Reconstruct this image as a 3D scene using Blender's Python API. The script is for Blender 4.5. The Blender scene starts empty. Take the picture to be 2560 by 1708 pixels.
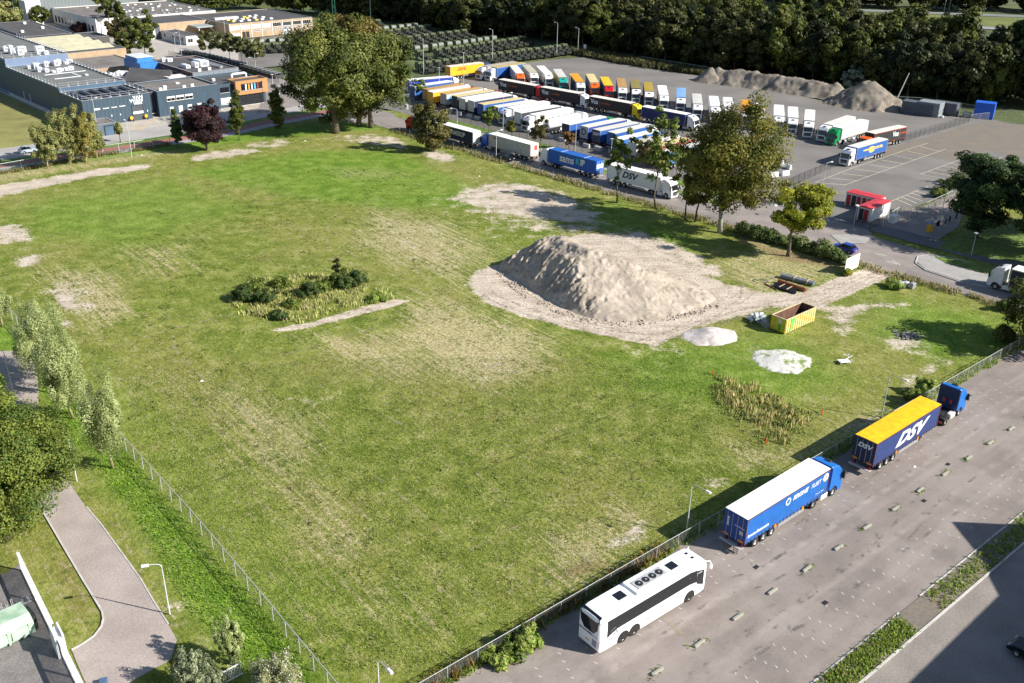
import bpy, math, random
import numpy as np
from mathutils import Vector, noise
R = math.radians
C = bpy.context.scene.collection
rng = np.random.default_rng(7)
random.seed(7)
sc = bpy.context.scene

# ---------------------------------------------------------------- camera
PITCH, ROLL, CAMZ, FPX = 0.4450562, 0.0208335, 56.604, 2413.307
fw = Vector((0, math.cos(PITCH), -math.sin(PITCH)))
up0 = Vector((0, math.sin(PITCH), math.cos(PITCH)))
rt = Vector((1, 0, 0)) * math.cos(ROLL) + up0 * math.sin(ROLL)
up = up0 * math.cos(ROLL) - Vector((1, 0, 0)) * math.sin(ROLL)
camd = bpy.data.cameras.new('camera')
camd.sensor_width = 36.0
camd.lens = 36.0 * FPX / 2560
camd.clip_start, camd.clip_end = 0.5, 6000
cam = bpy.data.objects.new('camera', camd)
C.objects.link(cam)
from mathutils import Matrix
mw = Matrix(((rt.x, up.x, -fw.x, 0), (rt.y, up.y, -fw.y, 0), (rt.z, up.z, -fw.z, CAMZ), (0, 0, 0, 1)))
cam.matrix_world = mw
sc.camera = cam

# ---------------------------------------------------------------- daylight
SUN_EL, SUN_AZ = R(32.6), R(164.7 - 180)          # sun stands towards (cos az, sin az)
world = bpy.data.worlds.new('World')
sc.world = world
world.use_nodes = True
wn = world.node_tree.nodes
sky = wn.new('ShaderNodeTexSky')
sky.sky_type = 'NISHITA'
sky.sun_disc = False
sky.sun_elevation = SUN_EL
sky.sun_rotation = R(90) - SUN_AZ
sky.air_density, sky.dust_density, sky.ozone_density = 1.0, 0.6, 1.4
bg = wn['Background']
bg.inputs['Strength'].default_value = 0.068
world.node_tree.links.new(sky.outputs[0], bg.inputs['Color'])
sund = bpy.data.lights.new('sun', 'SUN')
sund.energy, sund.angle, sund.color = 4.8, R(0.5), (1.0, 0.94, 0.84)
sun = bpy.data.objects.new('sun', sund)
C.objects.link(sun)
sdir = Vector((math.cos(SUN_AZ) * math.cos(SUN_EL), math.sin(SUN_AZ) * math.cos(SUN_EL), math.sin(SUN_EL)))
sun.rotation_euler = sdir.to_track_quat('Z', 'Y').to_euler()
sun.location = (60, -20, 80)
vs = sc.view_settings
vs.view_transform, vs.look, vs.exposure, vs.gamma = 'Standard', 'None', 0.82, 1.0
vs.use_curve_mapping = False

# ---------------------------------------------------------------- survey: map coordinates of points read on a 2350 px wide print
K0 = 2350 / 2560
def G(x, y, z=0.0):
    d = fw + rt * ((x - 1175) / (FPX * K0)) - up * ((y - 783.95) / (FPX * K0))
    t = (z - CAMZ) / d.z
    return Vector((d.x * t, d.y * t, z))
def S(x, y, z=0.0):                                # same, read on the 2560 px original
    return G(x * K0, y * K0, z)

# ---------------------------------------------------------------- materials
MATS = {}
def nd(t, kind, **kw):
    n = t.nodes.new('ShaderNode' + kind)
    for k, v in kw.items():
        setattr(n, k, v)
    return n
def lin(c):
    return tuple(((v / 12.92) if v <= .04045 else ((v + .055) / 1.055) ** 2.4) for v in c)
def hexc(h):
    return lin(tuple(int(h[i:i + 2], 16) / 255 for i in (0, 2, 4)))
def M(name, col, rough=.6, var=.12, scale=2.0, bump=0.0, bscale=None, metal=0.0, spec=.5, col2=None, stretch=(1, 1, 1), detail=6, lo=.35, hi=.65, fine=0.0, fscale=30):
    if name in MATS:
        return MATS[name]
    m = bpy.data.materials.new(name)
    m.use_nodes = True
    t = m.node_tree
    b = t.nodes['Principled BSDF']
    b.inputs['Roughness'].default_value = rough
    b.inputs['Metallic'].default_value = metal
    b.inputs['Specular IOR Level'].default_value = spec
    col = tuple(col)
    c1 = tuple(min(1, v * (1 - var)) for v in col)
    c2 = tuple(col2) if col2 else tuple(min(1, v * (1 + var)) for v in col)
    tc = nd(t, 'TexCoord')
    mp = nd(t, 'Mapping')
    mp.inputs['Scale'].default_value = stretch
    t.links.new(tc.outputs['Object'], mp.inputs[0])
    nz = nd(t, 'TexNoise')
    nz.inputs['Scale'].default_value = scale
    nz.inputs['Detail'].default_value = detail
    t.links.new(mp.outputs[0], nz.inputs['Vector'])
    cr = nd(t, 'ValToRGB')
    cr.color_ramp.elements[0].position, cr.color_ramp.elements[1].position = lo, hi
    cr.color_ramp.elements[0].color = (*c1, 1)
    cr.color_ramp.elements[1].color = (*c2, 1)
    t.links.new(nz.outputs['Fac'], cr.inputs[0])
    out = cr.outputs[0]
    if fine:
        n2 = nd(t, 'TexNoise')
        n2.inputs['Scale'].default_value = fscale
        n2.inputs['Detail'].default_value = 3
        t.links.new(mp.outputs[0], n2.inputs['Vector'])
        mr = nd(t, 'MapRange')
        mr.inputs['From Min'].default_value, mr.inputs['From Max'].default_value = .3, .7
        mr.inputs['To Min'].default_value, mr.inputs['To Max'].default_value = 1 - fine, 1 + fine
        t.links.new(n2.outputs['Fac'], mr.inputs[0])
        hs = nd(t, 'HueSaturation')
        t.links.new(mr.outputs[0], hs.inputs['Value'])
        t.links.new(out, hs.inputs['Color'])
        out = hs.outputs[0]
    t.links.new(out, b.inputs['Base Color'])
    if bump:
        bp = nd(t, 'Bump')
        bp.inputs['Strength'].default_value = bump
        bp.inputs['Distance'].default_value = .1
        n3 = nd(t, 'TexNoise')
        n3.inputs['Scale'].default_value = bscale or scale * 4
        n3.inputs['Detail'].default_value = 5
        t.links.new(tc.outputs['Object'], n3.inputs['Vector'])
        t.links.new(n3.outputs['Fac'], bp.inputs['Height'])
        t.links.new(bp.outputs[0], b.inputs['Normal'])
    MATS[name] = m
    return m
def paint(h, rough=.38, dirt=.06):
    """vehicle paint / tarpaulin with a little grime"""
    return M('paint_' + h + ('_t' if rough > .5 else ''), hexc(h), rough, dirt, 1.3, fine=.04, fscale=9)
def tarp(h):
    v = hexc(h)
    return paint(h, .62, .03 if min(v) > .55 else .10)
def leafmat(name, c1, c2, c3=None, amt3=.12, trans=.28, rough=.55):
    if name in MATS:
        return MATS[name]
    m = bpy.data.materials.new(name)
    m.use_nodes = True
    t = m.node_tree
    b = t.nodes['Principled BSDF']
    o = t.nodes['Material Output']
    c1, c2 = tuple(v * 1.38 for v in c1), tuple(v * 1.42 for v in c2)
    ge = nd(t, 'NewGeometry')
    at = nd(t, 'Attribute', attribute_name='tone')
    mx = nd(t, 'MixRGB')
    mx.inputs[1].default_value = (*c1, 1)
    mx.inputs[2].default_value = (*c2, 1)
    t.links.new(at.outputs['Fac'], mx.inputs[0])
    hs = nd(t, 'HueSaturation')
    mr = nd(t, 'MapRange')
    mr.inputs['To Min'].default_value, mr.inputs['To Max'].default_value = .6, 1.4
    t.links.new(ge.outputs['Random Per Island'], mr.inputs[0])
    t.links.new(mr.outputs[0], hs.inputs['Value'])
    t.links.new(mx.outputs[0], hs.inputs['Color'])
    out = hs.outputs[0]
    if c3:
        m3 = nd(t, 'MixRGB')
        lt = nd(t, 'Math', operation='MULTIPLY')
        lt.inputs[1].default_value = 7.31
        fr = nd(t, 'Math', operation='FRACT')
        l2 = nd(t, 'Math', operation='LESS_THAN')
        l2.inputs[1].default_value = amt3
        t.links.new(ge.outputs['Random Per Island'], lt.inputs[0])
        t.links.new(lt.outputs[0], fr.inputs[0])
        t.links.new(fr.outputs[0], l2.inputs[0])
        t.links.new(l2.outputs[0], m3.inputs[0])
        t.links.new(out, m3.inputs[1])
        m3.inputs[2].default_value = (*c3, 1)
        out = m3.outputs[0]
    t.links.new(out, b.inputs['Base Color'])
    b.inputs['Roughness'].default_value = rough
    b.inputs['Specular IOR Level'].default_value = .25
    tr = nd(t, 'BsdfTranslucent')
    t.links.new(out, tr.inputs[0])
    ms = nd(t, 'MixShader')
    ms.inputs[0].default_value = trans
    t.links.new(b.outputs[0], ms.inputs[1])
    t.links.new(tr.outputs[0], ms.inputs[2])
    t.links.new(ms.outputs[0], o.inputs[0])
    MATS[name] = m
    return m
def glassmat():
    if 'glass' in MATS:
        return MATS['glass']
    m = M('glass', (.012, .015, .02), .06, 0, 1, spec=.7)
    return m
def wiremat(name, col, k=9.0, w=.10):
    """chain-link / mesh panel: diamond wires, open between"""
    if name in MATS:
        return MATS[name]
    m = bpy.data.materials.new(name)
    m.use_nodes = True
    t = m.node_tree
    b = t.nodes['Principled BSDF']
    b.inputs['Base Color'].default_value = (*col, 1)
    b.inputs['Metallic'].default_value = .3
    b.inputs['Roughness'].default_value = .5
    tc = nd(t, 'TexCoord')
    sp = nd(t, 'SeparateXYZ')
    t.links.new(tc.outputs['Object'], sp.inputs[0])
    mxs = []
    for op in ('ADD', 'SUBTRACT'):
        a = nd(t, 'Math', operation=op)
        t.links.new(sp.outputs['X'], a.inputs[0])
        t.links.new(sp.outputs['Z'], a.inputs[1])
        s_ = nd(t, 'Math', operation='MULTIPLY')
        s_.inputs[1].default_value = k
        t.links.new(a.outputs[0], s_.inputs[0])
        f = nd(t, 'Math', operation='FRACT')
        t.links.new(s_.outputs[0], f.inputs[0])
        l = nd(t, 'Math', operation='LESS_THAN')
        l.inputs[1].default_value = w
        t.links.new(f.outputs[0], l.inputs[0])
        mxs.append(l)
    mx = nd(t, 'Math', operation='MAXIMUM')
    t.links.new(mxs[0].outputs[0], mx.inputs[0])
    t.links.new(mxs[1].outputs[0], mx.inputs[1])
    t.links.new(mx.outputs[0], b.inputs['Alpha'])
    MATS[name] = m
    return m

GREY = M('galvanised', (.50, .52, .54), .5, .1, 4, metal=.2)
LAMPGREY = M('lamp_post_paint', (.55, .57, .58), .5, .08, 3)
DARK = M('dark_plastic', (.018, .018, .02), .55, .3, 5)
CHASSIS = M('chassis_black', (.02, .02, .022), .6, .4, 4)
TYRE = M('tyre_rubber', (.02, .02, .02), .8, .25, 8)
RIM = M('rim_steel', (.42, .43, .45), .4, .15, 5, metal=.4)
GLASS = glassmat()
WHITE = M('white_paint', (.78, .78, .78), .4, .05, 1.5)
RED = M('red_lamp', (.35, .01, .01), .3, .1, 3)
AMBER = M('amber_lamp', (.65, .22, .01), .35, .1, 3)
LIGHT = M('headlamp_glass', (.55, .58, .62), .15, .1, 3)
YEL = M('plate_yellow', (.75, .42, .02), .5, .1, 3)
LETW = M('lettering_white', (.78, .78, .78), .5, .04, 3)
LETN = M('lettering_navy', (.02, .03, .10), .5, .1, 3)
LETR = M('lettering_red', (.45, .01, .015), .5, .1, 3)
LETO = M('lettering_orange', (.50, .09, .015), .5, .1, 3)
LETY = M('lettering_yellow', (.72, .55, .12), .5, .1, 3)
LETT = M('lettering_teal', (.08, .50, .55), .5, .1, 3)
LETP = M('lettering_pale_blue', (.18, .20, .36), .5, .1, 3)
LETG = M('lettering_grey', (.30, .31, .36), .5, .1, 3)
CONC = M('concrete', (.45, .44, .42), .85, .18, 1.5, bump=.2, fine=.1)
BARK = M('bark', (.13, .105, .08), .9, .35, 3, bump=.5, stretch=(1, 1, .3))
BARKW = M('pale_bark', (.48, .46, .42), .9, .3, 2.2, bump=.4, col2=(.30, .28, .24))
WOODP = M('pale_wood', (.50, .38, .24), .8, .15, 3)

# ---------------------------------------------------------------- mesh building
class MB:
    def __init__(s):
        s.v, s.f, s.m = [], [], []
    def poly(s, pts, mat=0):
        i = len(s.v)
        s.v += [tuple(p) for p in pts]
        s.f.append(tuple(range(i, i + len(pts))))
        s.m.append(mat)
        return s
    def box(s, x0, x1, y0, y1, z0, z1, mat=0, top=None):
        """axis box; top=(dx0,dx1,dy0,dy1) insets the upper face"""
        a, b, c, d = top or (0, 0, 0, 0)
        i = len(s.v)
        s.v += [(x0, y0, z0), (x1, y0, z0), (x1, y1, z0), (x0, y1, z0),
                (x0 + a, y0 + c, z1), (x1 - b, y0 + c, z1), (x1 - b, y1 - d, z1), (x0 + a, y1 - d, z1)]
        for q in ((0, 3, 2, 1), (4, 5, 6, 7), (0, 1, 5, 4), (1, 2, 6, 5), (2, 3, 7, 6), (3, 0, 4, 7)):
            s.f.append(tuple(i + k for k in q))
            s.m.append(mat)
        return s
    def bev(s, x0, x1, y0, y1, z0, z1, b=.03, mat=0):
        """box with chamfered vertical and top edges"""
        def ring(e, z):
            return [(x0 + b + e, y0 + e, z), (x1 - b - e, y0 + e, z), (x1 - e, y0 + b + e, z), (x1 - e, y1 - b - e, z),
                    (x1 - b - e, y1 - e, z), (x0 + b + e, y1 - e, z), (x0 + e, y1 - b - e, z), (x0 + e, y0 + b + e, z)]
        s.loft([ring(0, z0), ring(0, z1 - b), ring(b, z1)], mat, caps=True)
        return s
    def loft(s, rings, mat=0, caps=True, closed=True):
        i = len(s.v)
        n = len(rings[0])
        for r in rings:
            s.v += [tuple(p) for p in r]
        for k in range(len(rings) - 1):
            for j in range(n if closed else n - 1):
                a, b = i + k * n + j, i + k * n + (j + 1) % n
                s.f.append((a, b, b + n, a + n))
                s.m.append(mat)
        if caps:
            s.f.append(tuple(i + n - 1 - j for j in range(n)))
            s.m.append(mat)
            s.f.append(tuple(i + (len(rings) - 1) * n + j for j in range(n)))
            s.m.append(mat)
        return s
    def prism(s, prof, y0, y1, mat=0, ins=0.0, bev=.0):
        """side profile (x,z) pushed across y, optional chamfer towards the flanks"""
        cx = sum(p[0] for p in prof) / len(prof)
        cz = sum(p[1] for p in prof) / len(prof)
        def ring(y, e):
            return [(p[0] + (cx - p[0]) * e, y, p[1] + (cz - p[1]) * e) for p in prof]
        if ins:
            s.loft([ring(y0, ins), ring(y0 + bev, 0), ring(y1 - bev, 0), ring(y1, ins)], mat)
        else:
            s.loft([ring(y0, 0), ring(y1, 0)], mat)
        return s
    def cyl(s, c, r, h, axis='z', n=12, mat=0, r2=None):
        r2 = r if r2 is None else r2
        def ring(rr, o):
            out = []
            for k in range(n):
                a = 2 * math.pi * k / n
                p, q = rr * math.cos(a), rr * math.sin(a)
                if axis == 'z': out.append((c[0] + p, c[1] + q, c[2] + o))
                elif axis == 'y': out.append((c[0] + q, c[1] + o, c[2] + p))
                else: out.append((c[0] + o, c[1] + p, c[2] + q))
            return out
        s.loft([ring(r, 0), ring(r2, h)], mat)
        return s
    def lathe(s, prof, c=(0, 0, 0), axis='z', n=16, mat=0, caps=True):
        rings = []
        for (r, o) in prof:
            g = []
            for k in range(n):
                a = 2 * math.pi * k / n
                p, q = r * math.cos(a), r * math.sin(a)
                if axis == 'z': g.append((c[0] + p, c[1] + q, c[2] + o))
                elif axis == 'y': g.append((c[0] + q, c[1] + o, c[2] + p))
                else: g.append((c[0] + o, c[1] + p, c[2] + q))
            rings.append(g)
        s.loft(rings, mat, caps)
        return s
    def tube(s, path, rad, n=7, mat=0):
        path = [Vector(p) for p in path]
        if not hasattr(rad, '__len__'):
            rad = [rad] * len(path)
        rings = []
        for k, p in enumerate(path):
            t = (path[min(k + 1, len(path) - 1)] - path[max(k - 1, 0)]).normalized()
            a = t.orthogonal().normalized() if k == 0 else (pa - t * pa.dot(t)).normalized()
            pa = a
            b = t.cross(a)
            rings.append([p + (a * math.cos(2 * math.pi * j / n) + b * math.sin(2 * math.pi * j / n)) * rad[k] for j in range(n)])
        s.loft(rings, mat)
        return s
    def mesh(s, name, mats, smooth=False):
        me = bpy.data.meshes.new(name)
        me.from_pydata(s.v, [], s.f)
        for m in mats:
            me.materials.append(m)
        if len(mats) > 1:
            me.polygons.foreach_set('material_index', s.m)
        if smooth:
            me.polygons.foreach_set('use_smooth', [True] * len(me.polygons))
        me.update()
        return me
    def build(s, name, mats, parent=None, smooth=False, loc=None, rotz=0):
        if not isinstance(mats, (list, tuple)):
            mats = [mats]
        return put(s.mesh(name, mats, smooth), name, parent, loc, rotz)
def put(me, name, parent=None, loc=None, rotz=0, mats=None, scale=None):
    o = bpy.data.objects.new(name, me)
    C.objects.link(o)
    if parent is not None:
        o.parent = parent
    if loc is not None:
        o.location = loc
    if rotz:
        o.rotation_euler = (0, 0, rotz)
    if scale is not None:
        o.scale = scale
    if mats:
        for i, m in enumerate(mats):
            if m is not None:
                o.material_slots[i].link = 'OBJECT'
                o.material_slots[i].material = m
    return o
def tag(o, label=None, cat=None, group=None, kind=None):
    if label: o['label'] = label
    if cat: o['category'] = cat
    if group: o['group'] = group
    if kind: o['kind'] = kind
    return o
def thing(name, label, cat, loc=(0, 0, 0), rotz=0, group=None):
    o = bpy.data.objects.new(name, None)
    C.objects.link(o)
    o.empty_display_size = .5
    o.location = loc
    o.rotation_euler = (0, 0, rotz)
    return tag(o, label, cat, group)
CH = {}
def dup(root, loc, rotz=0, label=None, group=None, scale=None):
    def cp(o, par):
        c = o.copy()
        C.objects.link(c)
        c.parent = par
        for ch in kids.get(o.name, ()):
            cp(ch, c)
        return c
    kids = CH.get(root.name)
    if kids is None:
        kids = {}
        def walk(o):
            kids[o.name] = list(o.children)
            for c in o.children: walk(c)
        walk(root)
        CH[root.name] = kids
    r = cp(root, None)
    r.location = loc
    r.rotation_euler = (0, 0, rotz)
    if scale is not None: r.scale = scale
    if label: r['label'] = label
    if group: r['group'] = group
    return r
_tm = {}
def textmesh(txt, size, shear=0.0, bold=0.0, sx=1.0, mat=None, ext=.006):
    key = (txt, size, shear, bold, sx, mat.name)
    if key in _tm:
        return _tm[key]
    cu = bpy.data.curves.new('lettering', 'FONT')
    cu.body, cu.size, cu.shear, cu.offset, cu.extrude = txt, size, shear, bold, ext
    cu.align_x, cu.align_y = 'CENTER', 'CENTER'
    cu.resolution_u = 3
    o = bpy.data.objects.new('lettering', cu)
    C.objects.link(o)
    me = bpy.data.meshes.new_from_object(o)
    bpy.data.objects.remove(o)
    bpy.data.curves.remove(cu)
    if sx != 1:
        me.transform(Matrix.Diagonal((sx, 1, 1, 1)))
    me.materials.clear()
    me.materials.append(mat)
    _tm[key] = me
    return me
def letter(txt, size, parent, loc, face, mat, shear=0.0, bold=0.0, sx=1.0, name='lettering'):
    """lettering laid on a wall of its parent; face: 'y-','y+','x-','x+'"""
    o = put(textmesh(txt, size, shear, bold, sx, mat), name, parent, loc)
    rz = {'y-': 0, 'y+': math.pi, 'x+': math.pi / 2, 'x-': -math.pi / 2}[face]
    o.rotation_euler = (math.pi / 2, 0, rz)
    return o
def sheet(name, pts, z, mat, kind='structure', parent=None):
    b = MB()
    b.poly([(p[0], p[1], z) for p in pts])
    o = b.build(name, mat, parent)
    if o.data.polygons[0].normal.z < 0:
        o.data.flip_normals()
    if parent is None and kind:
        o['kind'] = kind
    return o
def strip(b, path, w, z0, z1, mat=0):
    """a bar of width w along a ground polyline"""
    P = [Vector((p[0], p[1], 0)) for p in path]
    rings = []
    for k, p in enumerate(P):
        t = (P[min(k + 1, len(P) - 1)] - P[max(k - 1, 0)]).normalized()
        s = Vector((-t.y, t.x, 0)) * (w / 2)
        rings.append([(p.x - s.x, p.y - s.y, z0), (p.x + s.x, p.y + s.y, z0), (p.x + s.x, p.y + s.y, z1), (p.x - s.x, p.y - s.y, z1)])
    b.loft(rings, mat)
    return b

# ================================================================ GROUND
def ss(x, a, b):
    t = np.clip((x - a) / (b - a), 0, 1)
    return t * t * (3 - 2 * t)
def seg_d(P, a, b):
    a, b = np.array(a[:2], float), np.array(b[:2], float)
    d = b - a
    t = np.clip(((P - a) @ d) / max(d @ d, 1e-9), 0, 1)
    return np.linalg.norm(P - a - t[:, None] * d, axis=1)
def sd_poly(P, pts):
    pts = [tuple(p)[:2] for p in pts]
    dist = np.full(len(P), 1e9)
    ins = np.zeros(len(P), bool)
    for i in range(len(pts)):
        a, b = pts[i], pts[(i + 1) % len(pts)]
        dist = np.minimum(dist, seg_d(P, a, b))
        if a[1] != b[1]:
            c = ((a[1] > P[:, 1]) != (b[1] > P[:, 1])) & (P[:, 0] < (b[0] - a[0]) * (P[:, 1] - a[1]) / (b[1] - a[1]) + a[0])
            ins ^= c
    return np.where(ins, dist, -dist)
def d_path(P, pts):
    d = np.full(len(P), 1e9)
    for a, b in zip(pts, pts[1:]):
        d = np.minimum(d, seg_d(P, a, b))
    return d
def gp(*pp):
    return [G(x, y) for x, y in pp]

# --- far ground sheet
gm = M('far_grass', (.085, .11, .035), .9, .4, .05, bump=.3, bscale=2, fine=.2, fscale=.8)
b = MB()
b.poly([(-2500, -400, -.3), (2500, -400, -.3), (2500, 4000, -.3), (-2500, 4000, -.3)])
tag(b.build('ground', gm), kind='structure')

# --- the field: fine sheet with soil, straw, lush and brown patches
X0, X1, Y0, Y1, ST = -150., 118., 48., 262., .75
nx, ny = int((X1 - X0) / ST) + 1, int((Y1 - Y0) / ST) + 1
gx, gy = np.meshgrid(np.linspace(X0, X1, nx), np.linspace(Y0, Y1, ny))
P2 = np.stack([gx.ravel(), gy.ravel()], 1)
sand = np.zeros(len(P2)); dry = np.zeros(len(P2)); lush = np.zeros(len(P2)); brown = np.zeros(len(P2))
def addp(ch, v, soft, *pp):
    soft = soft * (1.9 if ch is sand and v < .9 else 1.25)
    m = v * ss(sd_poly(P2, gp(*pp)), -soft, soft)
    np.maximum(ch, m, out=ch)
def addl(ch, v, w, soft, *pp):
    m = v * (1 - ss(d_path(P2, gp(*pp)), w - soft, w + soft))
    np.maximum(ch, m, out=ch)
# sand apron of the big heap and the haul track
addp(sand, 1, .9, (1072, 655), (1088, 622), (1150, 603), (1240, 572), (1335, 535), (1440, 540), (1560, 600), (1660, 650), (1760, 672), (1860, 668), (1960, 630), (2010, 608), (2050, 635), (1960, 672), (1870, 712), (1770, 705), (1690, 728), (1600, 752), (1560, 772), (1505, 795), (1420, 778), (1300, 752), (1200, 728), (1120, 698))
addl(sand, 1, 2.4, 1.2, (1800, 695), (1880, 675), (1960, 645), (2030, 618))
addp(sand, .85, 1.6, (1335, 540), (1470, 528), (1600, 580), (1665, 628), (1610, 650), (1480, 600))
addp(sand, .62, 2.5, (1500, 780), (1580, 800), (1560, 830), (1500, 810), (1440, 800))
# bleached patch below the poplars
addp(sand, .80, 2.2, (1010, 456), (1100, 425), (1180, 415), (1290, 440), (1380, 490), (1390, 520), (1300, 512), (1190, 500), (1090, 478))
addp(sand, .55, 3, (1190, 500), (1330, 500), (1420, 540), (1300, 545), (1180, 530))
# dirt strip top left
addp(sand, .92, 1.6, (-60, 455), (0, 425), (100, 408), (200, 390), (345, 375), (340, 386), (230, 405), (120, 425), (0, 452), (-60, 470))
addp(sand, .75, 1.0, (430, 360), (500, 345), (590, 338), (600, 348), (520, 362), (440, 372))
addp(sand, .55, 1.2, (555, 330), (640, 318), (690, 322), (650, 338), (570, 340))
addp(sand, .6, 1.5, (730, 318), (860, 305), (930, 318), (940, 345), (820, 330))
addp(sand, .75, 1.5, (945, 345), (1020, 345), (1060, 370), (1000, 372))
# left patches
addp(sand, .85, 1.5, (-30, 520), (30, 512), (72, 530), (60, 556), (0, 560))
addp(sand, .8, 1.2, (30, 592), (80, 580), (108, 598), (80, 615), (40, 612))
addp(sand, .66, 2.4, (105, 640), (180, 640), (228, 690), (215, 722), (150, 715), (112, 672))
addp(sand, .95, .6, (118, 668), (150, 668), (180, 705), (165, 716), (135, 700))
addp(sand, .8, .7, (130, 738), (165, 735), (175, 752), (150, 760))
addp(sand, .95, .5, (618, 756), (700, 742), (790, 715), (900, 686), (940, 690), (900, 704), (800, 730), (720, 750), (650, 760))
# by the skip, rubble and gate
addp(sand, .72, 1.2, (1885, 705), (2040, 690), (2100, 700), (1990, 715), (1965, 745), (1935, 775), (1905, 750))
addp(sand, .62, 1.4, (2010, 775), (2080, 762), (2140, 790), (2150, 812), (2090, 812), (2040, 795))
addp(sand, .75, .8, (1720, 795), (1760, 790), (1750, 802), (1725, 803))
addp(sand, .62, 1.2, (2060, 870), (2150, 820), (2230, 812), (2120, 870), (2080, 895))
addp(sand, .6, .9, (1940, 975), (2030, 930), (2060, 940), (1990, 985), (1950, 1000))
addp(sand, .62, 1.2, (1590, 1105), (1680, 1085), (1700, 1102), (1620, 1120))
addp(sand, .7, 1.0, (1380, 1260), (1420, 1220), (1480, 1188), (1505, 1195), (1470, 1235), (1420, 1268))
addp(sand, .62, .7, (1120, 1235), (1140, 1240), (1172, 1290), (1160, 1295))
addp(sand, .6, .8, (345, 1385), (400, 1375), (420, 1410), (385, 1425))
addp(sand, .55, .9, (500, 1490), (560, 1490), (600, 1530), (540, 1540))
addp(sand, .52, 6, (1000, 460), (1180, 430), (1390, 500), (1480, 545), (1330, 560), (1130, 540))
addp(sand, .45, 4, (930, 520), (1000, 515), (1020, 545), (950, 540))
addp(sand, .5, 5, (860, 500), (960, 520), (1040, 600), (980, 610), (890, 560))
addp(sand, .5, 3, (1020, 820), (1120, 800), (1230, 820), (1180, 870), (1060, 880))
addp(sand, .45, 3, (680, 905), (740, 900), (760, 970), (700, 980))
addp(sand, .9, 1.5, (0, 525), (60, 520), (65, 552), (10, 556))
# straw-coloured mown zones
addp(dry, .62, 7, (850, 470), (1010, 500), (1160, 570), (1090, 620), (1060, 690), (980, 640), (880, 600), (800, 560))
addp(dry, .72, 6, (960, 660), (1060, 700), (1280, 770), (1270, 850), (1130, 900), (980, 860), (860, 790), (930, 720))
addp(dry, .62, 5, (690, 770), (900, 760), (1000, 850), (930, 900), (800, 850))
addp(dry, .55, 6, (420, 860), (560, 880), (760, 960), (720, 1110), (600, 1120), (480, 1000))
addp(dry, .55, 5, (560, 1100), (760, 1080), (880, 1250), (820, 1320), (660, 1260))
addp(dry, .45, 6, (740, 1320), (900, 1300), (1060, 1420), (950, 1500), (820, 1450))
addp(dry, .62, 4, (1240, 1230), (1460, 1130), (1500, 1180), (1400, 1330), (1250, 1390))
addp(dry, .60, 4, (80, 610), (260, 620), (330, 720), (220, 760), (130, 700))
addp(dry, .50, 5, (260, 560), (420, 560), (480, 620), (330, 630))
addp(dry, .55, 4, (740, 380), (880, 385), (960, 400), (850, 415), (760, 410))
addp(dry, .50, 4, (1020, 560), (1120, 600), (1060, 640))
addp(dry, .6, 3, (1650, 1020), (1840, 1030), (1990, 930), (2010, 960), (1870, 1060), (1700, 1080))
addp(dry, .55, 3, (1640, 600), (1760, 560), (1950, 600), (1930, 640), (1720, 690), (1680, 640))
addp(dry, .70, 2, (1700, 530), (1830, 580), (1960, 610), (1900, 620), (1780, 590), (1690, 545))
addp(dry, .55, 3, (-40, 380), (330, 335), (420, 350), (120, 400), (-40, 430))
addp(dry, .5, 4, (-80, 300), (70, 300), (130, 280), (0, 345), (-80, 350))
addp(brown, .8, 1.5, (1270, 1300), (1340, 1280), (1420, 1290), (1380, 1320), (1290, 1335))
addp(brown, .6, 1.2, (780, 1220), (820, 1215), (825, 1245), (790, 1250))
addp(brown, .7, 2.5, (90, 1280), (175, 1270), (232, 1380), (205, 1450), (150, 1420))
addp(brown, .55, 2, (690, 925), (730, 920), (740, 945), (700, 950))
addp(brown, .6, 1.5, (560, 585), (610, 580), (640, 595), (590, 605))
addp(brown, .75, 2.0, (1660, 540), (1760, 560), (1950, 612), (1940, 625), (1790, 600))
addp(brown, .6, 2.0, (1900, 1000), (1960, 960), (2060, 900), (2140, 850), (2150, 860), (2010, 960), (1930, 1010))
# lush verge between left fence and the brick road, and edges
addp(lush, .9, 2.5, (-40, 760), (40, 745), (200, 930), (300, 1050), (440, 1215), (600, 1400), (730, 1568), (690, 1640), (560, 1520), (430, 1380), (330, 1220), (230, 1080), (150, 1000), (60, 880), (-40, 800))
addp(lush, .85, 2, (-60, 392), (200, 357), (420, 322), (640, 288), (860, 276), (880, 296), (640, 316), (420, 342), (200, 372), (-60, 408))
addp(lush, .55, 5, (200, 860), (300, 900), (620, 1250), (700, 1390), (610, 1380), (430, 1190))
addp(lush, .6, 4, (1380, 820), (1800, 760), (1950, 870), (1800, 930), (1500, 920))
addp(lush, .75, 4, (2050, 680), (2330, 740), (2330, 800), (2150, 820), (1990, 760))
addp(lush, .7, 3, (400, 395), (700, 345), (900, 345), (1180, 470), (900, 480), (600, 440))
addp(lush, .6, 5, (60, 470), (400, 400), (560, 480), (300, 560), (90, 540))
addp(lush, .7, 3, (1180, 480), (1420, 470), (1640, 560), (1560, 590), (1400, 530))
addp(lush, .6, 3, (1600, 800), (1740, 760), (1760, 860), (1640, 840))
me = bpy.data.meshes.new('field')
zz = np.array([0.05 * noise.noise(Vector((x * .12, y * .12, 0))) + .018 * noise.noise(Vector((x * .7, y * .7, 4))) for x, y in P2]) - .03
co = np.column_stack([P2, zz]).astype(np.float32)
idx = np.arange(nx * ny).reshape(ny, nx)
qd = np.stack([idx[:-1, :-1], idx[:-1, 1:], idx[1:, 1:], idx[1:, :-1]], -1).reshape(-1, 4)
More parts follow.
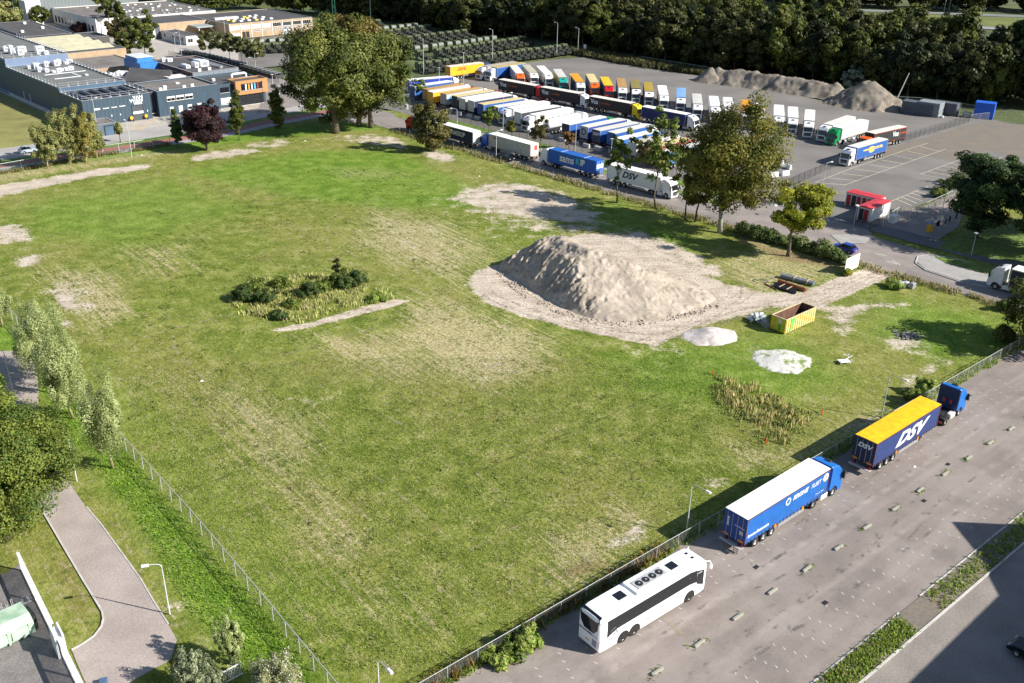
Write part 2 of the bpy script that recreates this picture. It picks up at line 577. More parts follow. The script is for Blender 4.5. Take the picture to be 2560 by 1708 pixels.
def fastmesh(name, co, faces, mats, tone=None, smooth=False):
    me = bpy.data.meshes.new(name)
    n, k = faces.shape
    me.vertices.add(len(co))
    me.vertices.foreach_set('co', np.asarray(co, np.float32).ravel())
    me.loops.add(n * k)
    me.loops.foreach_set('vertex_index', faces.ravel().astype(np.int32))
    me.polygons.add(n)
    me.polygons.foreach_set('loop_start', np.arange(0, n * k, k, dtype=np.int32))
    me.polygons.foreach_set('loop_total', np.full(n, k, dtype=np.int32))
    if smooth:
        me.polygons.foreach_set('use_smooth', np.ones(n, bool))
    for m in mats:
        me.materials.append(m)
    if tone is not None:
        a = me.attributes.new('tone', 'FLOAT', 'POINT')
        a.data.foreach_set('value', np.asarray(tone, np.float32))
    me.update()
    me.validate()
    return me
fm = bpy.data.materials.new('field_grass')
fm.use_nodes = True
t = fm.node_tree
bs = t.nodes['Principled BSDF']
bs.inputs['Roughness'].default_value = .92
bs.inputs['Specular IOR Level'].default_value = .12
tc = nd(t, 'TexCoord')
at = nd(t, 'Attribute', attribute_name='mask')
spx = nd(t, 'SeparateColor')
t.links.new(at.outputs['Color'], spx.inputs[0])
def nz(scale, detail=5, vec=None, rough=.55):
    n = nd(t, 'TexNoise')
    n.inputs['Scale'].default_value = scale
    n.inputs['Detail'].default_value = detail
    n.inputs['Roughness'].default_value = rough
    t.links.new(vec or tc.outputs['Object'], n.inputs['Vector'])
    return n.outputs['Fac']
def rotstretch(ang, sx, sy):
    a = nd(t, 'Mapping')
    a.inputs['Rotation'].default_value = (0, 0, -ang)
    t.links.new(tc.outputs['Object'], a.inputs[0])
    c = nd(t, 'Mapping')
    c.inputs['Scale'].default_value = (sx, sy, 1)
    t.links.new(a.outputs[0], c.inputs[0])
    return c.outputs[0]
def ramp(fac, a, b_, inv=False):
    r = nd(t, 'MapRange', interpolation_type='SMOOTHSTEP')
    r.inputs['From Min'].default_value, r.inputs['From Max'].default_value = a, b_
    t.links.new(fac, r.inputs[0])
    return r.outputs[0]
def mth(op, a, b_):
    n = nd(t, 'Math', operation=op)
    for i, v in enumerate((a, b_)):
        if isinstance(v, (int, float)): n.inputs[i].default_value = v
        else: t.links.new(v, n.inputs[i])
    return n.outputs[0]
def mixc(fac, a, b_):
    n = nd(t, 'MixRGB')
    for i, v in enumerate((fac, a, b_)):
        if isinstance(v, (int, float)): n.inputs[i].default_value = v
        elif isinstance(v, tuple): n.inputs[i].default_value = (*v, 1)
        else: t.links.new(v, n.inputs[i])
    return n.outputs[0]
nL, nM, nF, nFF = nz(.035, 4), nz(.35, 6), nz(2.2, 5), nz(9, 4)
st1 = nz(1, 5, rotstretch(R(-49.8), .10, 1.6))
st2 = nz(1, 5, rotstretch(R(38), .09, 1.3))
stf = nz(1, 4, rotstretch(R(-49.8), .6, 6.0))
cmix = mth('ADD', mth('MULTIPLY', nM, .55), mth('MULTIPLY', nF, .45))
green = mixc(ramp(cmix, .36, .62), (.098, .143, .017), (.224, .258, .054))
green = mixc(mth('MULTIPLY', ramp(nL, .42, .62), .5), green, (.265, .25, .072))
lushc = mixc(ramp(cmix, .36, .62), (.075, .165, .012), (.165, .290, .032))
col = mixc(mth('MULTIPLY', spx.outputs['Blue'], .95), green, lushc)
# straw: mask opened by streaks
stv = mth('ADD', mth('ADD', mth('MULTIPLY', st1, .55), mth('MULTIPLY', st2, .15)), mth('ADD', mth('MULTIPLY', nF, .12), mth('MULTIPLY', stf, .18)))
dryf = ramp(mth('ADD', stv, mth('MULTIPLY', spx.outputs['Green'], .40)), .58, .80)
dryb = mth('MULTIPLY', ramp(mth('ADD', mth('MULTIPLY', nM, .5), mth('MULTIPLY', stv, .5)), .50, .66), .42)
nolush = mth('SUBTRACT', 1.0, mth('MULTIPLY', spx.outputs['Blue'], .85))
dryf = mth('MULTIPLY', mth('MAXIMUM', dryf, dryb), nolush)
straw = mixc(ramp(nF, .35, .65), (.33, .28, .135), (.53, .46, .285))
col = mixc(mth('MULTIPLY', dryf, .85), col, straw)
brf = ramp(mth('ADD', mth('MULTIPLY', at.outputs['Alpha'], .62), mth('MULTIPLY', nF, .5)), .45, .8)
col = mixc(mth('MULTIPLY', brf, .8), col, mixc(ramp(nF, .4, .6), (.13, .085, .045), (.25, .17, .09)))
sdf = ramp(mth('ADD', spx.outputs['Red'], mth('ADD', mth('ADD', mth('MULTIPLY', mth('SUBTRACT', nF, .5), .9), mth('MULTIPLY', mth('SUBTRACT', stf, .5), .5)), mth('MULTIPLY', mth('SUBTRACT', nM, .5), 1.5))), .34, .76)
trk = nz(1, 4, rotstretch(R(12), .12, 2.4))
sandc = mixc(ramp(mth('ADD', mth('MULTIPLY', nM, .5), mth('MULTIPLY', trk, .5)), .38, .62), (.42, .355, .285), (.61, .535, .45))
sandc = mixc(mth('MULTIPLY', ramp(nFF, .5, .75), .35), sandc, (.26, .21, .16))
col = mixc(sdf, col, sandc)
# blotches: bleached tussocks, dark clover, a little red sorrel
nb1, nb2, nb3 = nz(1.15, 5, rotstretch(R(-49.8), .7, 1.3)), nz(.8, 5), nz(.16, 6)
off = nd(t, 'Mapping'); off.inputs['Location'].default_value = (31, 17, 5)
t.links.new(tc.outputs['Object'], off.inputs[0])
nb4 = nz(1.3, 5, off.outputs[0])
inv = mth('MULTIPLY', mth('SUBTRACT', 1.0, sdf), nolush)
col = mixc(mth('MULTIPLY', mth('MULTIPLY', ramp(mth('ADD', mth('MULTIPLY', nb1, .75), mth('MULTIPLY', nL, .25)), .54, .66), .55), inv), col, (.40, .33, .225))
col = mixc(mth('MULTIPLY', mth('MULTIPLY', ramp(nb4, .54, .68), .55), inv), col, (.055, .095, .016))
col = mixc(mth('MULTIPLY', mth('MULTIPLY', ramp(nb3, .62, .74), .35), inv), col, (.22, .13, .07))
# blades: fine light and dark
vv = nd(t, 'HueSaturation')
mrv = nd(t, 'MapRange')
mrv.inputs['From Min'].default_value, mrv.inputs['From Max'].default_value = .3, .7
mrv.inputs['To Min'].default_value, mrv.inputs['To Max'].default_value = .55, 1.45
t.links.new(mth('ADD', mth('MULTIPLY', nFF, .6), mth('MULTIPLY', stf, .4)), mrv.inputs[0])
t.links.new(mrv.outputs[0], vv.inputs['Value'])
t.links.new(col, vv.inputs['Color'])
t.links.new(vv.outputs[0], bs.inputs['Base Color'])
bp = nd(t, 'Bump')
bp.inputs['Strength'].default_value = .8
bp.inputs['Distance'].default_value = .22
t.links.new(mth('ADD', mth('MULTIPLY', nFF, .5), mth('MULTIPLY', nF, .8)), bp.inputs['Height'])
t.links.new(bp.outputs[0], bs.inputs['Normal'])
me = fastmesh('field', co, qd, [fm], smooth=True)
ca = me.attributes.new('mask', 'FLOAT_COLOR', 'POINT')
ca.data.foreach_set('color', np.column_stack([sand, dry, lush, brown]).astype(np.float32).ravel())
field = tag(put(me, 'field'), kind='structure')

# ---------------------------------------------------------------- pavings
ASPH = M('asphalt_grey', (.175, .164, .155), .9, .16, .12, bump=.15, bscale=12, fine=.12, fscale=6)
ASPD = M('asphalt_dark', (.135, .132, .135), .9, .15, .15, bump=.15, bscale=12, fine=.12, fscale=6)
ASPL = M('asphalt_truck_park', (.180, .168, .158), .92, .22, .07, bump=.15, bscale=9, fine=.10, fscale=4, lo=.3, hi=.7)
BRK = M('brick_pavers', (.27, .235, .22), .9, .13, .25, bump=.25, bscale=9, fine=.18, fscale=5)
BRKP = M('brick_pavers_pale', (.36, .31, .285), .9, .10, .3, bump=.25, bscale=9, fine=.16, fscale=6)
BRKD = M('brick_pavers_dark', (.20, .185, .18), .9, .18, .6, bump=.3, bscale=9, fine=.25, fscale=6)
TILE = M('pavement_tiles', (.34, .33, .32), .9, .10, .5, bump=.15, bscale=8, fine=.10, fscale=5)
REDP = M('red_cycle_asphalt', (.33, .135, .115), .9, .12, .4, fine=.1, fscale=5)
KERB = M('kerb_concrete', (.50, .49, .47), .9, .12, 1.5, fine=.1)
LINEW = M('road_paint_white', (.72, .72, .70), .7, .12, 2)
LINEY = M('road_paint_yellow', (.66, .60, .44), .7, .18, 2)
DIRT = M('bare_dirt', (.205, .188, .17), .95, .2, .25, col2=(.20, .165, .125), bump=.3, fine=.15, fscale=4)
VERGE = M('verge_grass', (.12, .19, .032), .9, .35, .9, bump=.6, bscale=7, fine=.3, fscale=6)

# lower parking lot, in its own axes (x along the bays, y across)
LA = R(40.6)
LU, LN = Vector((math.cos(LA), math.sin(LA), 0)), Vector((math.sin(LA), -math.cos(LA), 0))
LO = Vector((-5.9, 56.8, 0))
def lot(u, n, z=0): return LO + LU * u + LN * n + Vector((0, 0, z))
LOTM = bpy.data.materials.new('parking_pavers')
LOTM.use_nodes = True
t = LOTM.node_tree
bs = t.nodes['Principled BSDF']
bs.inputs['Roughness'].default_value = .9
bs.inputs['Specular IOR Level'].default_value = .2
tc = nd(t, 'TexCoord')
mpx = nd(t, 'Mapping'); mpx.inputs['Scale'].default_value = (.035, .55, 1)
t.links.new(tc.outputs['Object'], mpx.inputs[0])
nA, nB, nC2 = nz(1, 5, mpx.outputs[0]), nz(.25, 6), nz(3.0, 4)
bt = nd(t, 'TexBrick')
bt.inputs['Scale'].default_value = 4.6
bt.inputs['Mortar Size'].default_value = .03
bt.inputs['Color1'].default_value = (.30, .255, .235, 1)
bt.inputs['Color2'].default_value = (.235, .20, .185, 1)
bt.inputs['Mortar'].default_value = (.17, .15, .135, 1)
t.links.new(tc.outputs['Object'], bt.inputs['Vector'])
c_ = mixc(mth('MULTIPLY', ramp(nA, .42, .72), .55), bt.outputs['Color'], (.37, .325, .30))
c_ = mixc(mth('MULTIPLY', ramp(nB, .48, .70), .55), c_, (.175, .155, .147))
nD = nz(.09, 6, None, .65)
c_ = mixc(mth('MULTIPLY', ramp(nD, .45, .62), .45), c_, (.35, .31, .288))
nE = nz(1.1, 6)
c_ = mixc(mth('MULTIPLY', ramp(nE, .60, .74), .5), c_, (.15, .133, .126))
c_ = mixc(mth('MULTIPLY', ramp(nC2, .55, .75), .25), c_, (.175, .155, .148))
spL = nd(t, 'SeparateXYZ'); t.links.new(tc.outputs['Object'], spL.inputs[0])
def band(y, w):
    dd = mth('ABSOLUTE', mth('SUBTRACT', mth('ADD', spL.outputs['Y'], mth('MULTIPLY', mth('SUBTRACT', nB, .5), .8)), -y), 0)
    return ramp(dd, w, w * .25)
rb = mth('MAXIMUM', band(8.3, .55), mth('MULTIPLY', band(13.2, .5), .6))
def rr(fac, a, b_):
    return ramp(fac, a, b_)
c_ = mixc(mth('MULTIPLY', rb, mth('MULTIPLY', ramp(nz(.6, 5), .35, .7), .55)), c_, (.41, .365, .335))
t.links.new(c_, bs.inputs['Base Color'])
bp = nd(t, 'Bump'); bp.inputs['Strength'].default_value = .25; bp.inputs['Distance'].default_value = .05
t.links.new(nC2, bp.inputs['Height']); t.links.new(bp.outputs[0], bs.inputs['Normal'])
b = MB(); b.poly([(-40, -19.3, 0), (150, -19.3, 0), (150, -1.0, 0), (-40, -1.0, 0)])
park = tag(b.build('parking_lot', LOTM, loc=(LO.x, LO.y, .02), rotz=LA), kind='structure')
dash = MB().box(-.045, .045, -.16, .16, 0, .006).mesh('bay_mark', [M('worn_mark', (.50, .49, .47), .8, .2, 1)])
for k in range(-1, 34):
    for i in range(4):
        u = 2.15 + 2.56 * k - .33 * i
        n = 4.1 + .86 * i + (.2 if k < 10 else 0)
        o = put(dash, 'bay_mark', park, (u, -n, .003), .33)
        u = 19.3 + 2.53 * (k - 6) + .30 * i
        o = put(dash, 'bay_mark', park, (u, -(14.7 + .83 * i), .003), -.33)
for (x, y) in ((1535, 1300), (1850, 1068), (1890, 1178), (1890, 1383), (2120, 1130), (2245, 1005), (2285, 1010)):
    pass
gr = MB().box(-.3, .3, -.2, .2, 0, .012).mesh('drain_grate', [DARK])
for (x, y) in ((1735, 1302), (1893, 1384), (2175, 1066), (2120, 1150)):
    p = G(x, y); q = p - LO
    put(gr, 'drain_grate', park, (q.dot(LU), -q.dot(LN), .004))
b = MB(); b.poly([(-40, -80, 0), (150, -80, 0), (150, -21.75, 0), (-40, -21.75, 0)])
tag(b.build('service_road', M('service_road_pavers', (.25, .225, .205), .9, .12, .3, bump=.2, bscale=9, fine=.14, fscale=5), loc=(LO.x, LO.y, .02), rotz=LA), kind='structure')
b = MB()
strip(b, [lot(-40, 21.65), lot(150, 21.65)], .18, -.02, .14)
strip(b, [lot(-40, 19.25), lot(36, 19.25)], .14, -.02, .10)
strip(b, [lot(39.5, 19.25), lot(150, 19.25)], .14, -.02, .10)
tag(b.build('planting_kerb', KERB), kind='structure')
sheet('planting_strip', [lot(-40, 19.3), lot(150, 19.3), lot(150, 21.6), lot(-40, 21.6)], .06, DIRT)

# the street past the field: w runs along it, m across
WU, WM = Vector((.70711, -.70711, 0)), Vector((.70711, .70711, 0))
def stt(w, m, z=0): return WU * w + WM * m + Vector((0, 0, z))
wv = lambda p: Vector((p[0], p[1], 0)).dot(WU)
mv = lambda p: Vector((p[0], p[1], 0)).dot(WM)
def band2(name, w0, w1, m0, m1, z, mat):
    return sheet(name, [stt(w0, m0), stt(w1, m0), stt(w1, m1), stt(w0, m1)], z, mat)
STREET = M('street_asphalt', (.25, .222, .212), .9, .12, .15, bump=.15, bscale=10, fine=.10, fscale=5)
band2('street', -214, 60, 147.9, 157.3, .02, STREET)
b = MB()
strip(b, [stt(-200, 157.35), stt(-103, 157.35)], .16, 0, .13)
strip(b, [stt(-200, 147.85), stt(60, 147.85)], .12, 0, .07)
tag(b.build('street_kerb', KERB), kind='structure')
band2('street_verge', -200, -103, 157.43, 159.8, .09, VERGE)
band2('footway', -200, -103, 159.8, 162.4, .10, TILE)
band2('fence_verge', -200, -100, 162.4, 166.5, .06, VERGE)
# crossing and driveway at the truck-park gate
sheet('gate_apron', gp((1660, 470), (1715, 440), (1800, 452), (1960, 500), (2010, 545), (2230, 610), (2352, 640), (2352, 690), (2100, 640), (1990, 600), (1780, 545), (1690, 520), (1640, 490)), .028, STREET)
sheet('pink_crossing', gp((1690, 478), (1735, 470), (1850, 510), (1990, 560), (2075, 585), (2110, 610), (2040, 625), (1900, 585), (1760, 535), (1690, 505)), .036, BRK)
sheet('cycle_track', gp((1690, 452), (1740, 462), (1850, 490), (1965, 520), (2060, 548), (2180, 580), (2352, 628), (2352, 604), (2200, 562), (2040, 522), (1930, 498), (1830, 478), (1730, 452)), .044, ASPD)
sheet('barrier_drive', gp((1925, 505), (1975, 500), (2050, 490), (2130, 470), (2190, 440), (2210, 480), (2200, 520), (2140, 560), (2060, 548), (1965, 520)), .04, BRK)
isl = sheet('traffic_island', gp((2100, 600), (2108, 590), (2135, 586), (2200, 598), (2352, 640), (2352, 672), (2200, 645), (2125, 620)), .15, TILE)
b = MB()
strip(b, gp((2352, 674), (2200, 647), (2125, 622), (2101, 605), (2106, 590), (2135, 585), (2200, 597), (2352, 639)), .2, 0, .17)
b.build('kerb', KERB, isl)
sheet('island_verge', gp((2145, 592), (2170, 592), (2260, 612), (2352, 636), (2352, 648), (2250, 628), (2170, 606)), .19, VERGE)
sheet('corner_verge', gp((2150, 570), (2200, 540), (2352, 500), (2352, 604), (2260, 590), (2180, 575)), .05, VERGE)
isl2 = sheet('pavement_corner', gp((1905, 540), (1960, 538), (2000, 548), (1985, 560), (1930, 560)), .10, TILE)
for pts in (((2040, 605), (2085, 617)), ((2058, 613), (2064, 618)), ((1985, 575), (2010, 580)), ((2050, 596), (2070, 606))):
    pass
lm = MB()
strip(lm, gp((2035, 600), (2058, 607)), .14, .05, .054); strip(lm, gp((2048, 598), (2066, 609)), .14, .05, .054)
strip(lm, gp((2008, 583), (2034, 588)), .14, .05, .054)
tag(lm.build('road_arrow', LINEW), kind='structure')

# truck park and car park behind
lotfar = gp((868, 246), (935, 262), (1010, 290), (1130, 326), (1270, 368), (1390, 400), (1520, 430), (1660, 466), (1715, 445), (1830, 424), (1990, 352), (2120, 311), (2262, 272), (2150, 266), (2040, 252), (1900, 235), (1700, 190), (1600, 168), (1480, 146), (1340, 132), (1250, 138), (1120, 160), (985, 178), (930, 200), (880, 225))
sheet('truck_park', lotfar, .03, ASPL)
sheet('car_park', gp((1715, 445), (1830, 424), (1990, 352), (2120, 311), (2262, 272), (2360, 292), (2380, 420), (2240, 440), (2190, 445), (2130, 465), (2050, 492), (1975, 502), (1925, 505), (1800, 478)), .042, ASPH)
sheet('dirt_area', gp((1990, 362), (2060, 336), (2160, 306), (2262, 278), (2400, 292), (2420, 372), (2340, 362), (2270, 344), (2180, 370), (2090, 352)), .05, DIRT)
PL = MB()
def pline(*pp, w=.11): strip(PL, gp(*pp), w, .052, .056)
Cz = lambda x, y: ((1800 + x / 3.075) * K0, (150 + y / 3.075) * K0)
for seg in (((730, 945), (1010, 835), (1440, 690), (1600, 640)), ((955, 965), (1310, 835), (1740, 685)), ((1540, 880), (1970, 720)), ((1735, 918), (2165, 750)), ((1940, 960), (2080, 905)), ((1540, 880), (1735, 918), (1940, 960)), ((1310, 1090), (1600, 972), (1740, 1000))):
    pline(*[Cz(*p) for p in seg])
def lerp(a, b_, f): return (a[0] + (b_[0] - a[0]) * f, a[1] + (b_[1] - a[1]) * f)
for k in range(9):
    f = k / 8.5
    pline(Cz(*lerp((740, 945), (1590, 650), f)), Cz(*lerp((960, 962), (1740, 690), f)), w=.17)
for k in range(1, 8):
    f = k / 7.5
    pline(Cz(*lerp((1540, 880), (1970, 720), f)), Cz(*lerp((1940, 960), (2330, 800), f)), w=.17)
    pline(Cz(*lerp((1320, 1088), (1600, 972), f)), Cz(*lerp((1430, 1140), (1740, 1002), f)), w=.17)
tag(PL.build('parking_lines', LINEY), kind='structure')

# left brick road with turning head, yard, cycle path and road at top left
z6 = lambda x, y: ((x / 2.7326) * K0, (1200 + y / 2.7326) * K0)
rd = [z6(*p) for p in ((1210, 1095), (1150, 990), (1060, 850), (960, 680), (830, 500), (700, 320), (590, 190), (500, 60), (400, -100), (300, -260), (262, -500), (262, -640), (256, -700), (240, -790), (200, -850), (120, -880), (-40, -880), (-200, -850), (-200, -300), (60, -300), (160, -60), (240, 120), (330, 280), (460, 510), (560, 680), (640, 810), (695, 900), (703, 950), (690, 1000), (640, 1065), (560, 1120), (490, 1160), (520, 1240), (600, 1420), (760, 1480), (880, 1388), (1020, 1310), (1170, 1230), (1190, 1150))]
sheet('brick_road', [G(*p) for p in rd], .03, BRKP)
b = MB()
strip(b, [G(*z6(*p)) for p in ((300, 230), (460, 505), (560, 675), (640, 805), (697, 900), (706, 950), (693, 1002), (643, 1068), (562, 1124), (490, 1164))], .14, 0, .09)
strip(b, [G(*z6(*p)) for p in ((590, 185), (700, 315), (830, 495), (960, 675), (1060, 845), (1150, 985))], .12, 0, .07)
tag(b.build('road_kerb', KERB), kind='structure')
sheet('yard', [G(*z6(*p)) for p in ((-300, 700), (40, 640), (150, 560), (240, 760), (330, 960), (410, 1130), (480, 1290), (560, 1500), (-300, 1500))], .025, BRKD)
TLz = lambda x, y: (x / 3.672 * K0, y / 3.672 * K0)
bc = [G(*TLz(*p)) for p in ((-300, 1582), (0, 1540), (500, 1468), (1250, 1352), (1700, 1284))] + [S(580, 331), S(679, 308), S(760, 293), S(860, 276)]
def offs(path, d):
    out = []
    for k, p in enumerate(path):
        tt = (path[min(k + 1, len(path) - 1)] - path[max(k - 1, 0)]).normalized()
        out.append(p + Vector((-tt.y, tt.x, 0)) * d)
    return out
def ribbon(name, d0, d1, z, mat):
    return sheet(name, offs(bc, d0) + offs(bc, d1)[::-1], z, mat)
FLz = lambda x, y: ((370 + x / 7.121) * K0, (110 + y / 7.121) * K0)
fl_ = MB()
for a_, c_ in (((110, 1345), (210, 1400)), ((255, 1315), (365, 1378)), ((415, 1290), (470, 1322)), ((565, 1270), (675, 1328)), ((1280, 1155), (1380, 1215))):
    strip(fl_, [G(*FLz(*a_)), G(*FLz(*c_))], .16, .032, .036)
for a_, c_ in (((30, 1345), (110, 1410)), ((-140, 1440), (-160, 1500)), ((-60, 1425), (-100, 1540)), ((-230, 1465), (-260, 1545))):
    strip(fl_, [G(*FLz(*a_)), G(*FLz(*c_))], .16, .032, .036, 1)
tag(fl_.build('forecourt_lines', [LINEW, YEL]), kind='structure')
ribbon('cycle_path', -.2, 3.2, .03, REDP)
ribbon('path_footway', -3.0, -.2, .035, TILE)
ribbon('path_verge', 3.2, 6.4, .02, VERGE)
ribbon('main_road', 6.4, 16.5, .025, M('main_road_asphalt', (.36, .345, .335), .9, .1, .2, fine=.08, fscale=5))
sheet('forecourt', offs(bc, 16.5)[2:7] + [S(690, 262), S(640, 225), S(300, 303), S(240, 318)], .024, M('forecourt_pavers', (.42, .385, .34), .9, .1, .3, fine=.12, fscale=5))
sheet('side_street', [S(640, 285), S(700, 275), S(800, 250), S(690, 190), S(640, 175), S(655, 210), S(660, 240)], .033, STREET)
sheet('corner_road', [S(800, 300), S(905, 262), S(985, 285), S(1000, 330), S(960, 312)], .022, STREET)

# ---- wheel tracks: worn, broken lines pressed into turf, sand and paving
def trackmat(name, colr, cut=.5, sc=1.6):
    m = bpy.data.materials.new(name); m.use_nodes = True
    tt = m.node_tree; b_ = tt.nodes['Principled BSDF']
    b_.inputs['Roughness'].default_value = .95; b_.inputs['Base Color'].default_value = (*colr, 1)
    tcx = nd(tt, 'TexCoord'); n_ = nd(tt, 'TexNoise'); n_.inputs['Scale'].default_value = sc; n_.inputs['Detail'].default_value = 7; n_.inputs['Roughness'].default_value = .7
    tt.links.new(tcx.outputs['Object'], n_.inputs['Vector'])
    r_ = nd(tt, 'MapRange'); r_.inputs['From Min'].default_value, r_.inputs['From Max'].default_value = cut, cut + .22; r_.inputs['To Max'].default_value = .8
    tt.links.new(n_.outputs['Fac'], r_.inputs[0]); tt.links.new(r_.outputs[0], b_.inputs['Alpha'])
    MATS[name] = m
    return m
TRK_S, TRK_G, TRK_D, TRK_P = trackmat('track_in_sand', (.32, .265, .21), .47), trackmat('track_straw', (.40, .345, .225), .48, .5), trackmat('track_dark_turf', (.045, .075, .014), .46, .8), trackmat('tyre_mark', (.16, .142, .134), .52, .5)
def smooth_path(pts, n=8):
    P = [Vector((p[0], p[1], 0)) for p in pts]
    P = [P[0]] + P + [P[-1]]
    out = []
    for a, b_, c_, d in zip(P, P[1:], P[2:], P[3:]):
        for k in range(n):
            f = k / n
            out.append(.5 * ((2 * b_) + (c_ - a) * f + (2 * a - 5 * b_ + 4 * c_ - d) * f * f + (3 * b_ - a - 3 * c_ + d) * f ** 3))
    return out + [P[-1]]
def track(name, pts, mat, gauge=1.9, w=.42, z=.045, pair=True):
    b_ = MB()
    sp = smooth_path(pts)
    for s_ in ((-.5, .5) if pair else (0,)):
        q = offs(sp, s_ * gauge)
        l, r_ = offs(q, w / 2), offs(q, -w / 2)
        for k in range(len(q) - 1):
            b_.poly([(l[k].x, l[k].y, z), (l[k + 1].x, l[k + 1].y, z), (r_[k + 1].x, r_[k + 1].y, z), (r_[k].x, r_[k].y, z)])
    return tag(b_.build(name, mat), kind='structure')
for k, pp in enumerate((((1090, 650), (1150, 690), (1270, 735), (1400, 765), (1520, 770), (1640, 735), (1760, 705), (1880, 682), (1990, 632)),
           ((1110, 675), (1230, 720), (1380, 755), (1500, 775), (1600, 755), (1720, 715), (1850, 700), (1960, 655), (2040, 622)),
           ((1470, 790), (1560, 760), (1640, 715), (1690, 670), (1660, 635), (1560, 600), (1450, 555)),
           ((1690, 690), (1720, 660), (1680, 620), (1590, 585)),
           ((1880, 700), (1930, 720), (1945, 760)), ((1960, 690), (2010, 690), (2080, 700)))):
    track('tyre_track', gp(*pp), TRK_S, z=.047 + .004 * k)
mdir = Vector((math.cos(R(-49.8)), math.sin(R(-49.8)), 0)); ndir = Vector((-mdir.y, mdir.x, 0))
rt5 = random.Random(21)
for k in range(20):
    c0 = G(rt5.uniform(380, 1350), rt5.uniform(430, 1380)); L_ = rt5.uniform(9, 34)
    d_ = mdir if k % 3 else ndir
    s_ = Vector((-d_.y, d_.x, 0)) * rt5.uniform(-1.2, 1.2)
    track('mowing_track', [c0 - d_ * L_ * .5, c0 + s_, c0 + d_ * L_ * .5], TRK_G if k % 5 else TRK_D, gauge=1.7, w=rt5.uniform(.22, .5), z=.036 + .002 * (k % 6), pair=rt5.random() < .15)
for k, pp in enumerate((((1560, 1330), (1700, 1340), (1850, 1260), (1880, 1180)), ((1330, 1560), (1560, 1400), (1900, 1180), (2250, 960)), ((1700, 1480), (1880, 1385), (2050, 1240), (2140, 1130)), ((1860, 1340), (1930, 1330), (1990, 1270), (1985, 1215)), ((1740, 1440), (1790, 1405), (1830, 1420), (1840, 1450)), ((1600, 1568), (1800, 1430), (2100, 1220), (2350, 1040)))):
    track('tyre_mark', gp(*pp), TRK_P, gauge=2.0, w=.3, z=.028 + .002 * k)

# ================================================================ SAND HEAPS
def heap(name, label, fn, x0, x1, y0, y1, st, mat, cat='sand heap', thr=.04, kind=None):
    nx, ny = int((x1 - x0) / st) + 1, int((y1 - y0) / st) + 1
    xs, ys = np.meshgrid(np.linspace(x0, x1, nx), np.linspace(y0, y1, ny))
    P = np.stack([xs.ravel(), ys.ravel()], 1)
    h = fn(P)
    idx = np.arange(nx * ny).reshape(ny, nx)
    q = np.stack([idx[:-1, :-1], idx[:-1, 1:], idx[1:, 1:], idx[1:, :-1]], -1).reshape(-1, 4)
    keep = h[q].max(1) > thr
    q = q[keep]
    used = np.unique(q)
    rm = np.zeros(nx * ny, int)
    rm[used] = np.arange(len(used))
    c = np.array([(x0 + x1) / 2, (y0 + y1) / 2])
    co = np.column_stack([P[used] - c, np.where(h[used] > thr, h[used], -.05)])
    me = fastmesh(name, co, rm[q], [mat], smooth=True)
    o = put(me, name, None, (c[0], c[1], .03))
    return tag(o, label, cat)
def nzv(P, s, z=0.0, oct=3):
    out = np.zeros(len(P))
    a = 1.0
    for k in range(oct):
        out += a * np.array([noise.noise(Vector((p[0] * s, p[1] * s, z + k * 7))) for p in P])
        a *= .5; s *= 2.1
    return out
def rugged(m, scale, dist):
    tt = m.node_tree
    bn = [n for n in tt.nodes if n.type == 'BUMP'][0]
    bn.inputs['Strength'].default_value, bn.inputs['Distance'].default_value = .9, dist
    nn = bn.inputs['Height'].links[0].from_node
    nn.noise_type = 'RIDGED_MULTIFRACTAL'
    nn.inputs['Scale'].default_value, nn.inputs['Detail'].default_value = scale, 7
    return m
SANDM = rugged(M('heap_sand', (.35, .297, .24), .95, .2, .35, col2=(.46, .395, .325), bump=.35, bscale=7, fine=.13, fscale=3), .8, .5)
SOILM = M('heap_soil', (.19, .165, .135), .95, .25, .5, col2=(.27, .235, .195), bump=.7, bscale=2.0, fine=.2, fscale=3)
rugged(SOILM, .35, .35)
GRITM = M('heap_grit', (.50, .45, .43), .95, .15, .9, col2=(.62, .57, .55), bump=.5, bscale=4, fine=.15, fscale=4)
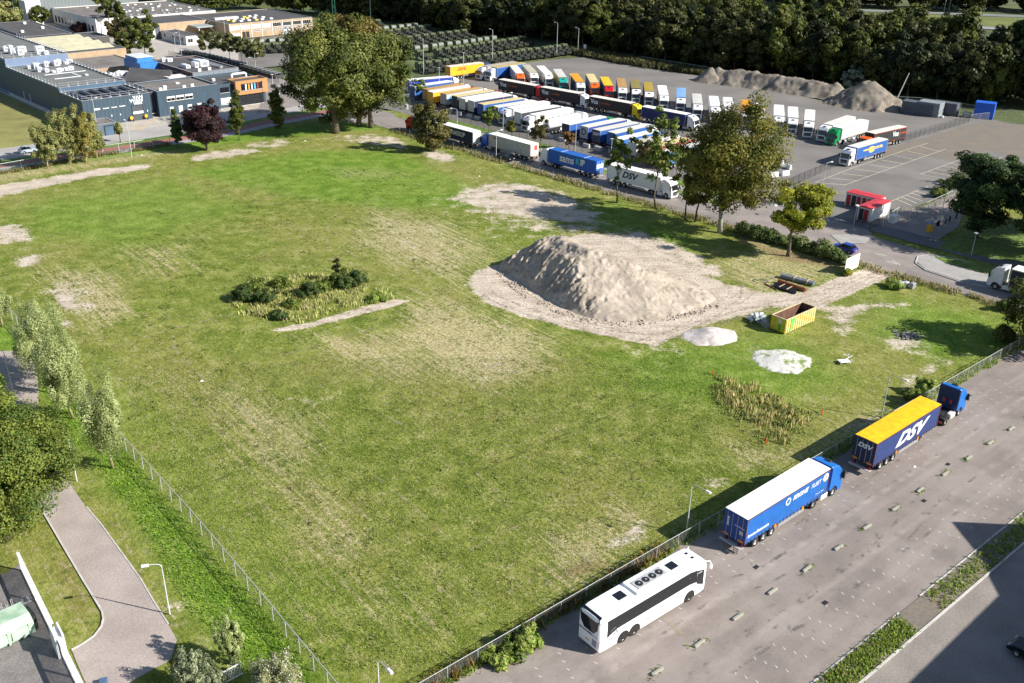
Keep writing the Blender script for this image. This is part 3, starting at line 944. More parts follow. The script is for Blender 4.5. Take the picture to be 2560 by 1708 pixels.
def bigheap(P):
    steep = d_path(P, [(-3.5, 146.5), (-1.5, 143.6), (4.2, 134.5), (7, 130.6), (11.3, 126.4), (13, 125.6)])
    ins = sd_poly(P, [(-3.5, 147), (-1.5, 143.6), (4.2, 134.5), (7, 130.6), (11.3, 126.4), (14, 125.4), (20, 126.5), (27, 130), (31.5, 135), (29, 143), (20, 150), (8, 155), (0, 151.5)])
    back = d_path(P, [(-3.5, 146.5), (0, 151.5), (8, 155), (20, 150)])
    right = d_path(P, [(13, 125.4), (20, 126.5), (27, 130), (31.5, 135), (29, 143), (20, 150)])
    n1 = nzv(P, .22, 1.0)
    # gullies run down the steep face
    tcoord = P @ np.array([.58, -.81])
    gul = np.array([noise.noise(Vector((a * .75 + .8 * b_, s_ * .12, 3.3))) + .7 * noise.noise(Vector((a * 1.7, s_ * .25, 8.0))) + .35 * noise.noise(Vector((a * 3.6, s_ * .7, 2.0))) for a, b_, s_ in zip(tcoord, n1, steep)])
    lip = 5.4 + .5 * n1
    h1 = np.where(steep < lip, steep * .92, lip * .92 + (steep - lip) * .42)
    h2 = right * .34 + .008 * right ** 2
    h3 = back * .78
    crest = np.interp(P[:, 0] + .25 * n1, [-4, 1, 4.1, 7.2, 9.8, 13.2, 17.6, 21.5, 25.5, 31.5, 36], [0, 3.2, 5.3, 6.5, 7.3, 6.2, 4.6, 3.2, 1.9, .1, 0])
    k = .32
    h = -k * np.log(np.exp(-h1 / k) + np.exp(-h2 / k) + np.exp(-h3 / k) + np.exp(-crest / k)) + k * .1
    face = ss(h, .3, 1.2) * (1 - ss(steep, lip * .85, lip * 1.35)) * (1 - ss(h1 - h, .2, 1.4))
    rug = nzv(P, .8, 12.0, 4)
    rid = 1 - np.abs(nzv(P, .45, 44.0, 4))
    h = h + face * (gul * .55 - .55 * np.abs(rug) + .5 * (rid - .8)) + n1 * .22 * ss(h, .2, 2.0)
    h += ss(h, .5, 2) * (.10 * (1 - np.abs(nzv(P, .9, 5.0, 4))) ** 2 + .05 * nzv(P, 2.4, 9.0, 2))
    # little terraces left by the loader along the crest
    h += .28 * ss(h, 4.2, 5.6) * np.round(n1 * 3) / 3
    return np.where(ins > 0, np.maximum(h, 0) * ss(ins, 0, 1.2), 0)
heap('sand_heap', 'large pale sand heap with gullied shaded face in the middle of the field', bigheap, -6, 34, 123, 158, .17, SANDM)
def cone(cx, cy, h0, r, ax=1, ay=1, ang=0, sd=0., rough=.12):
    def f(P):
        d = P - np.array([cx, cy])
        c_, s_ = math.cos(ang), math.sin(ang)
        u, v = (d[:, 0] * c_ + d[:, 1] * s_) / ax, (-d[:, 0] * s_ + d[:, 1] * c_) / ay
        rr = np.hypot(u, v)
        n = nzv(P, .35, sd)
        h = h0 * (1 - rr / r * (1 + .25 * n))
        h = np.minimum(h, h0 * (.86 + .1 * n))
        return np.where(h > 0, h + rough * n * ss(h, 0, .5) * h0 * .5, 0)
    return f
p = S(1400 + 1470 / 3.9167, 800 / 3.9167)
heap('sand_heap', 'small cone of sand at the forest edge, left end of the row of heaps', cone(p.x, p.y + 1, 4.6, 5.2, sd=2), p.x - 7, p.x + 7, p.y - 6, p.y + 9, .5, SOILM)
def ridge(P):
    a, b_ = S(1805, 209), S(2085, 246)
    d = d_path(P, [(a.x, a.y + 4), (b_.x, b_.y + 3)])
    n = nzv(P, .22, 9.0)
    h = 4.6 - d * .78 + 1.0 * n
    return np.where(h > 0, np.minimum(h, 3.9 + .7 * n) + .25 * nzv(P, .9, 4, 2), 0)
heap('soil_ridge', 'long weathered ridge of grey soil with weeds below the forest', ridge, 52, 112, 284, 326, .5, SOILM, 'soil ridge')
p = S(2180, 272)
heap('sand_heap', 'tall brown sand heap beside the stacked building panels', cone(p.x, p.y + 5, 7.6, 10.5, 1.15, .9, -.5, 5), p.x - 15, p.x + 15, p.y - 9, p.y + 18, .45, SOILM)
p = G(1634, 772)
heap('grit_heap', 'low pinkish grit heap with two dark hollows beside the haul track', cone(p.x, p.y, 1.2, 3.4, 1.1, .95, .3, 11, .5), p.x - 6, p.x + 6, p.y - 6, p.y + 6, .22, GRITM)
# dark hollows in the grit heap
p = G(1793, 828)
WSAND = M('white_sand', (.60, .59, .56), .95, .1, .6, col2=(.70, .69, .67), bump=.6, bscale=4, fine=.08, fscale=3)
tw = WSAND.node_tree; bw_ = tw.nodes['Principled BSDF']                 # grass coming up through the sand
src_ = bw_.inputs['Base Color'].links[0].from_socket
tcw = nd(tw, 'TexCoord'); nw = nd(tw, 'TexNoise'); nw.inputs['Scale'].default_value = .55; nw.inputs['Detail'].default_value = 8; nw.inputs['Roughness'].default_value = .7
tw.links.new(tcw.outputs['Object'], nw.inputs['Vector'])
rw_ = nd(tw, 'MapRange'); rw_.inputs['From Min'].default_value, rw_.inputs['From Max'].default_value = .50, .62
tw.links.new(nw.outputs['Fac'], rw_.inputs[0])
mw_ = nd(tw, 'MixRGB'); mw_.inputs[2].default_value = (.16, .22, .05, 1)
tw.links.new(rw_.outputs[0], mw_.inputs[0]); tw.links.new(src_, mw_.inputs[1]); tw.links.new(mw_.outputs[0], bw_.inputs['Base Color'])
heap('white_sand_heap', 'flattened heap of white sand partly grown through by grass', cone(p.x, p.y, .55, 3.8, 1.05, 1.0, .4, 21, .3), p.x - 6, p.x + 6, p.y - 6, p.y + 6, .2, WSAND, 'sand heap', .05)

# ================================================================ VEGETATION
def unit(a):
    return a / np.maximum(np.linalg.norm(a, axis=1, keepdims=True), 1e-6)
def leafmesh(name, c, nrm, size, tone, mat, asp=.62, rg=rng):
    n = len(c)
    r = unit(rg.normal(size=(n, 3)))
    t1 = unit(np.cross(nrm, r))
    t2 = np.cross(nrm, t1)
    s = np.asarray(size).reshape(-1, 1) * np.ones((n, 1))
    sag = nrm * s * .18
    co = np.stack([c - t1 * s, c - t2 * s * asp - sag, c + t1 * s, c + t2 * s * asp - sag], 1).reshape(-1, 3)
    f = np.arange(4 * n).reshape(n, 4)
    return fastmesh(name, co, f, [mat], tone=np.repeat(tone, 4))
def crown_pts(rg, H, z0, Rr, ncl, nlf, rc=.26, top=1.0, flat=.75, hollow=.45, lump=.28, cone_=0.0, lean=(0, 0)):
    """leaf positions grouped in clumps through a lumpy crown volume"""
    d = unit(rg.normal(size=(ncl, 3)))
    rad = hollow + (1 - hollow) * rg.random(ncl) ** .6
    ph = np.array([noise.noise(Vector((v[0] * 1.6 + 9 * H, v[1] * 1.6, v[2] * 1.6 + Rr))) for v in d])
    rad = rad * (1 + lump * 1.6 * ph)
    zc, zr = (H + z0) / 2, (H - z0) / 2
    cen = d * rad[:, None] * np.array([Rr, Rr, zr])
    if cone_:
        k = np.clip((cen[:, 2] + zr) / (2 * zr), 0, 1)
        cen[:, :2] *= (1 - cone_ * k)[:, None]
    cen[:, 2] += zc
    cen[:, :2] += np.outer((cen[:, 2] / H), lean)
    rcl = Rr * rc * (.65 + .7 * rg.random(ncl))
    ci = np.repeat(np.arange(ncl), nlf)
    dd = unit(rg.normal(size=(ncl * nlf, 3)))
    rr = rg.random(ncl * nlf) ** .45
    pos = cen[ci] + dd * (rr * rcl[ci])[:, None] * np.array([1, 1, flat])
    outw = cen - np.array([0, 0, zc])
    nrm = unit(dd * .9 + unit(outw)[ci] * .45 + np.array([0, 0, .35]) + .45 * rg.normal(size=dd.shape))
    tone = np.clip(.5 + .42 * rg.normal(size=ncl), 0, 1)[ci]
    keep = pos[:, 2] > z0 * .55
    return cen, pos[keep], nrm[keep], tone[keep]
def trunkmesh(name, rg, H, r0, cen, mat, nl=10, fork=.35, crook=.03, top=.8, sides=8):
    b = MB()
    n = 7
    path, rad = [], []
    ox, oy = 0, 0
    for k in range(n):
        f = k / (n - 1)
        if k: ox += rg.normal() * H * crook * .35; oy += rg.normal() * H * crook * .35
        path.append(Vector((ox, oy, f * H * top)))
        rad.append(r0 * (1.25 if k == 0 else (1 - .85 * f)))
    b.tube(path, rad, sides)
    sel = rg.choice(len(cen), min(nl, len(cen)), replace=False)
    for i in sel:
        tgt = Vector(cen[i])
        f = min(max((tgt.z / (H * top)) * .62, fork * .8), .92)
        k = f * (n - 1); k0 = int(k)
        st = path[k0].lerp(path[min(k0 + 1, n - 1)], k - k0)
        r_ = r0 * (1 - .85 * f) * .55
        mid = st.lerp(tgt, .5) + Vector((0, 0, .04 * H))
        b.tube([st, mid, tgt], [r_, r_ * .6, r_ * .15], 5)
    return b.mesh(name, [mat], True)
def tree(name, label, loc, H, z0, Rr, leaf, lm, ncl=60, nlf=180, r0=None, bark=BARK, seed=1, group=None, cat='tree', nl=12, **kw):
    rg = np.random.default_rng(seed)
    tk = {k: kw.pop(k) for k in ('fork', 'crook', 'top') if k in kw}
    cen, pos, nrm, tone = crown_pts(rg, H, z0, Rr, ncl, nlf, **kw)
    root = thing(name, label, cat, loc, 0, group)
    put(trunkmesh('trunk', rg, H, r0 or H * .018, cen, bark, nl, **tk), 'trunk', root)
    sz = leaf * (.7 + .6 * rg.random(len(pos)))
    put(leafmesh('crown', pos, nrm, sz, tone, lm, rg=rg), 'crown', root)
    return root
L_POP = leafmat('poplar_leaves', (.052, .072, .015), (.125, .138, .030), (.15, .13, .03), .05)
L_POPB = leafmat('poplar_leaves_turning', (.060, .062, .014), (.13, .11, .028), (.20, .12, .03), .18)
L_PLANE = leafmat('plane_leaves', (.06, .075, .012), (.155, .155, .028), (.24, .18, .025), .14, .34)
L_LIME = leafmat('lime_leaves_yellowing', (.12, .155, .015), (.26, .27, .026), (.34, .28, .03), .10, .4)
L_OAK = leafmat('oak_leaves', (.055, .090, .016), (.135, .170, .030), (.19, .18, .025), .06)
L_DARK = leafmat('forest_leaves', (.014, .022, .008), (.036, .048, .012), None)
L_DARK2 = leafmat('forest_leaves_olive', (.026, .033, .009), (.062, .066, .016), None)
L_DARK3 = leafmat('forest_leaves_green', (.036, .052, .009), (.082, .094, .016), None)  # lightest of the forest leaf greens, also on scattered trees and bushes
L_ACA = leafmat('acacia_leaves', (.016, .034, .012), (.050, .082, .022), None)
L_WIL = leafmat('willow_leaves', (.175, .215, .075), (.36, .40, .185), None, trans=.42)
L_WILG = leafmat('street_willow_leaves', (.13, .145, .05), (.26, .265, .10), (.33, .25, .06), .06)
L_SIL = leafmat('silver_shrub_leaves', (.10, .125, .06), (.24, .265, .16), None)
L_PUR = leafmat('purple_leaves', (.014, .006, .008), (.050, .022, .024), None)
L_BRN = leafmat('brown_tree_leaves', (.055, .045, .016), (.125, .085, .03), (.06, .075, .02), .3)
L_BUSH = leafmat('bush_leaves', (.030, .055, .014), (.075, .105, .026), None)
L_HEDGE = leafmat('hedge_leaves', (.060, .090, .022), (.130, .165, .050), (.28, .30, .2), .05)
L_WEED = leafmat('weeds', (.12, .19, .026), (.26, .33, .07), (.46, .39, .20), .10, .42)
L_STRAW = leafmat('dry_stalks', (.42, .34, .15), (.62, .52, .28), (.20, .24, .06), .3, .45)
L_RUST = leafmat('rusty_weeds', (.15, .10, .025), (.32, .19, .05), (.14, .18, .05), .35, .4)
L_GRN = leafmat('grass_tufts', (.11, .165, .028), (.24, .29, .075), (.46, .40, .24), .16, .4)

# big poplars at the far corner of the field
t1 = G(770, 305)
tree('poplar_tree', 'tallest broad poplar with browning top and thick trunk at the far field corner', t1, 27.0, 3.6, 11.0, .32, L_POP, 120, 380, .85, seed=11, rc=.25, fork=.25)
tb = crown_pts(np.random.default_rng(5), 25.5, 15, 5.0, 26, 200, rc=.36)
tp = G(852, 293)
tree('poplar_tree', 'second broad poplar, right of the tallest, low forked limbs over the street', tp, 25.5, 4.2, 9.8, .32, L_POP, 100, 360, .6, seed=23, rc=.26, fork=.3)
tree('poplar_tree', 'poplar crown with brown patch standing behind the two front poplars', Vector((t1.x + 4.5, t1.y + 7.5, 0)), 27.5, 4.5, 9.0, .32, L_POPB, 84, 320, .6, seed=31, rc=.28)
tree('hornbeam_tree', 'round low-branching olive tree at the street edge of the field', G(992, 348), 11.8, .9, 4.3, .28, leafmat('hornbeam_leaves', (.050, .055, .014), (.110, .105, .03), (.15, .10, .03), .15), 60, 190, .3, seed=41, lump=.12)
tree('copper_beech', 'dark purple-leaved tree beside the top fence', G(474, 346), 11.0, 1.6, 4.4, .24, L_PUR, 95, 230, .22, seed=51, lump=.15, rc=.26, hollow=.25)
tree('poplar_tree', 'slim sparse tree with bare lower trunk, left one before the white trailer', G(1416, 466), 14.6, 5.2, 2.7, .27, L_OAK, 34, 80, .17, seed=61, lump=.4, nl=16, hollow=.2)
tree('poplar_tree', 'taller slim sparse tree with bare trunk before the white cab', G(1505, 478), 18.0, 5.0, 3.5, .27, L_OAK, 46, 85, .19, seed=62, lump=.4, nl=18, hollow=.2)
tree('poplar_tree', 'slender ragged tree left of the white-trunked plane', G(1573, 503), 14.0, 2.2, 2.7, .27, L_PLANE, 36, 90, .16, seed=63, lump=.35, nl=14)
tree('poplar_tree', 'brown-tinged double-stemmed tree touching the big plane crown', G(1596, 508), 15.5, 2.0, 3.4, .28, leafmat('plane_leaves_brown', (.055, .052, .012), (.11, .095, .022), (.28, .16, .02), .08), 44, 110, .2, seed=64, lump=.3)
tree('plane_tree', 'big olive tree with white flaking trunk beside the gate', G(1652, 534), 22.8, 4.6, 8.4, .23, L_PLANE, 150, 230, .42, BARKW, seed=71, rc=.25, nl=22, fork=.2, lean=(2.6, 0))
tree('lime_tree', 'yellow-green lime tree with a leaning trunk beside the hedge', G(1808, 588), 12.6, 4.2, 5.0, .20, L_LIME, 70, 320, .3, BARK, seed=81, rc=.26, lean=(2.0, 0), flat=.6, lump=.35)
# dark acacias at the right edge
for (x, y, H, Rr, sd, lb) in ((83.5, 166.3, 15, 6.2, 91, 'large dark feathery tree overhanging the barrier drive'), (93, 159, 17, 7.5, 92, 'tall dark feathery tree behind the traffic island at the right edge'), (98, 171, 16, 7.5, 93, 'dark tree standing farthest right behind the barrier drive'), (91.5, 149, 11, 4.6, 96, 'smaller dark tree above the white cab at the right edge')):
    tree('acacia_tree', lb, Vector((x, y, 0)), H, 2.4, Rr, .25, L_ACA, 95, 340, .35, seed=sd, flat=.5, rc=.28)
tree('oak_tree', 'dark tree cut by the right picture edge above the parking lot', G(2392, 800), 10.5, .8, 5.2, .25, L_DARK3, 70, 180, .25, seed=94)
# left edge oaks
tree('oak_tree', 'big dense oak at the left edge overhanging the brick road', Vector((-47.0, 73.2, 0)), 13.4, 2.6, 6.6, .125, L_OAK, 150, 620, .38, seed=101, rc=.24, lump=.25)
tree('oak_tree', 'second oak with yellowing twigs behind the big oak at the left edge', Vector((-56.0, 84.0, 0)), 10.4, 2.8, 5.4, .125, L_OAK, 100, 520, .3, seed=102, rc=.25, lump=.3)
tree('oak_tree', 'yellow-leaved small tree on the left edge below the turning head', Vector((-59.5, 92.5, 0)), 8.0, 2.5, 3.0, .2, L_LIME, 40, 160, .2, seed=103)
# willows along the left fence
z7 = lambda x, y: ((x / 2.6147) * K0, (700 + y / 2.6133) * K0)
wil = []
for (x, y, H, Rr, sd, lb) in ((738, 1230, 10.6, 2.35, 111, 'nearest slim silvery willow beside the left fence'), (480, 905, 10.2, 2.5, 112, 'second slim willow from the camera along the left fence'), (345, 742, 10.8, 2.6, 113, 'slim willow beside the turning head, third along the left fence'), (330, 640, 10.4, 2.5, 114, 'fourth slim willow, half hidden behind the third'), (15, 300, 6.5, 1.8, 115, 'small willow at the left picture edge by the fence')):
    tree('willow_tree', lb, G(*z7(x, y)), H, 1.6, Rr, .085, L_WIL, 95, 260, .14, M('willow_bark', (.33, .26, .15), .9, .2, 3), seed=sd, rc=.26, flat=2.2, hollow=.1, lump=.3, lean=(-.5, .1), group='willows along the left fence')
# shrubs bottom left
for (x, y, H, Rr, sd, lm_, lb) in ((480, 1722, 3.6, 1.4, 121, L_SIL, 'grey-leaved shrub at the lower end of the brick road'), (582, 1662, 4.6, 1.2, 122, L_WIL, 'tall silvery shrub between lamp post and left fence'), (690, 1740, 3.6, 2.0, 123, leafmat('white_flower_shrub', (.13, .15, .06), (.26, .27, .12), (.72, .70, .66), .13), 'pale shrub with white seed heads at the bottom edge'), (520, 1735, 2.4, 1.2, 124, L_SIL, 'low grey shrub beside the white railing')):
    tree('shrub', lb, S(x, y), H, .2, Rr, .07, lm_, 130, 150, .06, seed=sd, cat='shrub', rc=.2, flat=1.6, hollow=.05, nl=30, lump=.35)
# top-left street trees
for (x, y, H, Rr, z0, sd, lm_, lb) in ((440, 1545, 9.5, 3.0, 1.6, 131, L_WILG, 'yellowing willow on the verge, left of the cluster at the top fence'), (650, 1505, 12.6, 3.4, 1.8, 132, L_WILG, 'largest pale willow of the cluster at the top fence'), (790, 1500, 10.5, 2.7, 1.6, 133, leafmat('yellow_willow', (.12, .12, .03), (.24, .21, .06), (.33, .24, .04), .1), 'yellowish willow right of the largest in the cluster'), (890, 1450, 6.8, 1.9, 1.5, 134, L_WILG, 'small dark willow at the right end of the cluster'), (820, 1330, 7.5, 2.4, 1.0, 138, L_WILG, 'willow in front of the blue shed')):
    tree('willow_tree', lb, G(*TLz(x, y)), H, z0, Rr, .16, lm_, 100, 150, .13, WOODP, seed=sd, rc=.22, flat=1.3, hollow=.15)
for (x, y, H, Rr, z0, sd, lm_, lb) in ((1635, 1355, 8.6, 1.45, 1.4, 141, L_BUSH, 'slim conical tree left of the purple tree'), (1105, 1305, 4.6, 1.0, 2.0, 142, L_WILG, 'thin sapling on the verge before the blue shed'), (2195, 1290, 11.5, 2.2, 1.5, 143, L_DARK3, 'conical dark tree before the orange facade box'), (2560, 1240, 12, 2.3, 1.2, 144, L_DARK3, 'ragged dark conical tree right of the orange facade box')):
    tree('hornbeam_tree', lb, G(*TLz(x, y)), H, z0, Rr * 1.1, .18, lm_, 95, 110, .12, seed=sd, cone_=.6, rc=.27, hollow=.15, lump=.15)
Kz = lambda x, y: ((300 + x / 4.7) * K0, (y / 4.7) * K0)
# limes before the depot and trees among the halls
for (x, y, H, Rr, sd, lb) in ((1075, 695, 9.5, 3.4, 151, 'first lime of the row beside the dark jeeps'), (1290, 730, 9.5, 3.2, 152, 'second lime of the row beside the dark jeeps'), (1440, 760, 9, 3.0, 153, 'third lime of the row beside the dark jeeps'), (1600, 805, 9.5, 3.4, 154, 'fourth lime of the row, nearest the poplars')):
    tree('lime_tree', lb, G(*Kz(x, y)), H, 3.2, Rr, .34, leafmat('depot_lime_leaves', (.060, .068, .022), (.12, .125, .045), None), 36, 110, .14, seed=sd, group='limes beside the jeep row')
for (x, y, H, Rr, z0, sd, lm_, lb) in ((1210, 540, 13.5, 4.6, 1.5, 161, L_DARK3, 'dense dark tree behind the blue rooftop unit'), (1340, 520, 15, 4.2, 1.5, 162, L_DARK3, 'taller pointed green tree beside the depot drive'), (1075, 430, 11, 3.4, 2, 163, L_BRN, 'orange-brown tree beside the flat dark roof'), (1010, 330, 18, 4.6, 7, 164, L_DARK3, 'tall dark tree before the white hall'), (1090, 300, 12, 3.6, 2, 165, L_DARK3, 'dark tree leaning right before the white hall'), (390, 250, 8, 4.0, 1.5, 166, L_DARK3, 'green tree at the parking row of the left hall'), (100, 260, 10, 5.5, 1, 167, L_WILG, 'grey-green willow mass at the top left corner'), (260, 215, 11, 5, 1, 168, L_WILG, 'olive trees by the top left road'), (30, 130, 13, 6, 1, 169, L_DARK3, 'dark green tree at the upper left corner'), (330, 100, 12, 5.0, 2, 170, L_OAK, 'yellowish oak beyond the white hall end'), (170, 60, 13, 6, 2, 171, L_DARK3, 'round green tree by the top left parking'), (740, 300, 3.5, 3.2, .2, 172, leafmat('maroon_bush_leaves', (.04, .015, .015), (.09, .04, .035), None), 'maroon bush beside the flat dark roof')):
    tree('broadleaf_tree', lb, G(*TLz(x, y)), H, z0, Rr, .38, lm_, 44, 110, .2, seed=sd)
tree('silver_shrub', 'pale grey shrub behind the brown sand heap', S(2128, 228), 7.0, .4, 3.4, .3, leafmat('silver_willow', (.10, .13, .09), (.22, .26, .19), None), 40, 110, .12, seed=181, cat='shrub')
# small trees in the street verges
Az = lambda x, y: ((1000 + x / 4.7) * K0, (100 + y / 4.7) * K0)
Bz = lambda x, y: ((1400 + x / 4.7) * K0, (150 + y / 4.7) * K0)
for (p, H, Rr, z0, sd, lm_, lb) in ((Az(1045, 1095), 7.0, 2.1, 2.2, 191, L_OAK, 'small olive verge tree above the grey trailer'), (Az(1310, 1150), 4.2, 1.5, 1.3, 192, L_PLANE, 'small round verge tree behind the grey trailer'), (Az(1638, 1340), 8.6, 2.2, 2.6, 193, L_BRN, 'thin brownish verge tree between grey trailer and blue container'), (Az(1985, 1290), 5.0, 1.5, 1.0, 194, leafmat('rust_tree_leaves', (.10, .055, .02), (.20, .11, .04), None), 'rust-brown verge tree behind the blue container'), (Bz(985, 1290), 7.0, 2.7, 1.8, 195, L_BRN, 'orange-brown verge tree behind the white trailer'), (Bz(1360, 1390), 7.5, 2.6, 1.6, 196, L_OAK, 'grey-green verge tree behind the white cab'), ((1050 * K0, 250 * K0), 6.0, 2.2, 1.2, 197, L_OAK, 'olive verge tree by the corner road')):
    tree('verge_tree', lb, G(*p), H, z0, Rr, .22, lm_, 30, 90, .09, seed=sd, nl=14, hollow=.2)

# the wood behind: individual trees from four kinds
proto = []
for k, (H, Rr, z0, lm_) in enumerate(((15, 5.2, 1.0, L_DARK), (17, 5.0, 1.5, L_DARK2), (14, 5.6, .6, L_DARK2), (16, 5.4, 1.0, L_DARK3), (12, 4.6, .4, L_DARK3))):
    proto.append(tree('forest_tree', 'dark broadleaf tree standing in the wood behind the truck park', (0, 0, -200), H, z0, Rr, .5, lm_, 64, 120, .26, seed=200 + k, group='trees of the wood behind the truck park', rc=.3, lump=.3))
front = [S(840, 38), S(950, 52), S(1043, 63), S(1163, 86), S(1304, 99), S(1400, 109), S(1470, 125), S(1530, 132), S(1604, 146), S(1700, 162), S(1819, 180), S(1960, 196), S(2103, 212), S(2228, 240), S(2360, 256), S(2496, 268), S(2640, 280)]
spots = []
acc = 0
for row in range(7):
    off = 3.5 + row * 7.6
    path = offs(front, off)
    L = 0
    nxt = random.uniform(0, 6)
    for a, c_ in zip(path, path[1:]):
        seg = (c_ - a).length
        while nxt < L + seg:
            p = a.lerp(c_, (nxt - L) / seg)
            spots.append((p.x + random.uniform(-2, 2), p.y + random.uniform(-2.2, 2.2), row))
            nxt += random.uniform(6.2, 9.2)
        L += seg
used = [False] * len(proto)
# keep the strip where the motorway shows through
for (x, y, row) in spots:
    if x > 150 and row >= 6: continue
    if row >= 3 and random.random() < .12: continue
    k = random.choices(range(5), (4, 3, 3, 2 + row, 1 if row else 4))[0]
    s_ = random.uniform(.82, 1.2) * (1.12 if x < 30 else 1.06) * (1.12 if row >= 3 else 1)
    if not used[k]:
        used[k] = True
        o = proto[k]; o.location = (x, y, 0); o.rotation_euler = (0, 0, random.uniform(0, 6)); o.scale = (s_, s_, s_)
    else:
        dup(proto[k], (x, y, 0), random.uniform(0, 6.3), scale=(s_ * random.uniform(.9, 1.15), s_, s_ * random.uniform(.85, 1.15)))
# far woods behind the motorway and beyond the depot
far = tree('far_tree', 'tree of the far wood beyond the motorway', (-300, 900, 0), 15, 1, 6.5, .9, L_DARK2, 34, 60, .3, seed=230, group='far trees beyond the motorway', rc=.34)
for k in range(150):
    x = -330 + k * 5.4 + random.uniform(-3, 3); y = 556 - .12 * x + random.uniform(-4, 34)
    if x < 60: y = 505 + random.uniform(-8, 40)
    s_ = random.uniform(.8, 1.25)
    dup(far, (x, y, 0), random.uniform(0, 6.3), scale=(s_, s_, s_))
bt_ = tree('roadside_tree', 'green tree between the depot and the white hall behind', (0, 0, -200), 12, 1, 5, .5, L_DARK3, 44, 100, .25, seed=240, group='trees behind the depot', rc=.3)
bsp = [S(470, 25), S(525, 28), S(560, 24), S(600, 22), S(640, 20), S(690, 24), S(725, 28), S(760, 30), S(800, 32), S(505, 8), S(570, 8), S(660, 6)]
for i, p in enumerate(bsp):
    s_ = random.uniform(.7, 1.2)
    if i == 0: bt_.location = p
    else: dup(bt_, p, random.uniform(0, 6), scale=(s_, s_, s_))

# ---- ground vegetation
def blades(name, label, pts, h, w, mat, per=1, cat=None, kind='stuff', spread=.25, bend=.35, seed=3, up_=1.0):
    rg = np.random.default_rng(seed)
    n = len(pts) * per
    base = np.repeat(np.asarray(pts, float), per, 0)
    base = base + np.column_stack([rg.normal(size=(n, 2)) * spread, np.zeros(n)])
    a = rg.random(n) * 6.283
    hh = h * (.5 + .8 * rg.random(n))
    ln = np.column_stack([np.cos(a), np.sin(a), np.zeros(n)])
    sd_ = np.column_stack([-np.sin(a), np.cos(a), np.zeros(n)])
    w_ = w * (.6 + .8 * rg.random(n))[:, None]
    mid = base + ln * (hh * bend * .3)[:, None] + np.array([0, 0, 1]) * (hh * .55)[:, None]
    tip = base + ln * (hh * bend)[:, None] + np.array([0, 0, 1]) * hh[:, None] * up_
    co = np.stack([base - sd_ * w_ * .6, base + sd_ * w_ * .6, mid + sd_ * w_, tip, mid - sd_ * w_], 1).reshape(-1, 3)
    f = np.arange(5 * n).reshape(n, 5)
    me = fastmesh(name, co, f, [mat], tone=np.repeat(rg.random(n), 5))
    o = put(me, name)
    return tag(o, label, cat, None, kind)
def scatter_path(path, n, w, seed=1, z=0.0):
    rg = np.random.default_rng(seed)
    P = [np.array(p[:2]) for p in path]
    L = np.array([np.linalg.norm(b_ - a) for a, b_ in zip(P, P[1:])])
    i = rg.choice(len(L), n, p=L / L.sum())
    f = rg.random(n)
    A, B_ = np.array([P[k] for k in i]), np.array([P[k + 1] for k in i])
    d = unit(B_ - A)
    o = np.column_stack([-d[:, 1], d[:, 0]]) * ((rg.random(n) - .5) * w)[:, None]
    q = A + (B_ - A) * f[:, None] + o
    keep = np.array([noise.noise(Vector((v[0] * .35, v[1] * .35, seed))) > -.25 for v in q])
    q = q[keep]
    return np.column_stack([q, np.full(len(q), z)])
def scatter_poly(pts, n, seed=1, z=0.0, lumps=None, edge=.1):
    rg = np.random.default_rng(seed)
    P = np.array([tuple(p)[:2] for p in pts])
    q = rg.random((n * 4, 2)) * (P.max(0) - P.min(0)) + P.min(0)
    sd0 = sd_poly(q, pts)
    q = q[(sd0 > 0) & (rg.random(len(q)) < ss(sd0, -.3, edge))][:n]
    if lumps:
        keep = np.array([noise.noise(Vector((v[0] * lumps, v[1] * lumps, seed))) > -.1 for v in q])
        q = q[keep]
    return np.column_stack([q, np.full(len(q), z)])
lowf = [lot(u, .75 + .1 * math.sin(u)) for u in range(-6, 112, 4)]
blades('weeds', 'tall green and dry weeds growing along the lower fence', scatter_path(lowf, 3000, 1.3, 4), .40, .07, L_WEED, 3, 'weeds', spread=.2)
blades('rusty_weeds', 'rust-coloured dock weeds along the lower fence by the coach', scatter_path([lot(u, .7) for u in range(-6, 30, 3)], 420, 1.0, 6), .85, .08, L_RUST, 3, 'weeds', spread=.2)
strf = [stt(w, 147.4) for w in range(-190, 10, 6)]
blades('weeds', 'dry and green weeds between the field and the street kerb', scatter_path(strf, 3600, 2.4, 8), .55, .08, leafmat('street_weeds', (.14, .155, .05), (.28, .27, .12), (.46, .38, .22), .35, .4), 3, 'weeds', spread=.25)
topf = [G(-40, 405), G(0, 398), G(100, 380), G(200, 360), G(310, 345), G(390, 331)]
blades('brown_weeds', 'brown weeds along the top fence', scatter_path(offs(topf, -.6), 700, 1.8, 9), .6, .08, leafmat('brown_weed_leaves', (.15, .12, .055), (.27, .21, .10), (.18, .21, .06), .4, .4), 3, 'weeds')
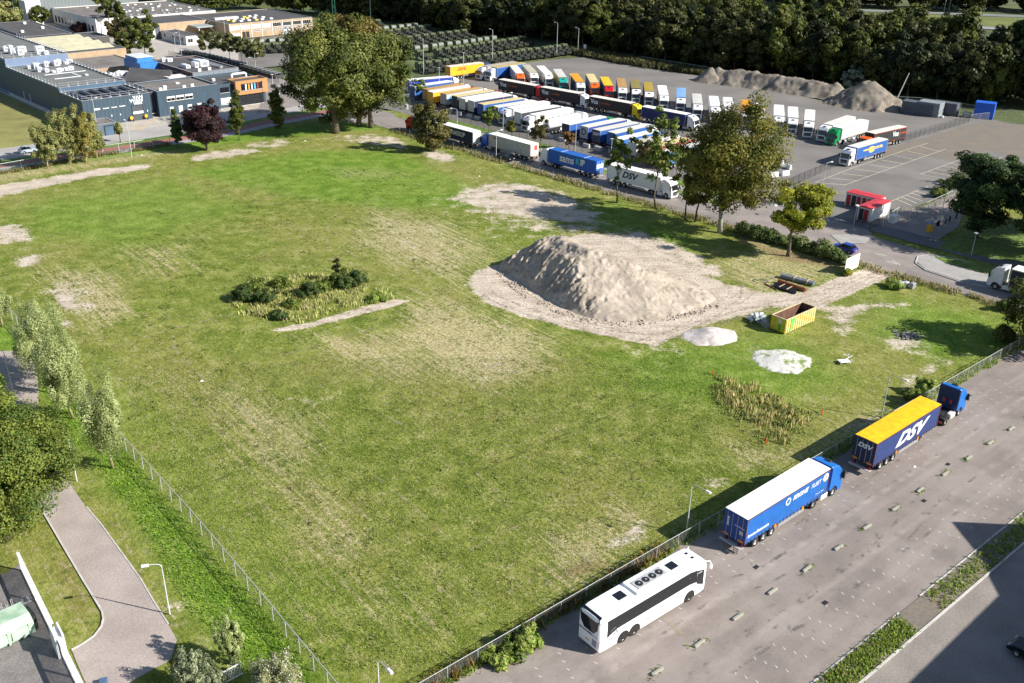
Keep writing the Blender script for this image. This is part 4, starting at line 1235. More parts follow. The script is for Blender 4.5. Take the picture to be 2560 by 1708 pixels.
# reed island in the field
reed = gp((525, 690), (548, 655), (600, 640), (700, 632), (790, 628), (850, 640), (895, 668), (905, 690), (860, 698), (780, 712), (700, 740), (640, 745), (590, 738), (545, 715))
blades('reed_bed', 'island of rough grass and reeds in the mown field', scatter_poly(reed, 4600, 11, 0, .35, 2.0), .62, .075, leafmat('reed_leaves', (.26, .30, .08), (.48, .48, .20), (.58, .50, .30), .16, .45), 3, 'reeds', spread=.3)
rng2 = np.random.default_rng(77)
bi = 0
for (x, y, H, Rr, lm_, lb) in ((560, 690, 2.6, 1.8, L_BUSH, 'dark low bush at the left end of the reed island'), (590, 668, 2.3, 1.9, L_OAK, 'bush beside the left end of the reed island'), (615, 695, 2.4, 1.7, L_BUSH, 'dark bush in the front left of the reed island'), (648, 662, 2.0, 1.6, L_OAK, 'olive bush in the middle left of the reed island'), (672, 705, 1.6, 1.3, L_OAK, 'small bush at the front of the reed island'), (705, 682, 2.6, 1.7, L_BUSH, 'dark rounded bush in the centre of the reed island'), (735, 670, 2.2, 1.6, L_OAK, 'olive bush right of the centre of the reed island'), (770, 660, 2.8, 1.7, L_OAK, 'bush beside the upright conifer in the reed island'), (800, 662, 3.2, 2.0, L_BUSH, 'large dark bush at the right of the reed island'), (822, 652, 2.4, 1.7, L_BUSH, 'dark bush behind the right end of the reed island'), (865, 690, 1.2, 1.4, L_WEED, 'bright low plant at the right tip of the reed island'), (640, 730, 1.2, 1.3, L_BUSH, 'low bush at the lower edge of the reed island')):
    bi += 1
    tree('bush', lb, G(x, y), H * .8, .1, Rr, .14, lm_, 30, 110, .05, seed=300 + bi, cat='bush', rc=.35, hollow=.2, nl=6)
tree('young_conifer', 'slim dark upright conifer rising from the reed island', G(773, 648), 4.2, .5, .65, .14, L_DARK2, 20, 70, .06, seed=320, cat='conifer', rc=.5, cone_=.4)
# rough patch with dry stalks at the right of the field
rough = gp((1618, 880), (1640, 858), (1740, 880), (1850, 935), (1885, 950), (1850, 1000), (1800, 1035), (1755, 1028), (1700, 985), (1640, 930))
blades('rough_patch', 'unmown patch of dark green weeds marked by orange stakes', scatter_poly(rough, 2600, 13, 0, .45, 3.0), .36, .07, leafmat('rough_leaves', (.14, .185, .04), (.29, .33, .10), (.42, .37, .19), .22, .42), 3, 'weeds', spread=.25)
blades('dry_stalks', 'brown seed stalks standing in the unmown patch', scatter_poly(rough, 260, 14, 0, .3, 3.0), .9, .05, L_STRAW, 4, 'stalks', spread=.12, bend=.12)
# planting strips in the lower lot
for sd, (u0, u1), lb in ((15, (-6, 35.4), 'weedy planting strip at the bottom of the parking lot'), (16, (39.6, 110), 'weedy planting strip beside the shaded road')):
    blades('planting', lb, scatter_poly([lot(u0, 19.4), lot(u1, 19.4), lot(u1, 21.5), lot(u0, 21.5)], 9000, sd, .06, None, .5), .28, .06, L_WEED, 3, 'weeds', spread=.15)
# hedge by the street
hz = 0
for (x, y, H, Rr) in ((1712, 540, 2.2, 2.0), (1738, 546, 2.4, 2.1), (1764, 553, 1.9, 1.8), (1790, 560, 1.6, 1.5), (1812, 565, 1.8, 1.6), (1838, 572, 2.0, 1.7), (1860, 580, 1.5, 1.4), (1885, 588, 2.6, 2.1), (1905, 594, 2.5, 2.0), (1925, 602, 1.9, 1.6), (1940, 606, 1.5, 1.3)):
    hz += 1
    tree('hedge_bush', 'hedge bush at the street corner, %s counted from the plane tree' % ('first second third fourth fifth sixth seventh eighth ninth tenth last'.split()[hz - 1]), G(x, y), H, .05, Rr, .17, L_HEDGE if hz > 3 else L_BUSH, 28, 110, .05, seed=340 + hz, cat='bush', rc=.36, hollow=.2, nl=4, group='hedge at the street corner')
for (x, y, H, Rr, lm_, lb) in ((1945, 880, 1, 1, L_BUSH, ''), (2117, 905, 2.6, 1.2, L_WEED, 'bright leafy bush between trailer and tractor at the fence'), (2090, 920, 1.6, 1.1, L_OAK, 'olive bush by the lower fence behind the trailer'), (2310, 715, 2.2, 1.3, L_HEDGE, 'grey-green bush at the street fence on the right'), (1180, 1495, 1.3, 1.4, L_OAK, 'dark bush at the lower fence left of the coach'), (1140, 1520, 1.1, 1.3, L_WEED, 'second dark bush at the lower fence, nearer the bottom edge'), (1212, 1480, 1.6, 1.2, L_WEED, 'leafy weed bush at the lower fence beside the coach'), (2170, 440, 2.6, 2.2, L_BUSH, 'green bush at the car park fence'), (2150, 452, 2.0, 1.8, L_OAK, 'olive bush at the car park fence corner'), (2200, 425, 3.2, 2.4, L_BUSH, 'tall bush at the end of the car park fence'), (2300, 785, 2.4, 2, L_DARK3, 'dark bush under the tree at the right end of the lower fence'), (2050, 660, 1.2, 1.4, L_WEED, 'weeds around the grey cabinets'), (1945, 632, .9, 1.0, L_LIME, 'yellow weeds at the foot of the white sign'), (150, 325, 2.0, 1.9, L_DARK3, ''), (118, 303, 3.0, 2.4, L_BUSH, 'dark bush in the dry grass left of the blue hall'), (1390, 118, 2, 3, L_DARK2, '')):
    if lb:
        bi += 1
        tree('bush', lb, G(x, y), H, .05, Rr, .16, lm_, 26, 100, .05, seed=360 + bi, cat='bush', rc=.36, hollow=.2, nl=4)
blades('bramble_bank', 'dark bramble bank between the truck park and the wood', scatter_path([S(1440, 128), S(1500, 143), S(1600, 162), S(1700, 176), S(1780, 186)], 3000, 9, 21), 1.6, .3, leafmat('bramble_leaves', (.04, .045, .016), (.09, .09, .035), (.15, .13, .06), .15), 3, 'brambles', spread=.5)
# tufts over the near field so the turf has relief
tuf = scatter_poly(gp((300, 1000), (700, 1540), (990, 1545), (1560, 1240), (1900, 990), (1600, 820), (900, 820), (300, 850)), 95000, 17, -.02)
blades('field_tufts', 'short tufts of grass across the near field', tuf, .13, .028, L_GRN, 1, 'grass', spread=.1, bend=.6)
tuf = scatter_poly(gp((40, 760), (200, 930), (300, 1050), (600, 1400), (730, 1568), (560, 1520), (430, 1400), (330, 1220), (230, 1080), (150, 1000)), 16000, 18, -.02)
blades('verge_tufts', 'lush bright grass between the left fence and the brick road', tuf, .20, .035, leafmat('lush_grass', (.085, .185, .014), (.20, .34, .035), None, trans=.4), 2, 'grass', spread=.2, bend=.6)

rg9 = np.random.default_rng(91)
cl = scatter_poly(gp((60, 640), (400, 420), (900, 380), (1150, 470), (1060, 620), (1200, 760), (1600, 800), (1850, 860), (1560, 1230), (990, 1530), (720, 1530), (250, 950)), 1500, 91, -.02, .05)
blades('weed_clumps', 'scattered darker weed clumps in the mown turf', cl, .20, .05, leafmat('clump_leaves', (.06, .10, .014), (.15, .19, .035), (.36, .31, .16), .12, .35), 9, 'weeds', spread=.28, bend=.8)
# clods round the foot of the big heap
foot = scatter_path(gp((1150, 625), (1180, 655), (1230, 690), (1300, 720), (1350, 738), (1450, 745), (1560, 725), (1650, 700)), 700, 1.8, 92, .03)
vs_, fs_ = [], []
for q in foot:
    r_ = abs(rg9.normal()) * .09 + .04
    a0 = rg9.random() * 6
    i0 = len(vs_)
    for k in range(5):
        vs_.append((q[0] + r_ * math.cos(a0 + k * 1.257) * rg9.uniform(.7, 1.2), q[1] + r_ * math.sin(a0 + k * 1.257) * rg9.uniform(.7, 1.2), q[2] - .02))
    vs_.append((q[0], q[1], q[2] + r_ * 1.0))
    fs_ += [(i0 + k, i0 + (k + 1) % 5, i0 + 5) for k in range(5)]
tag(put(fastmesh('sand_clods', np.array(vs_), np.array(fs_), [SANDM]), 'sand_clods'), 'clods of sand scattered at the foot of the big heap', 'clods', None, 'stuff')

# ================================================================ VEHICLES (x forward, y left, z up)
def wheel_meshes(r, w, n=18):
    ty = MB().lathe([(r * .56, -w / 2), (r * .93, -w / 2), (r, -w * .36), (r, w * .36), (r * .93, w / 2), (r * .56, w / 2), (r * .56, -w / 2)], axis='y', n=n, caps=False).mesh('wheel', [TYRE])
    rim = MB().lathe([(r * .565, -w * .42), (r * .565, w * .42)], axis='y', n=n, caps=False)
    for s_ in (-1, 1):
        rim.lathe([(r * .565, s_ * w * .42), (r * .48, s_ * w * .30), (r * .30, s_ * w * .22), (r * .24, s_ * w * .40), (.001, s_ * w * .42)], axis='y', n=n, caps=False)
    return ty, rim.mesh('rim', [RIM])
W_TRUCK, W_TWIN, W_CAR, W_MIL = wheel_meshes(.51, .34), wheel_meshes(.51, .62), wheel_meshes(.33, .22, 14), wheel_meshes(.58, .36, 12)
def wheel(wm, par, x, y, z):
    o = put(wm[0], 'wheel', par, (x, y, z))
    put(wm[1], 'rim', o)
def arch(cx, cz, r, a0, a1, n=7):
    return [(cx + r * math.cos(a0 + (a1 - a0) * k / (n - 1)), cz + r * math.sin(a0 + (a1 - a0) * k / (n - 1))) for k in range(n)]
# cab: local origin at the cab's rear bottom centre
cabprof = [(0, .95)] + arch(.95, .52, .66, math.pi * .80, math.pi * .02) + [(1.72, .32), (2.26, .30), (2.34, .62), (2.34, 1.15), (2.26, 1.72), (2.04, 2.72), (1.90, 2.98), (1.50, 3.40), (.75, 3.70), (.05, 3.82), (0, 3.80)]
CAB = MB().prism(cabprof, -1.24, 1.24, 0, .05, .14).mesh('cab', [WHITE])
lowprof = [(0, .95)] + arch(.95, .52, .66, math.pi * .80, math.pi * .02) + [(1.72, .32), (2.26, .30), (2.34, .62), (2.34, 1.15), (2.26, 1.72), (2.06, 2.62), (1.86, 2.90), (1.2, 3.10), (.05, 3.16), (0, 3.12)]
CABLOW = MB().prism(lowprof, -1.24, 1.24, 0, .05, .14).mesh('cab', [WHITE])
SCREEN = MB().loft([[(2.235, -1.06, 1.76), (2.275, -1.06, 1.76), (2.085, -1.0, 2.62), (2.045, -1.0, 2.62)], [(2.235, 1.06, 1.76), (2.275, 1.06, 1.76), (2.085, 1.0, 2.62), (2.045, 1.0, 2.62)]]).mesh('windscreen', [GLASS])
VISOR = MB().loft([[(2.04, -1.05, 2.66), (2.30, -1.05, 2.60), (2.28, -1.05, 2.72), (2.02, -1.05, 2.80)], [(2.04, 1.05, 2.66), (2.30, 1.05, 2.60), (2.28, 1.05, 2.72), (2.02, 1.05, 2.80)]]).mesh('sun_visor', [DARK])
GRILLE = MB().box(2.30, 2.36, -.80, .80, .72, 1.50).box(2.33, 2.375, -.85, .85, 1.08, 1.12, 1).box(2.33, 2.375, -.85, .85, .88, .92, 1).mesh('grille', [DARK, RIM])
HEADL = MB().box(2.24, 2.352, -.2, .2, .55, .80).mesh('headlight', [LIGHT])
SIDEW = MB().loft([[(1.05, -.012, 1.86), (1.98, -.012, 1.80), (1.86, -.012, 2.52), (1.05, -.012, 2.56)], [(1.05, .012, 1.86), (1.98, .012, 1.80), (1.86, .012, 2.52), (1.05, .012, 2.56)]]).mesh('side_window', [GLASS])
MIRR = MB().bev(-.12, .06, -.16, .16, -.42, .42, .04).box(-.04, 0, -.42, -.1, .28, .34).mesh('mirror', [DARK])
HATCH = MB().box(.75, 1.25, -.35, .35, 3.60, 3.76, 0, (.12, .0, .05, .05)).mesh('roof_hatch', [DARK])
TCHAS = MB().box(-3.6, 1.5, -.42, .42, .62, .90).box(-3.55, -3.3, -1.1, 1.1, .55, .8).box(-2.6, -1.5, -.5, .5, .92, 1.14).mesh('chassis', [CHASSIS])
TANK = MB().bev(-1.35, -.05, -.32, .32, .38, .98, .10).mesh('side_fairing', [WHITE])
MUD = MB().loft([[(x, -.34, z) for x, z in arch(-2.2, .52, .68, math.pi * .02, math.pi * .98, 8)], [(x, .34, z) for x, z in arch(-2.2, .52, .68, math.pi * .02, math.pi * .98, 8)]], closed=False, caps=False).mesh('mudguard', [CHASSIS])
def tractor(par, x0, col, low=False, skirt=None, visor=True):
    """cab and running gear; x0 = rear of cab in the parent's axes"""
    c = put(CABLOW if low else CAB, 'cab', par, (x0, 0, 0), mats=[col])
    put(SCREEN, 'windscreen', c)
    if visor: put(VISOR, 'sun_visor', c)
    put(GRILLE, 'grille', c)
    for s_ in (-1, 1):
        put(HEADL, 'headlight', c, (0, s_ * .92, 0))
        put(SIDEW, 'side_window', c, (0, s_ * 1.222, 0))
        put(MIRR, 'mirror', c, (2.12, s_ * 1.42, 2.25))
    if not low: put(HATCH, 'roof_hatch', c)
    ch = put(TCHAS, 'chassis', par, (x0, 0, 0))
    for s_ in (-1, 1):
        put(TANK, 'side_fairing', ch, (0, s_ * .9, 0), mats=[skirt or RIM])
        put(MUD, 'mudguard', ch, (-.35, s_ * .92, 0))
        wheel(W_TRUCK, par, x0 + .95, s_ * 1.04, .51)
        wheel(W_TWIN, par, x0 - 2.55, s_ * .90, .51)
def trailer_meshes(L):
    h = L / 2
    body = MB().box(-h, h, -1.27, 1.27, 1.08, 3.93)
    for s_ in (-1, 1):                                   # corner posts and side rails stand proud of the tarpaulin
        body.box(-h - .01, -h + .12, s_ * 1.285 - .01, s_ * 1.285 + .01, 1.05, 3.95, 1)
        body.box(h - .10, h + .01, s_ * 1.285 - .01, s_ * 1.285 + .01, 1.05, 3.95, 1)
        body.box(-h + .1, h - .1, s_ * 1.283 - .008, s_ * 1.283 + .008, 3.80, 3.95, 1)
        body.box(-h + .1, h - .1, s_ * 1.283 - .008, s_ * 1.283 + .008, 1.30, 1.33, 1)
    body = body.mesh('trailer_body', [WHITE, RIM])
    n = 12
    rg_ = []
    for k in range(5):
        y = -1.285 + 2.57 * k / 4
        z = 3.955 + .03 * (1 - ((k - 2) / 2) ** 2)
        rg_.append(z)
    roof = MB()
    roof.loft([[(-h, -1.29, 3.93), (-h, 1.29, 3.93), (-h, 1.29, 3.965), (-h, .6, 3.99), (-h, 0, 4.0), (-h, -.6, 3.99), (-h, -1.29, 3.965)], [(h, -1.29, 3.93), (h, 1.29, 3.93), (h, 1.29, 3.965), (h, .6, 3.99), (h, 0, 4.0), (h, -.6, 3.99), (h, -1.29, 3.965)]])
    for k in range(1, 9):
        x = -h + L * k / 9
        roof.loft([[(x - .025, -1.28, 3.964), (x + .025, -1.28, 3.964), (x + .02, -1.28, 3.974), (x - .02, -1.28, 3.974)], [(x - .025, 0, 3.999), (x + .025, 0, 3.999), (x + .02, 0, 4.012), (x - .02, 0, 4.012)], [(x - .025, 1.28, 3.964), (x + .025, 1.28, 3.964), (x + .02, 1.28, 3.974), (x - .02, 1.28, 3.974)]])
    roof = roof.mesh('roof', [WHITE])
    door = MB().box(-.05, 0, .01, 1.2, 1.12, 3.86).box(-.075, -.05, .28, .32, 1.15, 3.84, 1).box(-.075, -.05, .86, .90, 1.15, 3.84, 1).mesh('rear_door', [WHITE, RIM])
    ch = MB().box(-h + .1, h - .2, -.55, .55, .88, 1.07).box(h - 2.6, h - 2.3, -.9, -.7, .25, .95).box(h - 2.6, h - 2.3, .7, .9, .25, .95).box(-h - .05, -h + .1, -1.2, 1.2, .45, .62, 1).box(-h + .05, -h + .2, -.9, -.7, .5, .95).box(-h + .05, -h + .2, .7, .9, .5, .95).mesh('chassis', [CHASSIS, RIM])
    skirt = MB().box(-1.3, 3.0, -.03, .03, .52, .92).mesh('side_guard', [RIM])
    strap = MB()
    x = -h + .4
    while x < h - .3:
        strap.box(x - .035, x + .035, -.012, .012, 1.0, 1.29)
        x += .58
    strap = strap.mesh('curtain_straps', [DARK])
    return dict(body=body, roof=roof, door=door, ch=ch, skirt=skirt, strap=strap)
TR = trailer_meshes(13.6)
TR7 = trailer_meshes(7.6)
TAIL = MB().box(-.09, 0, -.28, .28, .66, .82).mesh('tail_light', [RED])
REFL = MB().box(-.06, 0, -.3, .3, -.09, .09).mesh('marker_board', [AMBER])
SIDEM = MB().box(-.17, .17, -.01, .01, -.17, .17).mesh('side_marker', [AMBER])
def trailer(par, x0, side, roof, rear=None, frame=None, T=TR, L=13.6, straps=True, detail=False):
    h = L / 2
    bd = put(T['body'], 'trailer_body', par, (x0, 0, 0), mats=[side, frame])
    put(T['roof'], 'roof', bd, mats=[roof])
    d1 = put(T['door'], 'rear_door', bd, (-h, 0, 0), mats=[rear or side, None])
    d2 = put(T['door'], 'rear_door', bd, (-h, 0, 0), mats=[rear or side, None], scale=(1, -1, 1))
    if straps:
        for s_ in (-1, 1): put(T['strap'], 'curtain_straps', bd, (0, s_ * 1.296, 0))
    ch = put(T['ch'], 'trailer_chassis', par, (x0, 0, 0))
    for s_ in (-1, 1):
        put(T['skirt'], 'side_guard', ch, (0, s_ * 1.2, 0))
        put(TAIL, 'tail_light', ch, (-h - .06, s_ * .9, 0))
        if detail:
            put(REFL, 'marker_board', bd, (-h - .055, s_ * .85, 1.35))
            for xx in (-2.0, 2.6): put(SIDEM, 'side_marker', bd, (xx, s_ * 1.31, 1.12))
        for xx in (-4.9, -3.6, -2.3) if L > 10 else (-2.2, 1.4):
            wheel(W_TRUCK, par, x0 + xx, s_ * 1.06, .51)
    return bd
GRP = 'articulated trucks in the truck park'
def truck(F, head, cab, side, roof, label, rear=None, frame=None, low=False, name='articulated_truck', skirt=None, straps=True, group=None, detail=False, visor=True, gap=.55):
    """F: ground point under the middle of the trailer's front edge, head in degrees"""
    a = R(head)
    c = Vector((F[0] - 6.8 * math.cos(a), F[1] - 6.8 * math.sin(a), .03))
    root = thing(name, label, 'truck', c, a, group)
    tractor(root, 6.8 + gap, cab, low, skirt, visor)
    bd = trailer(root, 0, side, roof, rear, frame, straps=straps, detail=detail)
    return root, bd
W_, OW, GW = tarp('eeeeee'), tarp('dcd8cf'), tarp('c3c4c4')
cW, cO, cR, cT, cB, cG, cY = paint('e8e9ea'), paint('e8641c'), paint('c01824'), paint('1f9a94'), paint('1a49a8'), paint('178a4c'), paint('f0d21a')
navy, blk, blu, lblu, amb, tan, oli, yel, gry, beige = tarp('1d2a52'), tarp('26262a'), tarp('1f56a0'), tarp('7ba4d8'), tarp('d9971f'), tarp('b08a52'), tarp('8a7c45'), tarp('f0b81c'), tarp('a9a8a6'), tarp('d2bf8a')
# row of cabs facing the camera
F = [((0.65, 299.98), -81, cO, gry, OW, 'orange cab under pale grey roof, first of the row facing the camera'),
     ((4.76, 301.62), -80.5, cW, gry, tarp('b5b19c'), 'white cab under olive-grey roof, second of the row facing the camera'),
     ((9.25, 300.0), -81, cW, OW, W_, 'all white truck with black screen, third of the row facing the camera'),
     ((13.47, 294.8), -85, cT, tarp('a89a5a'), tarp('c4c6c2'), 'teal cab truck with pale roof in the row facing the camera'),
     ((18.29, 287.6), -85, cW, navy, amb, 'white cab under amber roof between teal and orange cabs'),
     ((22.51, 287.4), -88, cO, gry, beige, 'orange cab under beige roof right of the amber one'),
     ((26.3, 282.87), -89, cR, navy, yel, 'red cab under bright yellow roof in the row facing the camera'),
     ((30.11, 280.99), -93, cW, GW, tan, 'white cab under tan brown roof right of the red cab'),
     ((33.85, 279.5), -94, cW, blk, oli, 'white cab under dark olive roof, left of two olive ones'),
     ((37.13, 275.9), -95, cW, gry, tarp('a58f35'), 'white cab under mustard roof, right of two olive ones'),
     ((40.66, 271.11), -95, cW, OW, W_, 'white cab and white roof before the blue roofed truck'),
     ((44.94, 268.16), -99, cW, lblu, lblu, 'white cab under light blue roof in the row facing the camera'),
     ((48.23, 260.07), -98, cW, GW, tarp('c8c6c2'), 'white cab under grey-white roof left of the plane crown'),
     ((52.4, 257.2), -98, cW, W_, W_, 'white truck just left of the plane tree top'),
     ((55.8, 256.0), -99, cW, W_, tarp('d8d8d6'), 'white truck hidden behind the left of the plane tree top'),
     ((60.0, 253.0), -100, cW, amb, amb, 'amber roofed truck peeping over the plane tree'),
     ((62.5, 249.2), -101, cW, W_, W_, 'white roofed truck behind the plane tree right of the amber one'),
     ((66.9, 247.3), -103, cW, W_, W_, 'white truck at the right edge of the plane crown'),
     ((69.91, 245.31), -104, cW, OW, tarp('e6e2dc'), 'white cab truck, left of the pair right of the plane crown'),
     ((73.16, 242.23), -106, cW, OW, tarp('e0dcd4'), 'white cab truck, right of the pair right of the plane crown')]
for (f, hd, cb, sd, rf, lb) in F:
    truck(f, hd, cb, sd, rf, lb, group=GRP)
truck((76.67, 238.26), -131, cW, GW, OW, 'white cab truck with black grille behind the green cab', group=GRP)
truck((78.09, 234.91), -135, cG, tarp('b9bcbd'), W_, 'green cab truck with silver trailer in the right of the truck park', group=GRP, detail=True)
def vos(bd, s_):
    f = 'y-' if s_ < 0 else 'y+'
    y = s_ * 1.285
    letter('Vos', 1.75, bd, (-4.9 if s_ < 0 else -2.3, y, 2.75), f, LETW, 0, .05, .9)
    put(MB().box(-.03, .03, -.01, .01, 1.6, 3.6).mesh('stripe', [LETG]), 'stripe', bd, (-3.1 if s_ < 0 else -3.95, y, 0))
    letter('Logistics', .85, bd, (-1.2 if s_ < 0 else -5.3, y, 2.75), f, LETO, .1, .015)
_, bd = truck((84.42, 230.1), -142, cO, blk, OW, 'orange low cab truck with black Vos trailer on the right', group=GRP, low=True, frame=M('orange_frame', (.42, .06, .02), .5), detail=True)
vos(bd, 1)
_, bd = truck((75.83, 215.88), -137.5, cW, blu, OW, 'white cab truck with blue trailer bearing a yellow flash beside the car park fence', group=GRP, detail=True)
fl = MB().poly([(4.2, 1.29, 3.0), (1.6, 1.29, 3.05), (1.3, 1.29, 3.35), (-.2, 1.29, 3.35), (-.8, 1.29, 3.1), (-4.6, 1.29, 3.1), (-4.2, 1.29, 2.85), (-4.9, 1.29, 2.55), (-.7, 1.29, 2.5), (-1.0, 1.29, 2.2), (.2, 1.29, 1.9), (1.2, 1.29, 2.05), (1.7, 1.29, 2.7), (3.8, 1.29, 2.72)])
put(fl.mesh('flash_emblem', [LETY]), 'flash_emblem', bd)
letter('LKW WALTER', .62, bd, (-1.4, 1.295, 2.78), 'y+', M('lettering_blue', (.05, .13, .4), .5), .2, .01, 1.0)
# line of Vos trucks
for (f, hd, cb, lb) in (((5.63, 281.0), -40, cR, 'red cab truck with black Vos trailer, first of the Vos line'), ((17.73, 270.84), -39.5, cW, 'white cab truck with black Vos trailer, middle of the Vos line'), ((30.87, 259.09), -40, cY, 'yellow and black cab truck with Vos trailer, last of the Vos line')):
    _, bd = truck(f, hd, cb, blk, OW, lb, group=GRP, frame=M('maroon_frame', (.12, .035, .03), .5), detail=True)
    vos(bd, -1)
truck((43.66, 246.81), -41.5, cW, tarp('16265e'), W_, 'white cab truck with plain navy trailer behind the Vos line', group=GRP, detail=True)
# middle block
truck((-20.1, 292.1), 30, cW, tarp('1d3aa0'), W_, 'white cab truck with royal blue trailer at the poplars', group=GRP)
truck((-19.5, 285.0), 42, cW, blu, W_, 'white roofed truck behind the poplar, second from the block end', group=GRP)
MID = [((-16.08, 281.44), 46, cW, tan, tan, 'tan roofed truck with white cab near the poplars', None),
       ((-13.93, 277.6), 43, cR, tarp('e0a81c'), W_, 'white roofed truck with yellow sides and red cab', tarp('e6ae1c')),
       ((-10.49, 275.72), 45, cW, GW, tarp('b99a66'), 'tan roofed truck with pale side and blue emblem', tarp('b7b4aa')),
       ((-7.05, 272.66), 44, cR, blk, beige, 'sand-yellow roofed truck with black sides and red cab', blk),
       ((-4.85, 269.65), 44, cW, OW, W_, 'white truck beside the navy sided one, rear doors grey', OW),
       ((-2.24, 266.98), 43, cW, navy, W_, 'white roofed truck with navy side and grey rear doors', OW),
       ((0.79, 262.7), 41, cW, blu, beige, 'beige roofed truck with blue side and yellow sign', blu),
       ((4.64, 259.74), 41, paint('a85a9a'), blu, OW, 'pale roofed truck with blue side and pinkish cab', oli),
       ((10.34, 253.82), 42, cW, tarp('35353a'), W_, 'white roofed truck with charcoal side and white rear doors', W_),
       ((21.67, 242.26), 44, cG, blu, W_, 'white roofed truck with blue side and green cab', navy),
       ((26.12, 239.8), 43, cW, tarp('24408e'), OW, 'pale roofed truck with a large D on its grey rear doors', GW),
       ((28.91, 236.32), 42, cW, blu, tarp('d0cdc6'), 'pale roofed truck with DSV on its navy rear doors', navy),
       ((32.0, 234.31), 44, cW, blu, OW, 'pale roofed truck with blue side behind the slim trees', blu),
       ((33.3, 228.22), 43, cB, tarp('2a6cc0'), W_, 'white roofed truck with bright blue stripe side behind the slim trees', blu),
       ((36.08, 225.05), 43, cW, GW, tarp('bcb8ae'), 'grey roofed truck with white rear doors behind the slim trees', OW),
       ((39.2, 220.8), 43, cR, tarp('b03a2c'), beige, 'tan roofed truck with red side half hidden by the slim trees', OW),
       ((42.0, 217.6), 43, cW, tarp('3b74b8'), OW, 'blue sided truck hidden behind the plane tree', blu)]
for (f, hd, cb, sd, rf, lb, rr_) in MID:
    rt_, bd = truck(f, hd, cb, sd, rf, lb, rear=rr_, group=GRP)
    if 'large D' in lb: letter('D', 2.2, bd, (-6.86, 0, 2.6), 'x-', LETN, 0, .06)
    if 'DSV' in lb: letter('DSV', .95, bd, (-6.86, 0, 3.0), 'x-', LETW, .25, .03, 1.1)
    if 'blue emblem' in lb:
        put(MB().poly([(-5.9, -1.29, 2.0), (-5.0, -1.29, 1.9), (-4.6, -1.29, 2.7), (-5.3, -1.29, 3.3), (-6.0, -1.29, 2.8)]).mesh('emblem', [tarp('3f8ad0')]), 'emblem', bd)
    if 'yellow sign' in lb: put(MB().poly([(-3.6, -1.29, 1.7), (-1.2, -1.29, 1.9), (-1.0, -1.29, 2.5), (-3.3, -1.29, 2.4)]).mesh('emblem', [LETY]), 'emblem', bd)
truck((-1.82, 249.48), -136, cW, GW, W_, 'white cab truck facing the street, left of the two in the middle block', group=GRP)
truck((4.01, 242.04), -136, cW, OW, W_, 'white cab truck facing the street, beside the tanker', group=GRP)
# tanker
def tanker(F_, head, label):
    a = R(head); c = Vector((F_[0] - 6 * math.cos(a), F_[1] - 6 * math.sin(a), .03))
    root = thing('tanker_truck', label, 'truck', c, a, GRP)
    tractor(root, 6.7, cW)
    b = MB()
    prof = [(.2, -6.2), (1.0, -6.1), (1.24, -5.7), (1.26, 0), (1.24, 5.6), (1.0, 6.0), (.2, 6.1)]
    rings = []
    for (r, o) in prof:
        rings.append([(o, r * math.cos(2 * math.pi * k / 20), 2.45 + r * 1.05 * math.sin(2 * math.pi * k / 20)) for k in range(20)])
    b.loft(rings)
    tk = b.build('tank', paint('f2f2f2', .25), root, True)
    put(MB().box(-5, 5, -.35, .35, 3.70, 3.78).mesh('catwalk', [GREY]), 'catwalk', tk)
    for x in (-3.5, -1.2, 1.2, 3.5): put(MB().cyl((x, 0, 3.72), .28, .22).mesh('manhole', [GREY]), 'manhole', tk)
    put(MB().box(-6, 5.9, -.5, .5, .9, 1.3).box(-6.2, -6.0, -1.2, 1.2, .5, .8).mesh('trailer_chassis', [CHASSIS]), 'trailer_chassis', root)
    for s_ in (-1, 1):
        put(MB().box(-2, 4.5, -.03, .03, .6, 1.3).mesh('side_guard', [WHITE]), 'side_guard', root, (0, s_ * 1.2, 0))
        for x in (-4.9, -3.6, -2.3): wheel(W_TRUCK, root, x, s_ * 1.06, .51)
tanker((15.6, 247.0), 46.5, 'white tanker truck with rounded tank beside the white cabs')
# yellow trailer and neighbours at the far left of the park
_, bd = truck((-11.58, 317.73), 41, cB, tarp('e8ac14'), tarp('e6d8c0'), 'yellow DHL trailer truck along the military fence', group=GRP, detail=True)
letter('DHL', 1.25, bd, (-2.3, -1.29, 2.9), 'y-', LETR, .35, .04, 1.4)
truck((-10.35, 310.68), -134, cW, gry, tarp('b0a690'), 'white cab truck with grey roof, left of the pair facing the block', group=GRP)
_, bd = truck((-7.42, 308.83), -133, cW, blu, tarp('b8a66a'), 'white cab truck with blue trailer and yellow lettering, right of the pair', group=GRP)
put(MB().poly([(-2, 1.29, 1.5), (.2, 1.29, 1.7), (1.0, 1.29, 3.2), (-.8, 1.29, 3.4), (-2.2, 1.29, 2.6)]).mesh('emblem', [LETY]), 'emblem', bd)
